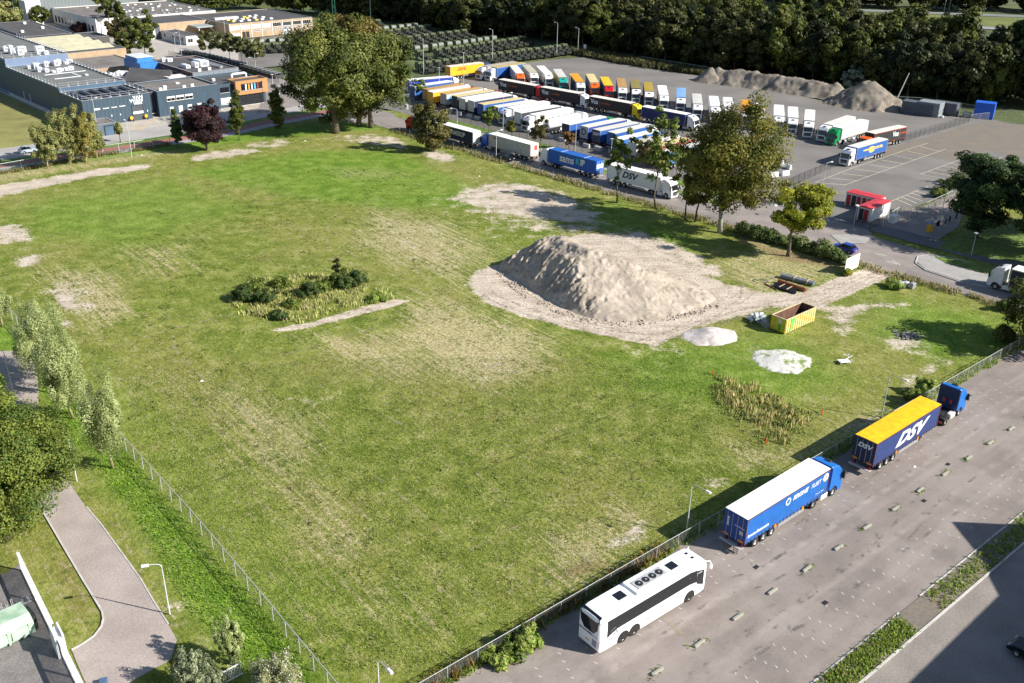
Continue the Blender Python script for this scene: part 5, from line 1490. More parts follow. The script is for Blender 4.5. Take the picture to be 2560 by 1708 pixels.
# queue in the street
GQ = 'trucks parked along the street'
_, bd = truck((-5.45, 222.22), 134.6, paint('2456b4'), tarp('b3b1ad'), W_, 'blue cab truck with silver curtain trailer parked in the street', rear=tarp('d8d6d2'), group=GQ, detail=True)
letter('P&O', .7, bd, (4.6, 1.29, 3.3), 'y+', LETR, .1, .01)
put(MB().box(-6.87, -6.86, -.8, .1, 2.5, 3.6).mesh('red_print', [M('door_print_red', (.55, .08, .07), .5)]), 'red_print', bd)
def container_truck(F_, head, label):
    a = R(head); c = Vector((F_[0] - 6.85 * math.cos(a), F_[1] - 6.85 * math.sin(a), .03))
    root = thing('container_truck', label, 'truck', c, a, GQ)
    tractor(root, 7.4, cW)
    blue = paint('1f5fb4', .5)
    b = MB()
    h, w = 6.86, 1.22
    for s_ in (-1, 1):                                    # corrugated flanks
        x = -h + .2; k = 0
        pts = []
        while x < h - .2:
            for dx, dy in ((0, 0), (.07, -.035), (.14, -.035), (.21, 0)):
                pts.append((x + dx, s_ * (w + dy)))
            x += .28
        for p_, q_ in zip(pts, pts[1:]):
            b.poly([(p_[0], p_[1], 1.28), (q_[0], q_[1], 1.28), (q_[0], q_[1], 3.9), (p_[0], p_[1], 3.9)])
        b.box(-h, h, s_ * 1.22 - .03, s_ * 1.22 + .03, 1.14, 1.30)
        b.box(-h, h, s_ * 1.22 - .03, s_ * 1.22 + .03, 3.86, 3.98)
        for x in (-h, h - .16): b.box(x, x + .16, s_ * 1.215 - .04, s_ * 1.215 + .04, 1.14, 4.0)
    b.box(-h + .02, h - .02, -1.17, 1.17, 1.2, 3.92)
    bd = b.build('container', blue, root)
    put(MB().box(-h, h, -1.19, 1.19, 3.925, 3.95).box(-3.4, -3.25, -1.19, 1.19, 3.95, 3.965, 1).box(3.2, 3.35, -1.19, 1.19, 3.95, 3.965, 1).mesh('roof', [blue, LETW]), 'roof', bd)
    dm = MB().box(-.06, 0, .02, 1.16, 1.2, 3.86).box(-.09, -.06, .3, .34, 1.2, 3.84, 1).box(-.09, -.06, .8, .84, 1.2, 3.84, 1).box(-.075, -.06, .1, 1.05, 2.3, 3.2, 1).mesh('rear_door', [blue, LETW])
    put(dm, 'rear_door', bd, (-h, 0, 0)); put(dm, 'rear_door', bd, (-h, 0, 0), scale=(1, -1, 1))
    L1 = 1.275
    letter('sams', 2.3, bd, (1.45, L1, 2.68), 'y+', LETW, 0, .06, .92)
    letter('K', 1.72, bd, (-1.72, L1, 2.78), 'y+', LETT, 0, .07, .95)
    letter('IP', 1.72, bd, (-3.1, L1, 2.78), 'y+', LETW, 0, .07, .95)
    put(MB().box(-6.7, 6.6, -.45, .45, .85, 1.13).box(-6.95, -6.8, -1.2, 1.2, .5, .7, 1).mesh('trailer_chassis', [CHASSIS, RIM]), 'trailer_chassis', root)
    for s_ in (-1, 1):
        put(MB().box(-1.0, 3.2, -.03, .03, .5, .9).mesh('side_guard', [RIM]), 'side_guard', root, (0, s_ * 1.2, 0))
        for x in (-4.9, -3.6, -2.3): wheel(W_TRUCK, root, x, s_ * 1.06, .51)
container_truck((8.05, 209.29), 134.8, 'white cab truck carrying a blue Samskip container in the street')
_, bd = truck((29.75, 188.17), -43.5, cW, tarp('e4e6e4'), W_, 'white DSV trailer truck with white cab facing the gate', group=GQ, straps=False, skirt=WHITE)
letter('DSV', 1.75, bd, (-1.0, -1.29, 2.65), 'y-', LETN, .3, .07, 1.15)
# long two-part truck half hidden behind the round tree
a = R(135)
e_ = Vector((math.cos(a), math.sin(a), 0))
rear = Vector((-9.6, 222.6, .03)) + WM * .6
root = thing('long_truck', 'red cab long truck with two dark bodies behind the round tree', 'truck', rear + e_ * 6.8, a, GQ)
bd = trailer(root, 0, tarp('1c2b4a'), W_, OW)
letter('SAMSKIP', 1.5, bd, (-1.2, 1.29, 2.7), 'y+', LETW, 0, .04, 1.0)
bd2 = trailer(root, 6.8 + .9 + 3.8, blk, tarp('3a3a40'), T=TR7, L=7.6)
tractor(root, 6.8 + .9 + 7.6 + .3, cR)
# truck entering at the right edge
wp = G(2282, 663.6); ah = R(134.5)
exh, eyh = Vector((math.cos(ah), math.sin(ah), 0)), Vector((-math.sin(ah), math.cos(ah), 0))
p = wp - eyh * 1.04 - exh * (.9 + .95)
_, bd = truck((p.x, p.y), 134.5, paint('d8dadc'), tarp('1b2238'), W_, 'white cab truck with dark trailer at the right picture edge', group=GQ, skirt=paint('d8dadc'), gap=.9)

# lower lot: blue truck, detached trailer and tractor
GL = 'vehicles in the lower parking lot'
ka = R(41.35)
kc = Vector((26.30, 78.70, .03))
kb = paint('1261b4', .5)
root, bd = truck((kc.x + 6.8 * math.cos(ka), kc.y + 6.8 * math.sin(ka)), 41.35, paint('1668bc'), tarp('145fae'), tarp('f4f4f4'), 'blue truck with white roofed blue curtain trailer in the lower lot', rear=tarp('16408a'), frame=M('maroon_frame', (.12, .035, .03), .5), skirt=paint('dcdcdc'), group=GL, detail=True)
letter('KRONE', .66, bd, (1.75, -1.29, 3.1), 'y-', LETW, .3, .035, 1.1)
put(MB().cyl((0, -.004, 0), .42, .008, 'y', 20).cyl((0, -.008, 0), .26, .006, 'y', 16, 1).mesh('emblem', [LETW, kb]), 'emblem', bd, (-.25, -1.288, 3.1))
letter('FLEET', .66, bd, (4.45, -1.29, 3.1), 'y-', LETW, .3, .005, 1.0)
put(MB().cyl((0, -.004, 0), .46, .008, 'y', 24).cyl((0, -.008, 0), .28, .005, 'y', 3, 1).mesh('emblem', [LETW, LETG]), 'emblem', bd, (6.15, -1.288, 3.2))
letter('krone-fleet.com', .46, bd, (-4.8, -1.29, 1.85), 'y-', LETW, .1, .02, 1.1)
letter('Drive the Green', .22, bd, (5.4, -1.29, 1.75), 'y-', LETW, .1, 0)
letter('KRONE', .30, bd, (-6.865, .75, 2.8), 'x-', LETW, .2, .01).rotation_euler = (math.pi / 2, -math.pi / 2, -math.pi / 2)
letter('krone-fleet.com', .17, bd, (-6.865, -.55, 2.75), 'x-', LETW, .1, .004)
put(MB().box(-6.87, -6.862, -1.0, -.6, 2.0, 2.4).mesh('door_plate', [GREY]), 'door_plate', bd)
lad = MB()
for y in (-.9, -.45): lad.box(-7.25, -7.2, y - .02, y + .02, .05, .75)
for z in (.1, .32, .54): lad.box(-7.25, -7.2, -.9, -.45, z, z + .04)
put(lad.mesh('step_ladder', [CHASSIS]), 'step_ladder', root)
put(MB().box(-7.3, -6.85, -1.25, 1.25, .72, .78).mesh('rear_platform', [GREY]), 'rear_platform', root)

ya = R(41.08)
yc = Vector((42.86, 92.63, .03))
yr = thing('parked_trailer', 'uncoupled navy DSV trailer with yellow roof in the lower lot', 'trailer', yc, ya, GL)
bd = trailer(yr, 0, tarp('22386e'), tarp('f2ba0c'), tarp('15224c'), M('maroon_frame', (.12, .035, .03), .5), detail=True)
letter('DSV', 2.2, bd, (.4, -1.29, 2.45), 'y-', LETW, .45, .09, 1.45)
letter('DSV', .75, bd, (-6.865, 0, 3.1), 'x-', LETW, .3, .03, 1.15)
put(MB().box(-7.3, -6.85, -1.25, 1.25, .60, .68).mesh('rear_platform', [GREY]), 'rear_platform', yr)
for s_ in (-1, 1): put(MB().box(4.0, 4.2, s_ * .8 - .08, s_ * .8 + .08, 0, .95).mesh('support_leg', [CHASSIS]), 'support_leg', yr)
tp_ = Vector((42.86 + 12.15 * math.cos(ya), 92.63 + 12.15 * math.sin(ya), .03)) + LN * -.25
tr_ = thing('tractor_unit', 'blue tractor unit without trailer at the lower lot fence', 'tractor', tp_, R(43.5), GL)
tractor(tr_, 0, paint('1668bc'), skirt=paint('cfd2d4'))
put(MB().box(-.14, -.04, -1.22, 1.22, 1.0, 3.7).mesh('rear_wall', [M('cab_rear_dark', (.015, .03, .09), .4)]), 'rear_wall', tr_)
for y in (-.42, .42): put(MB().box(-.20, -.14, y - .13, y + .13, 1.75, 2.25).mesh('red_bag', [M('red_bag', (.5, .04, .04), .6)]), 'red_bag', tr_)
put(MB().cyl((-2.45, 0, .93), .5, .14, 'z', 16).mesh('fifth_wheel', [CHASSIS]), 'fifth_wheel', tr_)
put(MB().bev(-3.25, -1.9, -1.22, -.6, 1.0, 1.1, .05).bev(-3.25, -1.9, .6, 1.22, 1.0, 1.1, .05).mesh('wheel_cover', [CHASSIS]), 'wheel_cover', tr_)
for s_ in (-1, 1): put(TAIL, 'tail_light', tr_, (-3.58, s_ * .75, 0))

# coach
bp_ = Vector((11.75, 64.75, .03))
bus = thing('coach', 'white three-axle touring coach at the lower fence', 'coach', bp_, R(39.6), GL)
Lh = 6.55
def busring(x, w, zt, zb=.32, k=.25):
    return [(x, -w, zb), (x, -w, 1.2), (x, -w * .995, 2.6), (x, -w * .95, zt - k), (x, -w * .82, zt - .04), (x, -w * .4, zt), (x, w * .4, zt), (x, w * .82, zt - .04), (x, w * .95, zt - k), (x, w * .995, 2.6), (x, w, 1.2), (x, w, zb)]
BW = paint('f4f5f6', .28, .04)
b = MB()
b.loft([busring(-Lh, 1.12, 3.30, .5), busring(-Lh + .12, 1.24, 3.55, .36), busring(-Lh + .8, 1.27, 3.72), busring(0, 1.275, 3.75), busring(Lh - 2.2, 1.275, 3.75), busring(Lh - .8, 1.26, 3.68), busring(Lh - .22, 1.20, 3.40, .34), busring(Lh, 1.08, 2.7, .45)])
body = b.build('body', BW, bus)
# window bands: panes separated by thin joints
def pane(x0, x1, s_, z0=1.92, z1=3.18, z0b=None, z1b=None):
    z0b = z0 if z0b is None else z0b; z1b = z1 if z1b is None else z1b
    y0, y1 = 1.275 * s_, 1.225 * s_
    d = .022 * s_
    return MB().loft([[(x0, y0 - d, z0), (x0, y0 + d, z0), (x0, y1 + d, z1), (x0, y1 - d, z1)], [(x1, y0 - d, z0b), (x1, y0 + d, z0b), (x1, y1 + d, z1b), (x1, y1 - d, z1b)]])
xs_ = [-5.7, -4.6, -3.1, -1.6, -.1, 1.4, 2.9, 4.2]
for s_ in (-1, 1):
    for i, (a_, c_) in enumerate(zip(xs_, xs_[1:])):
        pane(a_ + .003, c_ - .003, s_, 1.55 if i == 0 else 1.92, 3.18, 1.92).build('side_window', GLASS, body)
    pane(4.205, 5.15, s_, 1.92, 3.18, 1.75, 3.0).build('side_window', GLASS, body)
    pane(5.18, 6.05, s_, 1.55, 2.95, 1.10, 2.65).build('side_window', GLASS, body)
    put(MB().box(-.1, .1, -.02, .02, -.35, .35).mesh('tail_light', [RED]), 'tail_light', body, (-Lh + .14, s_ * 1.16, 1.15))
    for x in (4.35, -2.45, -3.77):
        wheel(W_TRUCK, bus, x, s_ * 1.12, .51)
        ar = MB().loft([[(x + q[0], -.025, q[1]) for q in arch(0, .51, .68, 0, math.pi, 12)] + [(x - .68, -.025, .3), (x + .68, -.025, .3)], [(x + q[0], .025, q[1]) for q in arch(0, .51, .68, 0, math.pi, 12)] + [(x - .68, .025, .3), (x + .68, .025, .3)]])
        ar.build('wheel_arch', DARK, body, loc=(0, s_ * 1.262, 0))
    for x in (-.4, 2.1, 3.2): put(MB().box(-.004, .004, -.006, .006, .4, 1.75).mesh('panel_joint', [LETG]), 'panel_joint', body, (x, s_ * 1.279, 0))
ws = MB()
ws.loft([[(Lh + .005, -1.0, 1.5), (Lh + .005, 1.0, 1.5)], [(Lh - .02, -1.06, 2.4), (Lh - .02, 1.06, 2.4)], [(Lh - .2, -1.1, 3.25), (Lh - .2, 1.1, 3.25)]], closed=False, caps=False)
ws.build('windscreen', GLASS, body)
rw = MB()
rw.loft([[(-Lh - .012, -.55, 1.95), (-Lh - .012, .55, 1.95)], [(-Lh - .012, -.98, 2.5), (-Lh - .012, .98, 2.5)], [(-Lh - .01, -1.06, 3.25), (-Lh - .01, 1.06, 3.25)], [(-Lh + .16, -1.08, 3.56), (-Lh + .16, 1.08, 3.56)], [(-Lh + .38, -1.05, 3.70), (-Lh + .38, 1.05, 3.70)]], closed=False, caps=False)
rw.build('rear_window', GLASS, body)
hm = MB().bev(-.48, .48, -.42, .42, 3.73, 3.80, .03).mesh('roof_hatch', [GLASS])
put(hm, 'roof_hatch', body, (3.05, 0, 0)); put(hm, 'roof_hatch', body, (-3.2, 0, 0))
for y in (-.35, .35): put(MB().box(-.12, .12, -.1, .1, 3.72, 3.77).mesh('roof_vent', [DARK]), 'roof_vent', body, (5.35, y, 0))
ac = MB().bev(-2.1, 2.3, -.95, .95, 3.70, 3.92, .08).build('air_conditioner', BW, body)
put(MB().bev(-1.9, 1.6, -.55, .55, 3.90, 3.98, .03).mesh('fan_deck', [GREY]), 'fan_deck', ac, (.3, -.1, 0))
for x in (-.95, -.15, .65, 1.45):
    fn = put(MB().cyl((0, 0, 3.98), .34, .03, 'z', 16).mesh('fan', [DARK]), 'fan', ac, (x - .1, -.1, 0))
    put(MB().cyl((0, 0, 4.01), .10, .03, 'z', 10).mesh('fan_hub', [RIM]), 'fan_hub', fn)
for s_ in (-1, 1):
    put(MB().tube([(Lh - .3, s_ * 1.0, 3.3), (Lh + .15, s_ * 1.25, 3.25), (Lh + .25, s_ * 1.35, 2.9)], .05).bev(Lh + .15, Lh + .33, s_ * 1.35 - .12, s_ * 1.35 + .12, 2.5, 2.95, .03).mesh('mirror', [BW]), 'mirror', body)
letter('V A N  K O O T E N', .24, body, (2.4, -1.283, 1.55), 'y-', LETP, 0, 0, 1.2)
letter('V A N  K O O T E N', .24, body, (2.4, 1.283, 1.55), 'y+', LETP, 0, 0, 1.2)
letter('VAN KOOTEN', .24, body, (-Lh - .02, .42, 1.72), 'x-', LETN, 0, .008, 1.0)
letter('TOURINGCARS', .18, body, (-Lh - .02, -.6, 1.72), 'x-', LETG, 0, .002, 1.0)
put(MB().box(-.02, .02, -.26, .26, -.06, .06).mesh('number_plate', [YEL]), 'number_plate', body, (-Lh - .0, .1, .95))
put(MB().box(-.02, .02, -.25, .25, -.33, .33).mesh('engine_grille', [LETG]), 'engine_grille', body, (-Lh + .0, -.7, 1.05))
for (x, z, w_, h_, rt2) in ((-4.9, 1.55, .14, .34, .5), (-4.55, 1.62, .14, .34, -.3), (-5.2, 1.2, .22, .14, .2)):
    o = put(MB().poly([(-w_, 0, 0), (0, 0, -h_), (w_, 0, 0), (0, 0, h_)]).mesh('leaf_emblem', [LETG]), 'leaf_emblem', body, (x, -1.284, z)); o.rotation_euler = (0, rt2, 0)
put(MB().lathe([(.62, -.004), (.66, -.004), (.66, .004), (.62, .004), (.62, -.004)], axis='y', n=28, caps=False).mesh('ring_emblem', [LETG]), 'ring_emblem', body, (-4.85, -1.283, 1.5))
put(MB().box(-.14, .14, -.01, .01, -.05, .05).mesh('door_handle', [DARK]), 'door_handle', body, (-.9, -1.284, .95))

# cars
def car(loc, head, colr, label, L=4.3, suv=.0, group=None, name='car'):
    root = thing(name, label, 'car', loc, head, group)
    h = L / 2
    prof = [(-h + .05, .28), (-h - .0, .55), (-h + .06, .88), (-h + .55, .98), (-h + .35, .95)]
    prof = [(-h, .30), (-h - .02, .62), (-h + .10, .93), (-h + .30, 1.0), (h - 1.25, .98), (h - .35, .82), (h - .03, .62), (h, .32)]
    low = [(-h, .30)] + arch(-h + .85, .33, .38, math.pi, 0, 6) + arch(h - .88, .33, .38, math.pi, 0, 6) + [(h, .32)]
    pr = prof[::-1][:-1] + low[0:1] + low[1:-1]
    pr = [(h, .32)] + [(h - .03, .62), (h - .35, .82), (h - 1.25, .98), (-h + .30, 1.0), (-h + .10, .93), (-h - .02, .62), (-h, .30)] + low[1:-1]
    pr = pr[::-1]
    bd = MB().prism(pr, -.88, .88, 0, .05, .1).build('body', colr, root)
    z1 = 1.45 + suv
    b = MB()
    b.loft([[(-h + .30, -.80, .98), (h - 1.25, -.80, .97), (h - 1.25, .80, .97), (-h + .30, .80, .98)], [(-h + .78, -.62, z1), (h - 2.05, -.62, z1), (h - 2.05, .62, z1), (-h + .78, .62, z1)]])
    put(b.mesh('cabin_glass', [GLASS]), 'cabin_glass', bd)
    put(MB().bev(-h + .74, h - 2.02, -.64, .64, z1 - .02, z1 + .04, .03).mesh('roof', [colr]), 'roof', bd)
    for s_ in (-1, 1):
        for x in (-h + .85, h - .88): wheel(W_CAR, root, x, s_ * .80, .33)
        put(MB().box(-.03, .03, -.16, .16, -.09, .09).mesh('tail_light', [RED]), 'tail_light', bd, (-h + .03, s_ * .66, .80))
        put(MB().box(-.05, .05, -.16, .16, -.07, .07).mesh('headlight', [LIGHT]), 'headlight', bd, (h - .12, s_ * .64, .68))
        put(MB().box(-.08, .08, -.1, .1, -.06, .06).mesh('mirror', [colr]), 'mirror', bd, (h - 1.45, s_ * .97, 1.02))
    put(MB().box(-.02, .02, -.25, .25, -.06, .06).mesh('number_plate', [YEL]), 'number_plate', bd, (-h - .02, 0, .62))
    return root
car(G(1936, 577) + Vector((0, 0, .06)), R(136), paint('1c3f9a', .25), 'dark blue car turning past the hedge', 4.4)
car(G(1160, 368) + Vector((0, 0, .05)), R(-45), paint('15161a', .25), 'black car beside the silver trailer in the street', 4.4)
car(G(66, 351) + Vector((0, 0, .05)), R(40), paint('a8b4c4', .25), 'small silver car on the main road at the far left', 3.9, .05)
for i, (x, y, cl, lb) in enumerate(((1150, 360, '2a2d33', 'dark car, nearest of the row at the white hall'), (1245, 395, 'd8dade', 'white car in the row at the white hall'), (1100, 335, '30487a', 'blue car in the row at the white hall'), (980, 290, '505a60', 'grey-green car near the entrance of the white hall'), (880, 215, '3a4250', 'dark car at the far end of the white hall'), (860, 180, '22262c', 'black car farthest along the white hall'))):
    car(S(x / 7.121, y / 7.121), R(-50 + 90), paint(cl, .3), lb)
car(G(2378, 1518) + Vector((0, 0, .05)), R(130), paint('14161a', .2), 'black car in the building shade at the bottom right', 4.4)
vn = car(S(743, 28), R(20), paint('c8ccd2', .3), 'silver van at the end of the depot', 5.0, .5)

# ---- military trucks
OLV, OLVD = M('army_green', (.095, .118, .055), .6, .2, 2), M('army_dark', (.022, .027, .018), .7, .3, 2)
mcab = MB().loft([[(.0, -1.2, .9), (2.0, -1.2, .9), (2.0, 1.2, .9), (0, 1.2, .9)], [(0, -1.2, 2.0), (2.05, -1.2, 2.0), (2.05, 1.2, 2.0), (0, 1.2, 2.0)], [(.05, -1.12, 3.0), (1.75, -1.1, 3.0), (1.75, 1.1, 3.0), (.05, 1.12, 3.0)]]).mesh('cab', [OLV])
mscr = MB().loft([[(2.03, -.98, 2.1), (2.065, -.98, 2.1), (1.83, -.9, 2.82), (1.80, -.9, 2.82)], [(2.03, -.06, 2.1), (2.065, -.06, 2.1), (1.83, -.06, 2.82), (1.80, -.06, 2.82)]]).mesh('windscreen', [M('army_screen', (.22, .24, .25), .15, .1, 1)])
mch = MB().box(-5.6, 1.9, -.5, .5, .75, 1.1).box(-.6, -.15, -1.2, 1.2, .9, 2.5).box(-5.4, -1.0, -1.15, 1.15, 1.12, 1.22).box(-2.6, -1.8, -.9, .9, 1.2, 1.7).box(-4.6, -4.0, -.7, .7, 1.2, 1.5).box(-5.4, -5.2, -1.1, 1.1, .6, 1.4).mesh('chassis', [OLVD])
mch2 = MB().cyl((-.85, .7, .95), .14, 2.0, 'z', 8).mesh('exhaust', [OLVD])
mil = thing('army_truck', 'dark green army truck parked in a row behind the poplars', 'army truck', (0, 0, -200), 0, 'army trucks in rows')
put(mcab, 'cab', mil)
cc = mil.children[0]
put(mscr, 'windscreen', cc); put(mscr, 'windscreen', cc, scale=(1, -1, 1))
put(mch, 'chassis', mil); put(mch2, 'exhaust', mil)
for s_ in (-1, 1):
    for x in (.9, -2.9, -4.3): wheel(W_MIL, mil, x, s_ * 1.0, .58)
rows = [((-31.5, 321.5), (17.5, 366.5), 20, 133), ((-27.5, 350), (2, 384), 13, 133), ((-37, 357), (-10.5, 385), 11, -47), ((-41, 379), (-21.5, 399.5), 8, 133), ((-53, 391), (-37, 411.5), 7, 133), ((-57, 404), (-43.5, 416.5), 6, -47), ((-70, 416.5), (-59, 424), 4, 133), ((-98, 363.5), (-85, 370), 5, -47), ((-93, 352.5), (-83, 357), 4, 133)]
first = True
rownames = ['nearest row', 'second row', 'third row facing the camera', 'fourth row', 'fifth row', 'sixth row facing the camera', 'farthest row', 'row below the brick depot', 'row beside the poplar crown']
for (a_, c_, n, hd), rn in zip(rows, rownames):
    for k in range(n):
        f = k / (n - 1)
        p = (a_[0] + (c_[0] - a_[0]) * f + random.uniform(-.3, .3), a_[1] + (c_[1] - a_[1]) * f + random.uniform(-.3, .3), 0)
        lb = 'dark green army truck in the ' + rn
        g_ = 'army trucks, ' + rn
        if first:
            mil.location = p; mil.rotation_euler = (0, 0, R(hd)); mil['label'] = lb; mil['group'] = g_; first = False
        else: dup(mil, p, R(hd + random.uniform(-1.5, 1.5)), lb, g_)
dup(mil, (-34, 346, 0), R(133), 'dark green army truck standing alone between the first rows', 'army trucks, single')
# jeeps
jp = thing('jeep', 'dark open jeep in the long row beside the limes', 'jeep', (0, 0, -200), 0, 'dark jeeps in a row')
JD = M('jeep_dark', (.045, .05, .05), .5, .3, 2); JS = M('jeep_canvas', (.16, .17, .18), .7, .2, 2)
put(MB().loft([[(-2, -.8, .45), (2, -.8, .45), (2, .8, .45), (-2, .8, .45)], [(-2, -.8, 1.05), (1.95, -.75, .95), (1.95, .75, .95), (-2, .8, 1.05)]]).box(-.1, .7, -.75, .75, 1.0, 1.3).mesh('body', [JD]), 'body', jp)
put(MB().box(-1.9, .5, -.74, .74, 1.62, 1.74, 0, (.1, .05, .1, .1)).mesh('hood_canvas', [JS]), 'hood_canvas', jp)
put(MB().loft([[(.52, -.72, 1.0), (.58, -.72, 1.0), (.48, -.68, 1.62), (.42, -.68, 1.62)], [(.52, .72, 1.0), (.58, .72, 1.0), (.48, .68, 1.62), (.42, .68, 1.62)]]).mesh('windscreen', [GLASS]), 'windscreen', jp)
for s_ in (-1, 1):
    for x in (-1.3, 1.3): wheel(W_CAR, jp, x, s_ * .75, .34)
for k in range(24):
    f = k / 23
    p = (-116 + 42 * f, 347 - 42 * f + 1.5 * math.sin(f * 3), 0)
    if k == 0: jp.location = p; jp.rotation_euler = (0, 0, R(40))
    else: dup(jp, p, R(40))

# ================================================================ FENCES
def fence(name, label, path, h, step, rail=True, pm=GREY, wm=None, pr=.035, mid=False, group=None, lean=0.0):
    path = [Vector((p[0], p[1], 0)) for p in path]
    root = thing(name, label, 'fence', path[0], 0, group)
    o0 = path[0]
    post = MB().tube([(0, 0, 0), (lean, 0, h)], pr, 6).mesh('post', [pm])
    for a, b_ in zip(path, path[1:]):
        L = (b_ - a).length
        n = max(1, round(L / step))
        ang = math.atan2(b_.y - a.y, b_.x - a.x)
        st = L / n
        pan = MB().box(0, st, -.006, .006, .05, h - .02).mesh('wire_panel', [wm]) if wm else None
        rl = MB().tube([(0, 0, h), (st, 0, h)], pr * .75, 5).mesh('top_rail', [pm]) if rail else None
        for k in range(n):
            p = a.lerp(b_, k / n) - o0
            put(post, 'post', root, p, ang)
            if pan: put(pan, 'wire_panel', root, p, ang)
            if rl: put(rl, 'top_rail', root, p, ang)
        if b_ is path[-1]: put(post, 'post', root, b_ - o0, ang)
    return root
WIRE = wiremat('galvanised_mesh', (.34, .36, .37), 7.0, .05)
WIRED = wiremat('dark_mesh', (.03, .035, .035), 5.0, .06)
WIREG = wiremat('green_mesh', (.10, .14, .11), 6.0, .05)
POSTD = M('dark_post', (.03, .033, .035), .5, .2, 3)
POSTG = M('grey_green_post', (.46, .52, .49), .5, .15, 3)
fence('chain_link_fence', 'galvanised chain-link fence along the left side of the field', [(-76, 129.6), (-69.7, 122.2), (-50, 99.4), (-41.6, 89.1), (-30.6, 76.4), (-21.1, 64.9), (-15.1, 57.5), (-8, 49)], 1.7, 2.45, True, GREY, WIRE, pr=.05)
fence('chain_link_fence', 'galvanised chain-link fence between the field and the lower parking lot', [lot(-8, 1.0), lot(22, 1.05), lot(34, 1.12), lot(60, 1.1), lot(90, 1.15), lot(112, 1.2)], 1.5, 2.9, True, GREY, WIRE)
fence('chain_link_fence', 'grey-green fence with top rail along the top edge of the field', [G(-60, 407), G(0, 399), G(100, 381), G(200, 361), G(310, 345), G(391, 331)], 2.0, 3.6, True, POSTG, WIREG, pr=.07)
fence('wire_fence', 'low thin-posted wire fence between field and street', [stt(-196, 147.3), stt(-100, 147.3), stt(-78, 147.3)], 1.3, 4.0, False, GREY, WIREG, pr=.03)
fence('wire_fence', 'thin-posted wire fence beside the street right of the field gate', [G(2005, 617) + WU * 5.5, stt(wv(G(2164, 665)), 147.2), stt(wv(G(2329, 703)) + 14, 147.2)], 1.5, 4.2, False, GREY, WIREG, pr=.035)
fence('mesh_fence', 'dark mesh fence along the street side of the truck park', [stt(-206, 166.6), stt(-168, 166.6), stt(-140, 166.7), stt(-112, 167.2)], 2.0, 2.6, False, POSTD, WIRED, pr=.035)
fence('mesh_fence', 'dark mesh fence between truck park and car park', [Vector((56.5, 195.5, 0)), Vector((83.4, 226.6, 0)), Vector((104.1, 246.0, 0)), Vector((122, 262, 0))], 2.0, 2.55, True, POSTD, WIRED, pr=.035)
fence('mesh_fence', 'dark fence between the truck park and the army trucks', [S(960, 205), S(1060, 192), S(1119, 184), S(1230, 160), S(1330, 145), S(1440, 128)], 1.8, 2.8, False, POSTD, WIRED, pr=.04)
fence('mesh_fence', 'green fence below the wood behind the truck park', [S(1604, 156), S(1700, 172), S(1819, 192)], 2.0, 4.0, True, POSTG, WIREG, pr=.05)
fence('mesh_fence', 'grey fence below the wood behind the building panels', [S(2230, 258), S(2300, 262), S(2400, 276), S(2470, 287), S(2600, 305)], 2.0, 4.0, True, POSTG, WIREG, pr=.05)
fence('temporary_fence', 'temporary mesh fence before the blue container', [S(2470, 300), S(2425, 305), S(2395, 296)], 2.0, 3.0, True, GREY, WIRE)
c5 = lambda x, y: ((2080 + x / 5.875) * K0, (460 + y / 5.875) * K0)
fence('gate_fence', 'galvanised fence beside the red-roofed cabins', [G(*c5(740, 632)), G(*c5(835, 540)), G(*c5(1000, 440))], 1.6, 2.0, True, POSTG, WIREG, pr=.06)
fence('gate_fence', 'grey-green fence along the car park by the barrier', [G(*c5(1130, 520)), G(*c5(1400, 400)), G(*c5(1860, 190))], 2.0, 3.0, True, POSTG, WIREG, pr=.05)
fence('mesh_fence', 'dark mesh fence around the front of the cabins', [G(*c5(330, 600)), G(*c5(550, 672)), G(*c5(680, 610)), G(*c5(740, 632))], 1.5, 2.0, True, POSTD, WIRED)
fence('mesh_fence', 'dark fence along the jeep row', [(-120, 341, 0), (-104, 326, 0), (-72, 296, 0)], 1.8, 3.0, True, POSTD, WIRED)
# white bar fence and gate, bottom left
WBAR = M('white_steel', (.80, .81, .82), .4, .04, 2)
def barfence(name, label, path, h, wide=.07):
    path = [Vector((p[0], p[1], 0)) for p in path]
    root = thing(name, label, 'fence', path[0])
    for a, b_ in zip(path, path[1:]):
        L = (b_ - a).length; ang = math.atan2(b_.y - a.y, b_.x - a.x); p = a - path[0]
        put(MB().box(0, L, -wide, wide, h - .08, h).mesh('top_rail', [WBAR]), 'top_rail', root, p, ang)
        put(MB().box(0, L, -.04, .04, .12, .2).mesh('bottom_rail', [WBAR]), 'bottom_rail', root, p, ang)
        bb = MB()
        x = .06
        while x < L: bb.box(x - .016, x + .016, -.02, .02, .2, h - .08); x += .13
        put(bb.mesh('bars', [WBAR]), 'bars', root, p, ang)
        put(MB().box(-.06, .06, -.06, .06, 0, h + .05).mesh('post', [WBAR]), 'post', root, p, ang)
    return root
barfence('bar_fence', 'white steel bar fence beside the green container', [G(*z6(150, 620)), G(*z6(250, 830)), G(*z6(385, 1110))], 2.0, .13)
barfence('sliding_gate', 'white steel sliding gate at the bottom left corner', [G(*z6(400, 1140)), G(*z6(500, 1350)), G(*z6(640, 1640))], 2.0, .16)
barfence('railing', 'white bar railing among the shrubs at the bottom edge', [G(*z6(1380, 1480)), G(*z6(1660, 1330))], 1.3, .03)
g_ = G(*z6(415, 1170))
t_ = thing('gate_post', 'white double gate guide post at the bottom left', 'gate post', g_, R(-52))
for y in (-.28, .28): put(MB().bev(-.9, .9, y - .08, y + .08, 0, 2.25, .03).mesh('guide_frame', [WBAR]), 'guide_frame', t_)

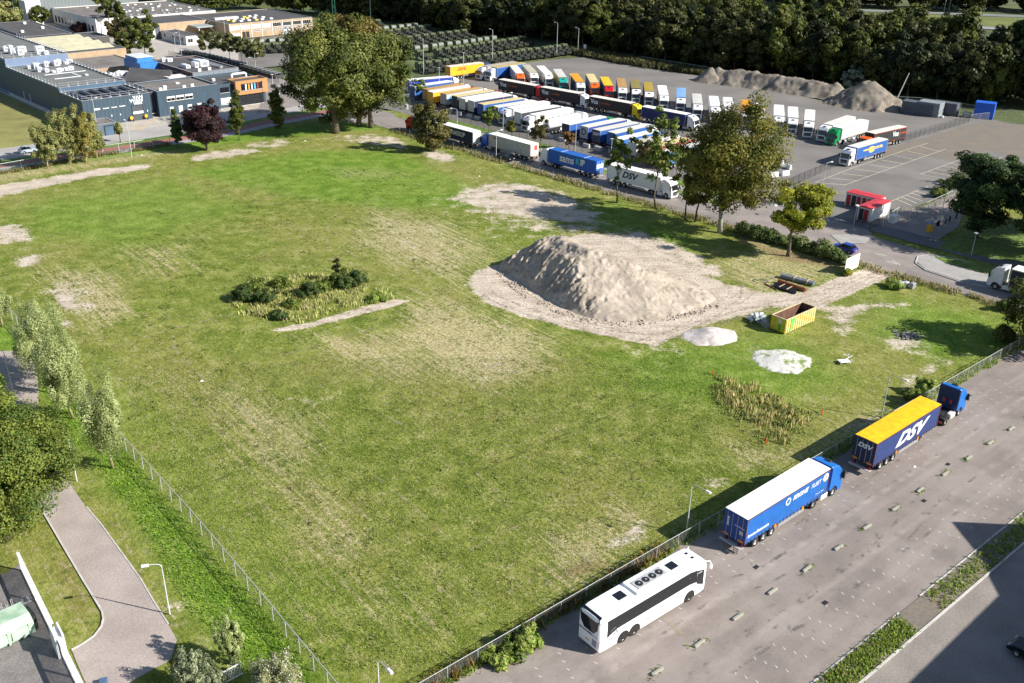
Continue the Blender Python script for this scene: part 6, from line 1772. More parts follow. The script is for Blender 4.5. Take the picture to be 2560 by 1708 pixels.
# ================================================================ LAMPS AND POSTS
nl_ = 0
def lamp(base, h, label, arm=None, alen=1.3, r=.07, disc=False, mat=LAMPGREY, cat='street lamp', name='street_lamp'):
    root = thing(name, label, cat, base, 0, None)
    n = 8
    if arm is None:
        put(MB().tube([(0, 0, 0), (0, 0, h)], [r, r * .7], n).mesh('post', [mat]), 'post', root)
        if disc: put(MB().lathe([(.08, h - .1), (.12, h), (.42, h + .06), (.30, h + .18), (.05, h + .24)], n=14).mesh('lamp_head', [LETW]), 'lamp_head', root)
        else: put(MB().bev(-.35, .35, -.14, .14, h, h + .14, .04).mesh('lamp_head', [mat]), 'lamp_head', root)
        return root
    a = arm if not hasattr(arm, 'x') else math.atan2(arm.y, arm.x)
    dx, dy = math.cos(a), math.sin(a)
    put(MB().tube([(0, 0, 0), (0, 0, h * .5), (0, 0, h - .35), (dx * .12, dy * .12, h - .1), (dx * .4, dy * .4, h), (dx * alen, dy * alen, h + .08)], [r, r * .85, r * .6, r * .55, r * .5, r * .45], n).mesh('post', [mat]), 'post', root)
    put(MB().bev(0, .62, -.13, .13, -.07, .09, .05).mesh('lamp_head', [LETW]), 'lamp_head', root, (dx * alen, dy * alen, h + .06), a)
    return root
LNa = math.atan2(LN.y, LN.x)
lamp(S(424.5, 1536), 5.35, 'white curved lamp post beside the brick road in the lower left', R(198), .95)
lamp(S(1716, 1332), 5.7, 'lamp post at the lower fence between coach and blue truck', LNa, 1.6)
lamp(S(2203, 1043), 5.7, 'lamp post at the lower fence behind the yellow-roofed trailer', LNa, 1.6)
p = G(866, 1512, 5.7); lamp((p.x, p.y, 0), 5.7, 'lamp post at the bottom edge below the field', LNa, 1.3)
lamp(G(*z7(503, 1315)), 5.4, 'lamp post rising beside the big oak', R(198), 1.2)
lamp(G(*z7(82, 722)), 5.4, 'lamp post beside the turning head', R(198), 1.0)
lamp(G(*TLz(1212, 1442)), 8.0, 'lamp post at the top fence right of the willows', R(140), .6)
lamp(G(*TLz(905, 1255)), 9.0, 'lamp post before the small blue shed', R(20), .5)
lamp(G(*Az(1130, 1405)), 6.4, 'lamp post before the silver trailer', R(45), 1.2)
lamp(G(*Az(672, 1012)), 4.4, 'lamp post by the truck park fence above the white rear doors', R(180), 1.2)
lamp(G(*Az(1210, 1085)), 9.4, 'tall lamp post beside the left white cab in the block', R(40), 2.2)
lamp(G(*Az(2058, 1310)), 8.6, 'tall lamp post behind the blue container')
lamp(G(*Az(1985, 772)), 8.4, 'tall lamp post between the Vos trailers')
lamp(G(*Bz(590, 1270)), 6.4, 'lamp post left of the white trailer roof')
lamp(G(*Bz(1190, 1390)), 6.8, 'lamp post behind the white cab')
Dz = lambda x, y: ((880 + x / 3.9167) * K0, (y / 3.9167) * K0)
for (x, y, h, lb) in ((1375, 617, 11, 'tall lamp mast at the army fence, middle one'), (2003, 552, 11.5, 'tall lamp mast at the army fence, right one'), (2210, 527, 9, 'lamp mast at the forest corner of the truck park'), (702, 742, 11.5, 'tall lamp mast beside the poplar crown')):
    lamp(G(*Dz(x, y)), h, lb, R(135), 1.2, .10)
lamp(G(*Dz(1093, 812)), 9, 'lamp mast with double head before the yellow trailer', None, r=.09)
lamp(G(*Az(465, 660)), 8, 'thin lamp post among the tan roofed trailers')
for (x, y, h, lb) in ((642, 240, 14, 'slim blue mast, second of the four before the wood'), (1111, 335, 17, 'slim blue mast, third of the four before the wood'), (1541, 350, 15, 'slim blue mast, rightmost of the four before the wood'), (186, 272, 15, 'slim blue mast, leftmost of the four before the wood')):
    lamp(G(*Dz(x, y)), h, lb, None, r=.09, mat=M('blue_mast', (.10, .16, .22), .5))
for (x, y, h, dc, lb) in ((1930, 1505, 4.0, True, 'post-top lamp with disc head beside the traffic island'), (1025, 1282, 4.0, True, 'post-top lamp with disc head beside the front cabin'), (482, 1128, 5.0, True, 'post-top lamp at the truck park gate'), (414, 1200, 2.0, True, 'short post with round white head at the gate')):
    lamp(G(*Cz(x, y)), h, lb, None, r=.055, disc=dc)
lamp(G(*Cz(380, 1112)), 4.4, 'leaning lamp post at the truck park gate')
lamp(G(*Cz(790, 972)), 5.0, 'curved lamp post at the car park fence', R(30), 1.2)
lamp(G(*c5(1600, 480)), 6.2, 'lamp post beside the car park barrier', R(150), 1.6)
for (x, y, h, lb) in ((660, 632, 7, 'left lamp of the pair at the depot gate'), (727, 648, 8.5, 'right lamp of the pair at the depot gate'), (1245, 475, 8.5, 'lamp before the brick depot corner'), (1040, 415, 5, 'lamp below the depot canopy'), (1070, 700, 4, 'lamp in the lime row'), (1500, 830, 4, 'post in the lime row near the poplars'), (1600, 860, 6, 'lamp beside the last lime')):
    lamp(G(*Kz(x, y)), h, lb, R(10), .6, .08)
for (x, y, h, lb) in ((2085, 30, 10, 'motorway lamp, left one above the wood'), (2115, 26, 10, 'slim motorway mast right of the left lamp'), (2360, 28, 10, 'motorway lamp, right one above the wood'), (2372, 26, 8, 'curved motorway lamp beside the right mast'), (1850, 20, 9, 'motorway lamp above the middle of the wood')):
    lamp(S(x, y), h, lb, R(40), 1.5, .12)
for (x, y, h, lb) in ((105, 150, 7, 'lamp post in the top left trees'), (190, 160, 7, 'second lamp post in the top left trees'), (300, 175, 6, 'lamp post at the top left road')):
    lamp(S(x / 3.672, y / 3.672), h, lb, R(180), 1.2, .08)
for (x, y, lb) in ((685, 960, 'white flag pole before the side street, left one'), (740, 1000, 'white flag pole before the side street, right one')):
    p = S(500 + x / 3.672, y / 3.672)
    lamp(p, 8 if x < 700 else 6, lb, None, r=.07, mat=WBAR, cat='flag pole', name='flag_pole')
# lattice mast
lt = MB()
for s_ in ((-.6, -.6), (.6, -.6), (.6, .6), (-.6, .6)): lt.tube([(s_[0], s_[1], 0), (s_[0] * .6, s_[1] * .6, 30)], .08, 5)
for k in range(20):
    z = k * 1.5; f = 1 - .4 * z / 30; s_ = 1 if k % 2 else -1
    for q in ((-.6, -.6 * s_, .6, .6 * 0), ):
        lt.tube([(-.6 * f * s_, -.6 * f, z), (.6 * f * s_, -.6 * f, z + 1.5)], .04, 4)
        lt.tube([(.6 * f, -.6 * f * s_, z), (.6 * f, .6 * f * s_, z + 1.5)], .04, 4)
        lt.tube([(-.6 * f, -.6 * f * s_, z), (-.6 * f, .6 * f * s_, z + 1.5)], .04, 4)
tag(lt.build('lattice_mast', M('green_steel', (.02, .12, .08), .5), loc=S(836, 52)), 'green lattice mast rising behind the poplars', 'mast')

# ================================================================ BUILDINGS
BA = R(44)
E1, E2 = Vector((math.cos(BA), math.sin(BA), 0)), Vector((-math.sin(BA), math.cos(BA), 0))
B0 = Vector((-105.5, 235.2, 0))
def bw(x, y, z=0): return B0 + E1 * x + E2 * y + Vector((0, 0, z))
NAVYC = M('navy_cladding', (.046, .078, .112), .5, .12, .5, stretch=(6, 6, .2), fine=.06, fscale=4)
BLUEC = M('blue_cladding', (.065, .12, .19), .5, .12, .5, fine=.06)
ROOFG = M('roof_grey_felt', (.145, .155, .155), .9, .12, .3, fine=.10, fscale=2)
ROOFD = M('roof_dark_felt', (.075, .073, .078), .9, .18, .25, fine=.12, fscale=2)
ROOFB = M('roof_brown_felt', (.17, .155, .145), .9, .2, .2, fine=.15, fscale=1.5)
BRICK = M('yellow_brick', (.40, .29, .185), .85, .12, .5, bump=.2, bscale=8, fine=.10, fscale=4)
BRICKR = M('red_brick', (.13, .06, .05), .85, .15, .5, bump=.2, fine=.10, fscale=4)
RENDER = M('white_render', (.66, .65, .63), .8, .08, .4, fine=.05)
TIMB = M('orange_timber', (.43, .225, .09), .6, .12, 1.0, stretch=(8, 8, .3), fine=.06)
FRAMEW = M('window_frame_white', (.72, .72, .72), .5, .05, 2)
def building(name, label, x, y, L, D, H, wall, roofm, par=.35, cat='building', z0=0, parapet=None):
    root = thing(name, label, cat, bw(x, y), BA)
    t = .25
    w = MB()
    w.box(0, L, 0, t, z0, H).box(0, L, D - t, D, z0, H).box(0, t, t, D - t, z0, H).box(L - t, L, t, D - t, z0, H)
    wl = w.build('wall', wall, root)
    put(MB().box(t * .5, L - t * .5, t * .5, D - t * .5, H - par - .12, H - par).mesh('roof', [roofm]), 'roof', root)
    if z0: put(MB().box(.02, L - .02, .02, D - .02, z0 - .1, z0 - .01).mesh('underside', [wall]), 'underside', root)
    cp = MB()
    for q in ((-.04, L + .04, -.04, t + .05), (-.04, L + .04, D - t - .05, D + .04), (-.04, t + .05, t + .05, D - t - .05), (L - t - .05, L + .04, t + .05, D - t - .05)):
        cp.box(q[0], q[1], q[2], q[3], H, H + .06)
    put(cp.mesh('coping', [parapet or RIM]), 'coping', root)
    return root
def window(root, face, a, z, w, h, n=2, blind=0, frame=FRAMEW, off=0.0, gl=GLASS):
    """window of n panes on face 'f' (front, y=0), 'l' (left, x=0) or given plane offset"""
    o = put(MB().box(-.06, .03, 0, w, 0, h).mesh('window', [frame]), 'window', root)
    pw = (w - .08 * (n + 1)) / n
    for k in range(n):
        p0 = .08 + k * (pw + .08)
        pn = put(MB().box(-.085, -.06, p0, p0 + pw, .08, h - .08).mesh('pane', [gl]), 'pane', o)
        if blind: put(MB().box(-.095, -.085, p0, p0 + pw, h - .08 - (h - .16) * blind, h - .08).mesh('blind', [LETW]), 'blind', o)
    put(MB().box(-.16, -.04, -.05, w + .05, -.08, -.01).mesh('sill', [FRAMEW]), 'sill', o)
    if face == 'f':
        o.location = (a + w, off, z); o.rotation_euler = (0, 0, R(90))
        o.location = (a, off, z); o.rotation_euler = (0, 0, R(90)); o.scale = (1, -1, 1)
    elif face == 'l':
        o.location = (off, a, z)
    elif face == 'r':
        o.location = (off, a, z); o.scale = (-1, 1, 1)
    return o
def panels(root, name, face, x0, x1, z0, z1, pitch, mat, off=0.0, thick=.05):
    n = max(1, round((x1 - x0) / pitch)); w = (x1 - x0) / n
    m = MB().box(.02, w - .02, -thick, .01, z0, z1).mesh(name, [mat])
    for k in range(n):
        if face == 'f': put(m, name, root, (x0 + k * w, off, 0))
        else: put(m, name, root, (off, x0 + (k + 1) * w, 0), R(-90))
def skylight(root, x, y, z, w=1.0, d=1.0, h=.35, mat=None):
    put(MB().bev(-w / 2, w / 2, -d / 2, d / 2, 0, h, .12).mesh('rooflight', [mat or LETW]), 'rooflight', root, (x, y, z))
def railing(root, pts, z, n=None):
    b = MB()
    for a, c_ in zip(pts, pts[1:]):
        a, c_ = Vector((*a, z)), Vector((*c_, z))
        L = (c_ - a).length
        for hh in (.5, 1.0): b.tube([a + Vector((0, 0, hh)), c_ + Vector((0, 0, hh))], .03, 4)
        k = max(1, int(L / 2.2))
        for i in range(k + 1):
            p = a.lerp(c_, i / k); b.tube([p, p + Vector((0, 0, 1.0))], .04, 4)
            b.box(p.x - .2, p.x + .2, p.y - .2, p.y + .2, z, z + .12)
    put(b.mesh('roof_railing', [M('pale_steel', (.55, .57, .60), .45, .1, 3, metal=.3)]), 'roof_railing', root)
# B1 front volume with the sign
f = building('warehouse', 'navy clad warehouse front with solar panels and big white sign', 0, 0, 17.1, 14, 6.5, NAVYC, ROOFG, .3)
panels(f, 'facade_panel', 'f', 0, 11.2, .1, 6.42, 1.05, NAVYC)
panels(f, 'facade_panel', 'f', 15.6, 17.1, .1, 6.42, .75, NAVYC)
panels(f, 'facade_panel', 'f', 11.2, 15.6, 4.0, 6.42, 1.1, NAVYC)
panels(f, 'facade_panel', 'l', 0, 14, .1, 6.42, 1.0, NAVYC)
put(MB().box(12.2, 14.9, -.03, .3, .1, 3.8).box(12.2, 14.9, -.07, -.03, 1.7, 2.3, 1).mesh('dock_door', [M('dock_slate', (.07, .08, .095), .5, .1, 1), LETW]), 'dock_door', f)
put(MB().box(12.0, 12.2, -.15, .1, 0, 3.95).box(14.9, 15.1, -.15, .1, 0, 3.95).box(12.0, 15.1, -.15, .1, 3.8, 3.98).mesh('door_frame', [NAVYC]), 'door_frame', f)
for (txt, sz, x, z) in (('VAN', 1.05, 13.9, 5.75), ('WAN', 1.15, 13.4, 4.98), ('VERS', 1.0, 13.75, 4.22)):
    letter(txt, sz, f, (x, -.075, z), 'y-', LETW, 0, .035, 1.2 if txt != 'VERS' else 1.0, 'sign_letters')
for k, (x, w_, h_) in enumerate(((2.6, 1.5, .45), (4.9, 1.5, .3), (7.0, 1.4, .28), (9.0, 1.5, .32))):
    m = MB()
    if k == 0: m.bev(0, w_, -.09, -.06, 3.9, 3.9 + h_, .01)
    else:
        for i in range(6): m.box(i * w_ / 6, i * w_ / 6 + w_ / 8, -.09, -.06, 3.95, 3.95 + h_ * (1 if i in (0, 4) else .7))
    put(m.mesh('company_mark', [LETW]), 'company_mark', f, (x, 0, 0))
for x in (6.6, 8.8, 15.8): put(MB().box(x, x + .22, -.16, -.05, 1.9, 2.3).mesh('wall_lamp', [LETW]), 'wall_lamp', f)
for x in (11.7, 15.5):
    t_ = thing('yellow_bollard_lamp', 'yellow round dock buffer ' + ('left' if x < 13 else 'right') + ' of the dock door', 'dock buffer', bw(x, -.7), BA)
    put(MB().cyl((0, 0, 0), .12, .8).mesh('stand', [DARK]), 'stand', t_); put(MB().cyl((-.35, -.1, 1.0), .42, .3, 'y', 14).mesh('buffer', [YEL]), 'buffer', t_)
SOL = M('solar_glass', (.02, .022, .04), .15, .1, 1); SOLF = M('solar_frame', (.45, .46, .48), .4, .1, 2)
sm = MB().loft([[(0, 0, .1), (1.0, 0, .1), (1.0, 1.55, .5), (0, 1.55, .5)], [(0, 0, .14), (1.0, 0, .14), (1.0, 1.55, .54), (0, 1.55, .54)]]).mesh('solar_panel', [SOL])
for i in range(6):
    for k in range(8):
        put(sm, 'solar_panel', f, (1.4 + i * 2.55, 1.6 + k * 1.25, 6.22), R(12))
railing(f, [(.3, 13.5), (.3, .4), (16.8, .4), (16.8, 13.5)], 6.5)
# main hall behind
h = building('warehouse_hall', 'long blue warehouse hall with grey roof and white rooftop plant', .02, 14.02, 17.2, 38, 7.5, BLUEC, ROOFG, .25)
panels(h, 'facade_panel', 'l', 0, 38, .6, 7.0, 2.35, NAVYC, thick=.08)
put(MB().box(-.1, 0, 0, 38, 7.0, 7.5).mesh('fascia', [BLUEC]), 'fascia', h)
for y in (22, 26.5): put(MB().box(-.14, -.02, y, y + .9, .3, 2.6).mesh('side_door', [LETG]), 'side_door', h)
put(MB().box(-.5, -.08, 0, 38, 0, .6).mesh('plinth', [CONC]), 'plinth', h)
railing(h, [(.3, 37), (.3, .4), (16.9, .4), (16.9, 37)], 7.5)
WPL = M('plant_white', (.74, .76, .78), .35, .08, 1, metal=.1)
def plant(root, spots, z):
    for (x, y, w, d, hh) in spots:
        o = put(MB().bev(-w / 2, w / 2, -d / 2, d / 2, 0, hh, .08).box(-w * .3, w * .3, -d / 2 - .03, -d / 2, hh * .2, hh * .8, 1).mesh('rooftop_unit', [WPL, LETG]), 'rooftop_unit', root, (x, y, z))
rnd = random.Random(4)
plant(h, [(4.5 + k * 1.5, 35 + rnd.uniform(-2.5, 1.5), rnd.uniform(.9, 1.9), rnd.uniform(.9, 2.2), rnd.uniform(.6, 1.6)) for k in range(9)], 7.27)
plant(h, [(5 + k * 1.25, 25.2 + rnd.uniform(-2.2, 2.4), rnd.uniform(.7, 1.7), rnd.uniform(.9, 2), rnd.uniform(.5, 1.4)) for k in range(7)] + [(12.5, 14.0, .8, 1.2, .4)], 7.27)
put(MB().box(4, 11, 13.4, 13.9, 0, .12).box(10.5, 11, 13.9, 19, 0, .12).box(4, 15, 20.5, 21, 0, .12).mesh('walkway_grating', [WPL]), 'walkway_grating', h, (0, 0, 7.27))
h2 = building('warehouse_hall', 'taller rear hall with pale blue end wall and white rooftop plant', .04, 52.05, 17.2, 60, 9.6, M('pale_blue_cladding', (.16, .22, .34), .5, .08, .5), ROOFG, .25)
panels(h2, 'facade_panel', 'l', 0, 60, .6, 9.0, 2.35, NAVYC, thick=.08)
plant(h2, [(5 + rnd.uniform(0, 8), 3 + k * 1.6, rnd.uniform(1, 2.4), rnd.uniform(1, 2.2), rnd.uniform(.8, 1.8)) for k in range(11)], 9.37)
railing(h2, [(.3, 40), (.3, .4), (16.9, .4), (16.9, 40)], 9.6)
# small shed before it
s_ = building('shed', 'small grey-blue flat-roofed shed before the navy warehouse', -1.4, -10.7, 4.9, 6.3, 2.8, M('shed_cladding', (.10, .135, .165), .5, .1, 1), ROOFB, .08)
put(MB().box(1.9, 3.9, -.06, .02, .05, 2.2).mesh('shed_door', [BLUEC]), 'shed_door', s_)
put(MB().box(1.7, 1.9, -.1, .0, .05, 2.4).box(3.9, 4.1, -.1, 0, .05, 2.4).box(1.7, 4.1, -.1, 0, 2.2, 2.4).mesh('door_frame', [DARK]), 'door_frame', s_)
# recess + office
rc_ = building('link_block', 'dark recessed link between warehouse and office', 17.12, 1.6, 1.9, 12, 6.2, M('link_dark', (.02, .028, .04), .5, .1, 1), ROOFD, .2)
o_ = building('office_block', 'navy clad office block with blinds in its upper windows', 19.05, 0, 16.8, 14, 6.5, NAVYC, ROOFB, .35)
panels(o_, 'facade_panel', 'f', 0, 16.8, .05, 3.0 - .95, 1.05, NAVYC, thick=.03)
panels(o_, 'facade_panel', 'f', 0, 16.8, 5.15, 6.42, 1.05, NAVYC, thick=.03)
for a in (2.4, 4.9, 7.4): window(o_, 'f', a, 3.7, 2.2, 1.2, 2, .38)
window(o_, 'f', 2.9, .95, 1.0, 1.25, 1, .35); window(o_, 'f', 5.3, .7, 1.1, 1.5, 1, .98); window(o_, 'f', 7.8, .95, 1.2, 1.25, 1, .4); window(o_, 'f', 10.5, .95, 1.2, 1.25, 1, .4)
window(rc_, 'f', .2, .9, 1.4, 1.1, 1, 0, DARK)
for (x, y) in ((5.0, 6.2), (9.6, 8.4)): skylight(o_, x, y, 6.15)
for (x, y) in ((2.2, 2.4), (3.3, 2.2), (8.5, 2.0), (11, 2.5)): put(MB().box(-.4, .4, -.05, .05, 0, .7).box(-.5, .5, -.3, .3, 0, .08).mesh('smoke_hatch', [LETW]), 'smoke_hatch', o_, (x, y, 6.15))
# right wing with orange box
wg = building('office_wing', 'navy office wing behind the orange facade box', 35.87, 0, 14.1, 14, 6.25, NAVYC, ROOFD, .5, parapet=NAVYC)
window(wg, 'f', .6, 4.0, 2.6, 1.4, 2, 0, DARK); window(wg, 'f', .5, .9, 3.2, 1.7, 2, .9)
put(MB().tube([(7, 5, 6.6), (7, 5, 7.3), (7.3, 5, 7.5), (11, 5, 7.5), (11.3, 5, 7.3), (11.3, 5, 6.2)], .35, 8).mesh('roof_duct', [WPL]), 'roof_duct', wg)
put(MB().tube([(8, 3, 6.0), (8.2, 3, 6.7), (12.5, 3, 6.7), (12.7, 3, 6.1)], .14, 6).mesh('roof_duct', [WPL]), 'roof_duct', wg)
plant(wg, [(3, 8, .9, .9, .7), (5.5, 3, .9, .8, .7)], 5.77)
ob = building('facade_box', 'orange timber facade box with coloured window strips', 40.3, -1.55, 9.7, 4.5, 6.75, TIMB, ROOFD, .2, z0=3.2, parapet=TIMB)
w_ = window(ob, 'f', 1.6, 4.2, 6.4, 1.75, 6, 0, DARK)
for k, cl in enumerate(('e8e8ee', 'd89a18', 'c8ccdc', '5fb4d0', '8a3030')):
    put(MB().box(0, .42, -.13, -.1, 0, 1.5).mesh('colour_strip', [paint(cl, .5)]), 'colour_strip', ob, (2.75 + k * .9, 0, 4.32))
window(ob, 'l', 1.0, 4.2, 1.8, 1.7, 2, 0, DARK)
gp_ = building('entrance', 'glazed ground-floor entrance under the orange facade box', 41.5, .0 - .8, 7.5, .78, 3.15, M('entrance_dark', (.03, .045, .055), .4, .1, 1), ROOFD, .2)
for k in range(5): window(gp_, 'f', .25 + k * 1.42, .15, 1.3, 2.7, 1, 0, DARK)
# rear office
ro = building('office_block', 'brick rear office with white rooftop plant and grey end wall', 37.0, 16.0, 14.1, 26, 7.0, BRICKR, ROOFD, .25)
panels(ro, 'facade_panel', 'f', 0, 14.1, 5.2, 6.9, 1.6, M('grey_blue_panel', (.19, .23, .27), .5, .08, 1))
for k in range(6): window(ro, 'l', 2 + k * 3.8, 4.2, 2.4, 1.8, 3)
for k in range(6): window(ro, 'l', 2 + k * 3.8, 1.2, 2.4, 1.8, 3)
plant(ro, [(5.4, 9, 1.2, 2.4, 1.5), (8.0, 9.5, 2.6, 2.8, 1.7), (8.0, 12, 2.2, 2.6, 1.5), (3.0, 10, 1.4, 3.4, .9), (2.5, 23, 1.2, 1.2, 1.0), (4, 22, 1.6, .8, 1.0)], 6.77)
put(MB().box(10.0, 10.5, 3, 22, 0, .5).box(11.0, 11.4, 4, 20, 0, .5).mesh('roof_duct', [RIM]), 'roof_duct', ro, (0, 0, 6.77))
for (x, y) in ((3.2, 2.0), (6.4, 2.4)): put(MB().box(-.45, .45, -.06, .06, 0, .8).mesh('smoke_hatch', [LETW]), 'smoke_hatch', ro, (x, y, 6.77))
md = building('inner_hall', 'dark low hall between warehouse and brick office', 20.0, 14.1, 16.9, 26, 5.0, M('inner_wall', (.06, .06, .065), .7, .1, 1), ROOFD, .15)
put(MB().loft([[(1, 12, 5.0), (10, 3, 5.0), (10, 3, 5.1), (1, 12, 5.1)], [(7.5, 20, 5.0), (14.5, 9, 5.0), (14.5, 9, 7.0), (7.5, 20, 7.0)]]).mesh('monitor_roof', [ROOFD]), 'monitor_roof', md)
put(MB().box(11, 16.5, 4, 8, 5.0, 6.0).mesh('white_gable', [RENDER]), 'white_gable', md)
skylight(md, 6, 22, 4.9, 3, 3, .8, WPL)
for k in range(10): skylight(md, 1.5 + (k % 5) * 1.2, 21 + (k // 5) * 1.6 + rnd.random(), 4.85, .8, .8, rnd.uniform(.5, 1.3), WPL)
bu = thing('rooftop_unit', 'bright blue rooftop unit with white top', 'rooftop unit', bw(31.5, 37), BA)
BLU = M('bright_blue', (.035, .20, .52), .45, .1, 1)
put(MB().box(0, 5.5, 0, 11, 4.9, 7.2).mesh('casing', [BLU]), 'casing', bu); put(MB().bev(.3, 5.2, 2.5, 10.5, 7.2, 8.4, .2).mesh('upper_casing', [BLU]), 'upper_casing', bu); put(MB().bev(.2, 5.3, 2.4, 10.6, 8.4, 8.5, .04).mesh('cover', [WPL]), 'cover', bu)
b2 = building('back_hall', 'brick hall with beige saw-tooth strips on its roof', 17.4, 74.0, 26, 36, 6.0, BRICK, ROOFD, .15)
for k in range(4):
    y = 5 + k * 8.0
    put(MB().loft([[(1.5, y, 5.85), (24.5, y, 5.85), (24.5, y + 4.2, 5.85), (1.5, y + 4.2, 5.85)], [(2.2, y + 2.6, 6.9), (23.8, y + 2.6, 6.9), (23.8, y + 3.0, 6.9), (2.2, y + 3.0, 6.9)]]).mesh('shed_roof', [M('beige_roof_sheet', (.43, .41, .29), .7, .1, .5)]), 'shed_roof', b2)
b3 = building('brick_block', 'low brick block with brown roof between the halls', 17.3, 52.2, 22, 21.5, 4.4, BRICK, ROOFB, .15)
b4 = building('flat_hall', 'dark flat-roofed hall at the far left with small roof vents', 10, 115.5, 32.5, 40, 6.0, M('dark_fascia', (.03, .032, .045), .6, .1, 1), ROOFD, .15)
for (x, y) in ((16, 30), (20, 12), (28, 33), (29, 18), (5, 5)): skylight(b4, x, y, 5.85, 1.0, 1.0, .8)
put(MB().box(16, 16.5, 0, 40, 5.85, 6.3).mesh('fire_wall', [M('dark_fascia', (.03, .032, .045))]), 'fire_wall', b4)
b5 = building('flat_annex', 'small dark flat-roofed annex beside the maroon bush', 46.3, 112.0, 7.5, 13, 4.5, M('annex_wall', (.08, .07, .07), .7, .15, 1), ROOFD, .15)
wh = building('white_hall', 'long white hall with brown roof dotted with roof domes', 63.0, 146.0, 50, 44, 6.0, RENDER, ROOFB, .25)
for i in range(11):
    for k in range(4):
        skylight(wh, 12 + i * 3.4 + rnd.uniform(-1.3, 1.3), 5 + k * 10 + rnd.uniform(-3, 3), 5.75, 1.1, 1.1, .35, LETW if rnd.random() < .75 else LETG)
for k in range(12): window(wh, 'l', 2.5 + k * 3.4, .8, 1.9, 2.6, 2)
for k in range(2): put(MB().box(20 + k * 9, 22.5 + k * 9, -.05, .02, 2.0, 3.2).mesh('dock_opening', [DARK]), 'dock_opening', wh)
bc_ = building('clad_hall', 'grey ribbed hall wall rising behind the white hall roof', 58, 190.3, 42, 30, 10.0, M('ribbed_grey', (.16, .19, .20), .6, .1, .5, stretch=(10, 10, .1)), ROOFD, .2)
put(MB().box(-6, 0, -3, 4, 0, 9.5).mesh('white_tower', [RENDER]), 'white_tower', bc_)
panels(bc_, 'cladding_panel', 'f', 0, 42, 6, 10, 1.4, M('ribbed_grey', (.16, .19, .20)))
dp = building('brick_depot', 'two-storey yellow brick depot with white window band', 98.0, 107.7, 37, 34, 5.6, BRICK, ROOFD, .15)
for k in range(8):
    window(dp, 'f', .6 + k * 4.55, 3.3, 3.7, 1.5, 4, .95 if k < 4 else 0)
    put(MB().box(k * 4.55 + .2, k * 4.55 + .42, -.12, 0, 0, 5.55).mesh('pilaster', [FRAMEW]), 'pilaster', dp)
    if k > 1 and k != 5: window(dp, 'f', .8 + k * 4.55, 2.1, 3.4, .45, 4)
window(dp, 'f', .6, .6, 3.7, 1.5, 3, .95)
put(MB().box(23.3, 26.4, -.1, .05, .05, 3.2).box(23.4, 26.3, -.14, -.1, 1.4, 1.8, 1).mesh('roller_door', [LETG, LETW]), 'roller_door', dp)
for k in range(2): put(MB().box(5.4 + k * 1.6, 6.7 + k * 1.6, -.1, .05, .2, 2.4).mesh('door', [DARK]), 'door', dp)
for k in range(18): skylight(dp, 5 + (k % 6) * 3.2 + rnd.uniform(-.6, .6), 6 + (k // 6) * 5 + rnd.uniform(-1, 1), 5.45, 1.4, 1.2, .5, LETW if k % 3 else LETY)
put(MB().box(2, 12, 14, 16, 5.45, 6.2).mesh('glazed_ridge', [WPL]), 'glazed_ridge', dp)
dl = building('depot_wing', 'long dark-roofed brick wing left of the brick depot', 71.5, 124.8, 26.3, 22, 5.5, BRICK, ROOFD, .15)
panels(dl, 'facade_panel', 'f', .3, 7.0, .1, 5.2, 2.2, M('slate_panel', (.09, .10, .12), .6, .1, 1))
put(MB().box(3.0, 5.0, -.1, .0, .05, 3.6).mesh('white_door', [FRAMEW]), 'white_door', dl)
cn = thing('canopy', 'pale canopy roof over the depot entrance', 'canopy', bw(90, 123.7), BA)
put(MB().box(0, 11.5, -6, 1, 3.7, 4.2).mesh('canopy_roof', [M('canopy_grey', (.30, .34, .35), .6, .1, 1)]), 'canopy_roof', cn)
for x in (1, 6): put(MB().box(x, x + .3, -5.5, -5.2, 0, 3.7).mesh('column', [FRAMEW]), 'column', cn)
lw = building('gatehouse', 'low white gatehouse with dark roof before the depot wing', 78.5, 104.0, 5.5, 20, 3.2, RENDER, ROOFD, .12)
window(lw, 'f', .6, .9, 2.0, 1.4, 2)
for k in range(5): window(lw, 'l', 2 + k * 3.4, 1.2, 2.2, 1.3, 2)
# pavements among the halls
CONCP = M('yard_pavers', (.40, .375, .345), .9, .1, .2, fine=.1, fscale=3)
sheet('depot_drive', [bw(62, 60), bw(75, 60), bw(97, 100), bw(97, 124), bw(72, 124), bw(62, 143), bw(55, 143), bw(55, 90)], .03, CONCP)
sheet('hall_road', [bw(45, 128), bw(62.5, 143), bw(62.5, 195), bw(50, 200), bw(44, 157)], .03, CONCP)
sheet('army_yard', [bw(52, 40), bw(72, 48), bw(118, 42), bw(165, 62), bw(168, 92), bw(150, 125), bw(136, 142), bw(136, 106), bw(98, 106), bw(80, 88)], .028, ASPH)
sheet('yard_lawn', [bw(62, 62), bw(68, 62), bw(72, 72), bw(66, 74)], .05, VERGE)
sheet('hall_lawn', [bw(-40, -9), bw(-3, -9), bw(-.8, 0), bw(-.8, 60), bw(-60, 60)], .02, M('dry_lawn', (.22, .21, .065), .9, .2, .15, bump=.4, bscale=3, fine=.2, fscale=2))
b = MB(); strip(b, [bw(-.7, -1), bw(-.7, 110)], 1.0, 0, .05); tag(b.build('wall_path', CONC), kind='structure')
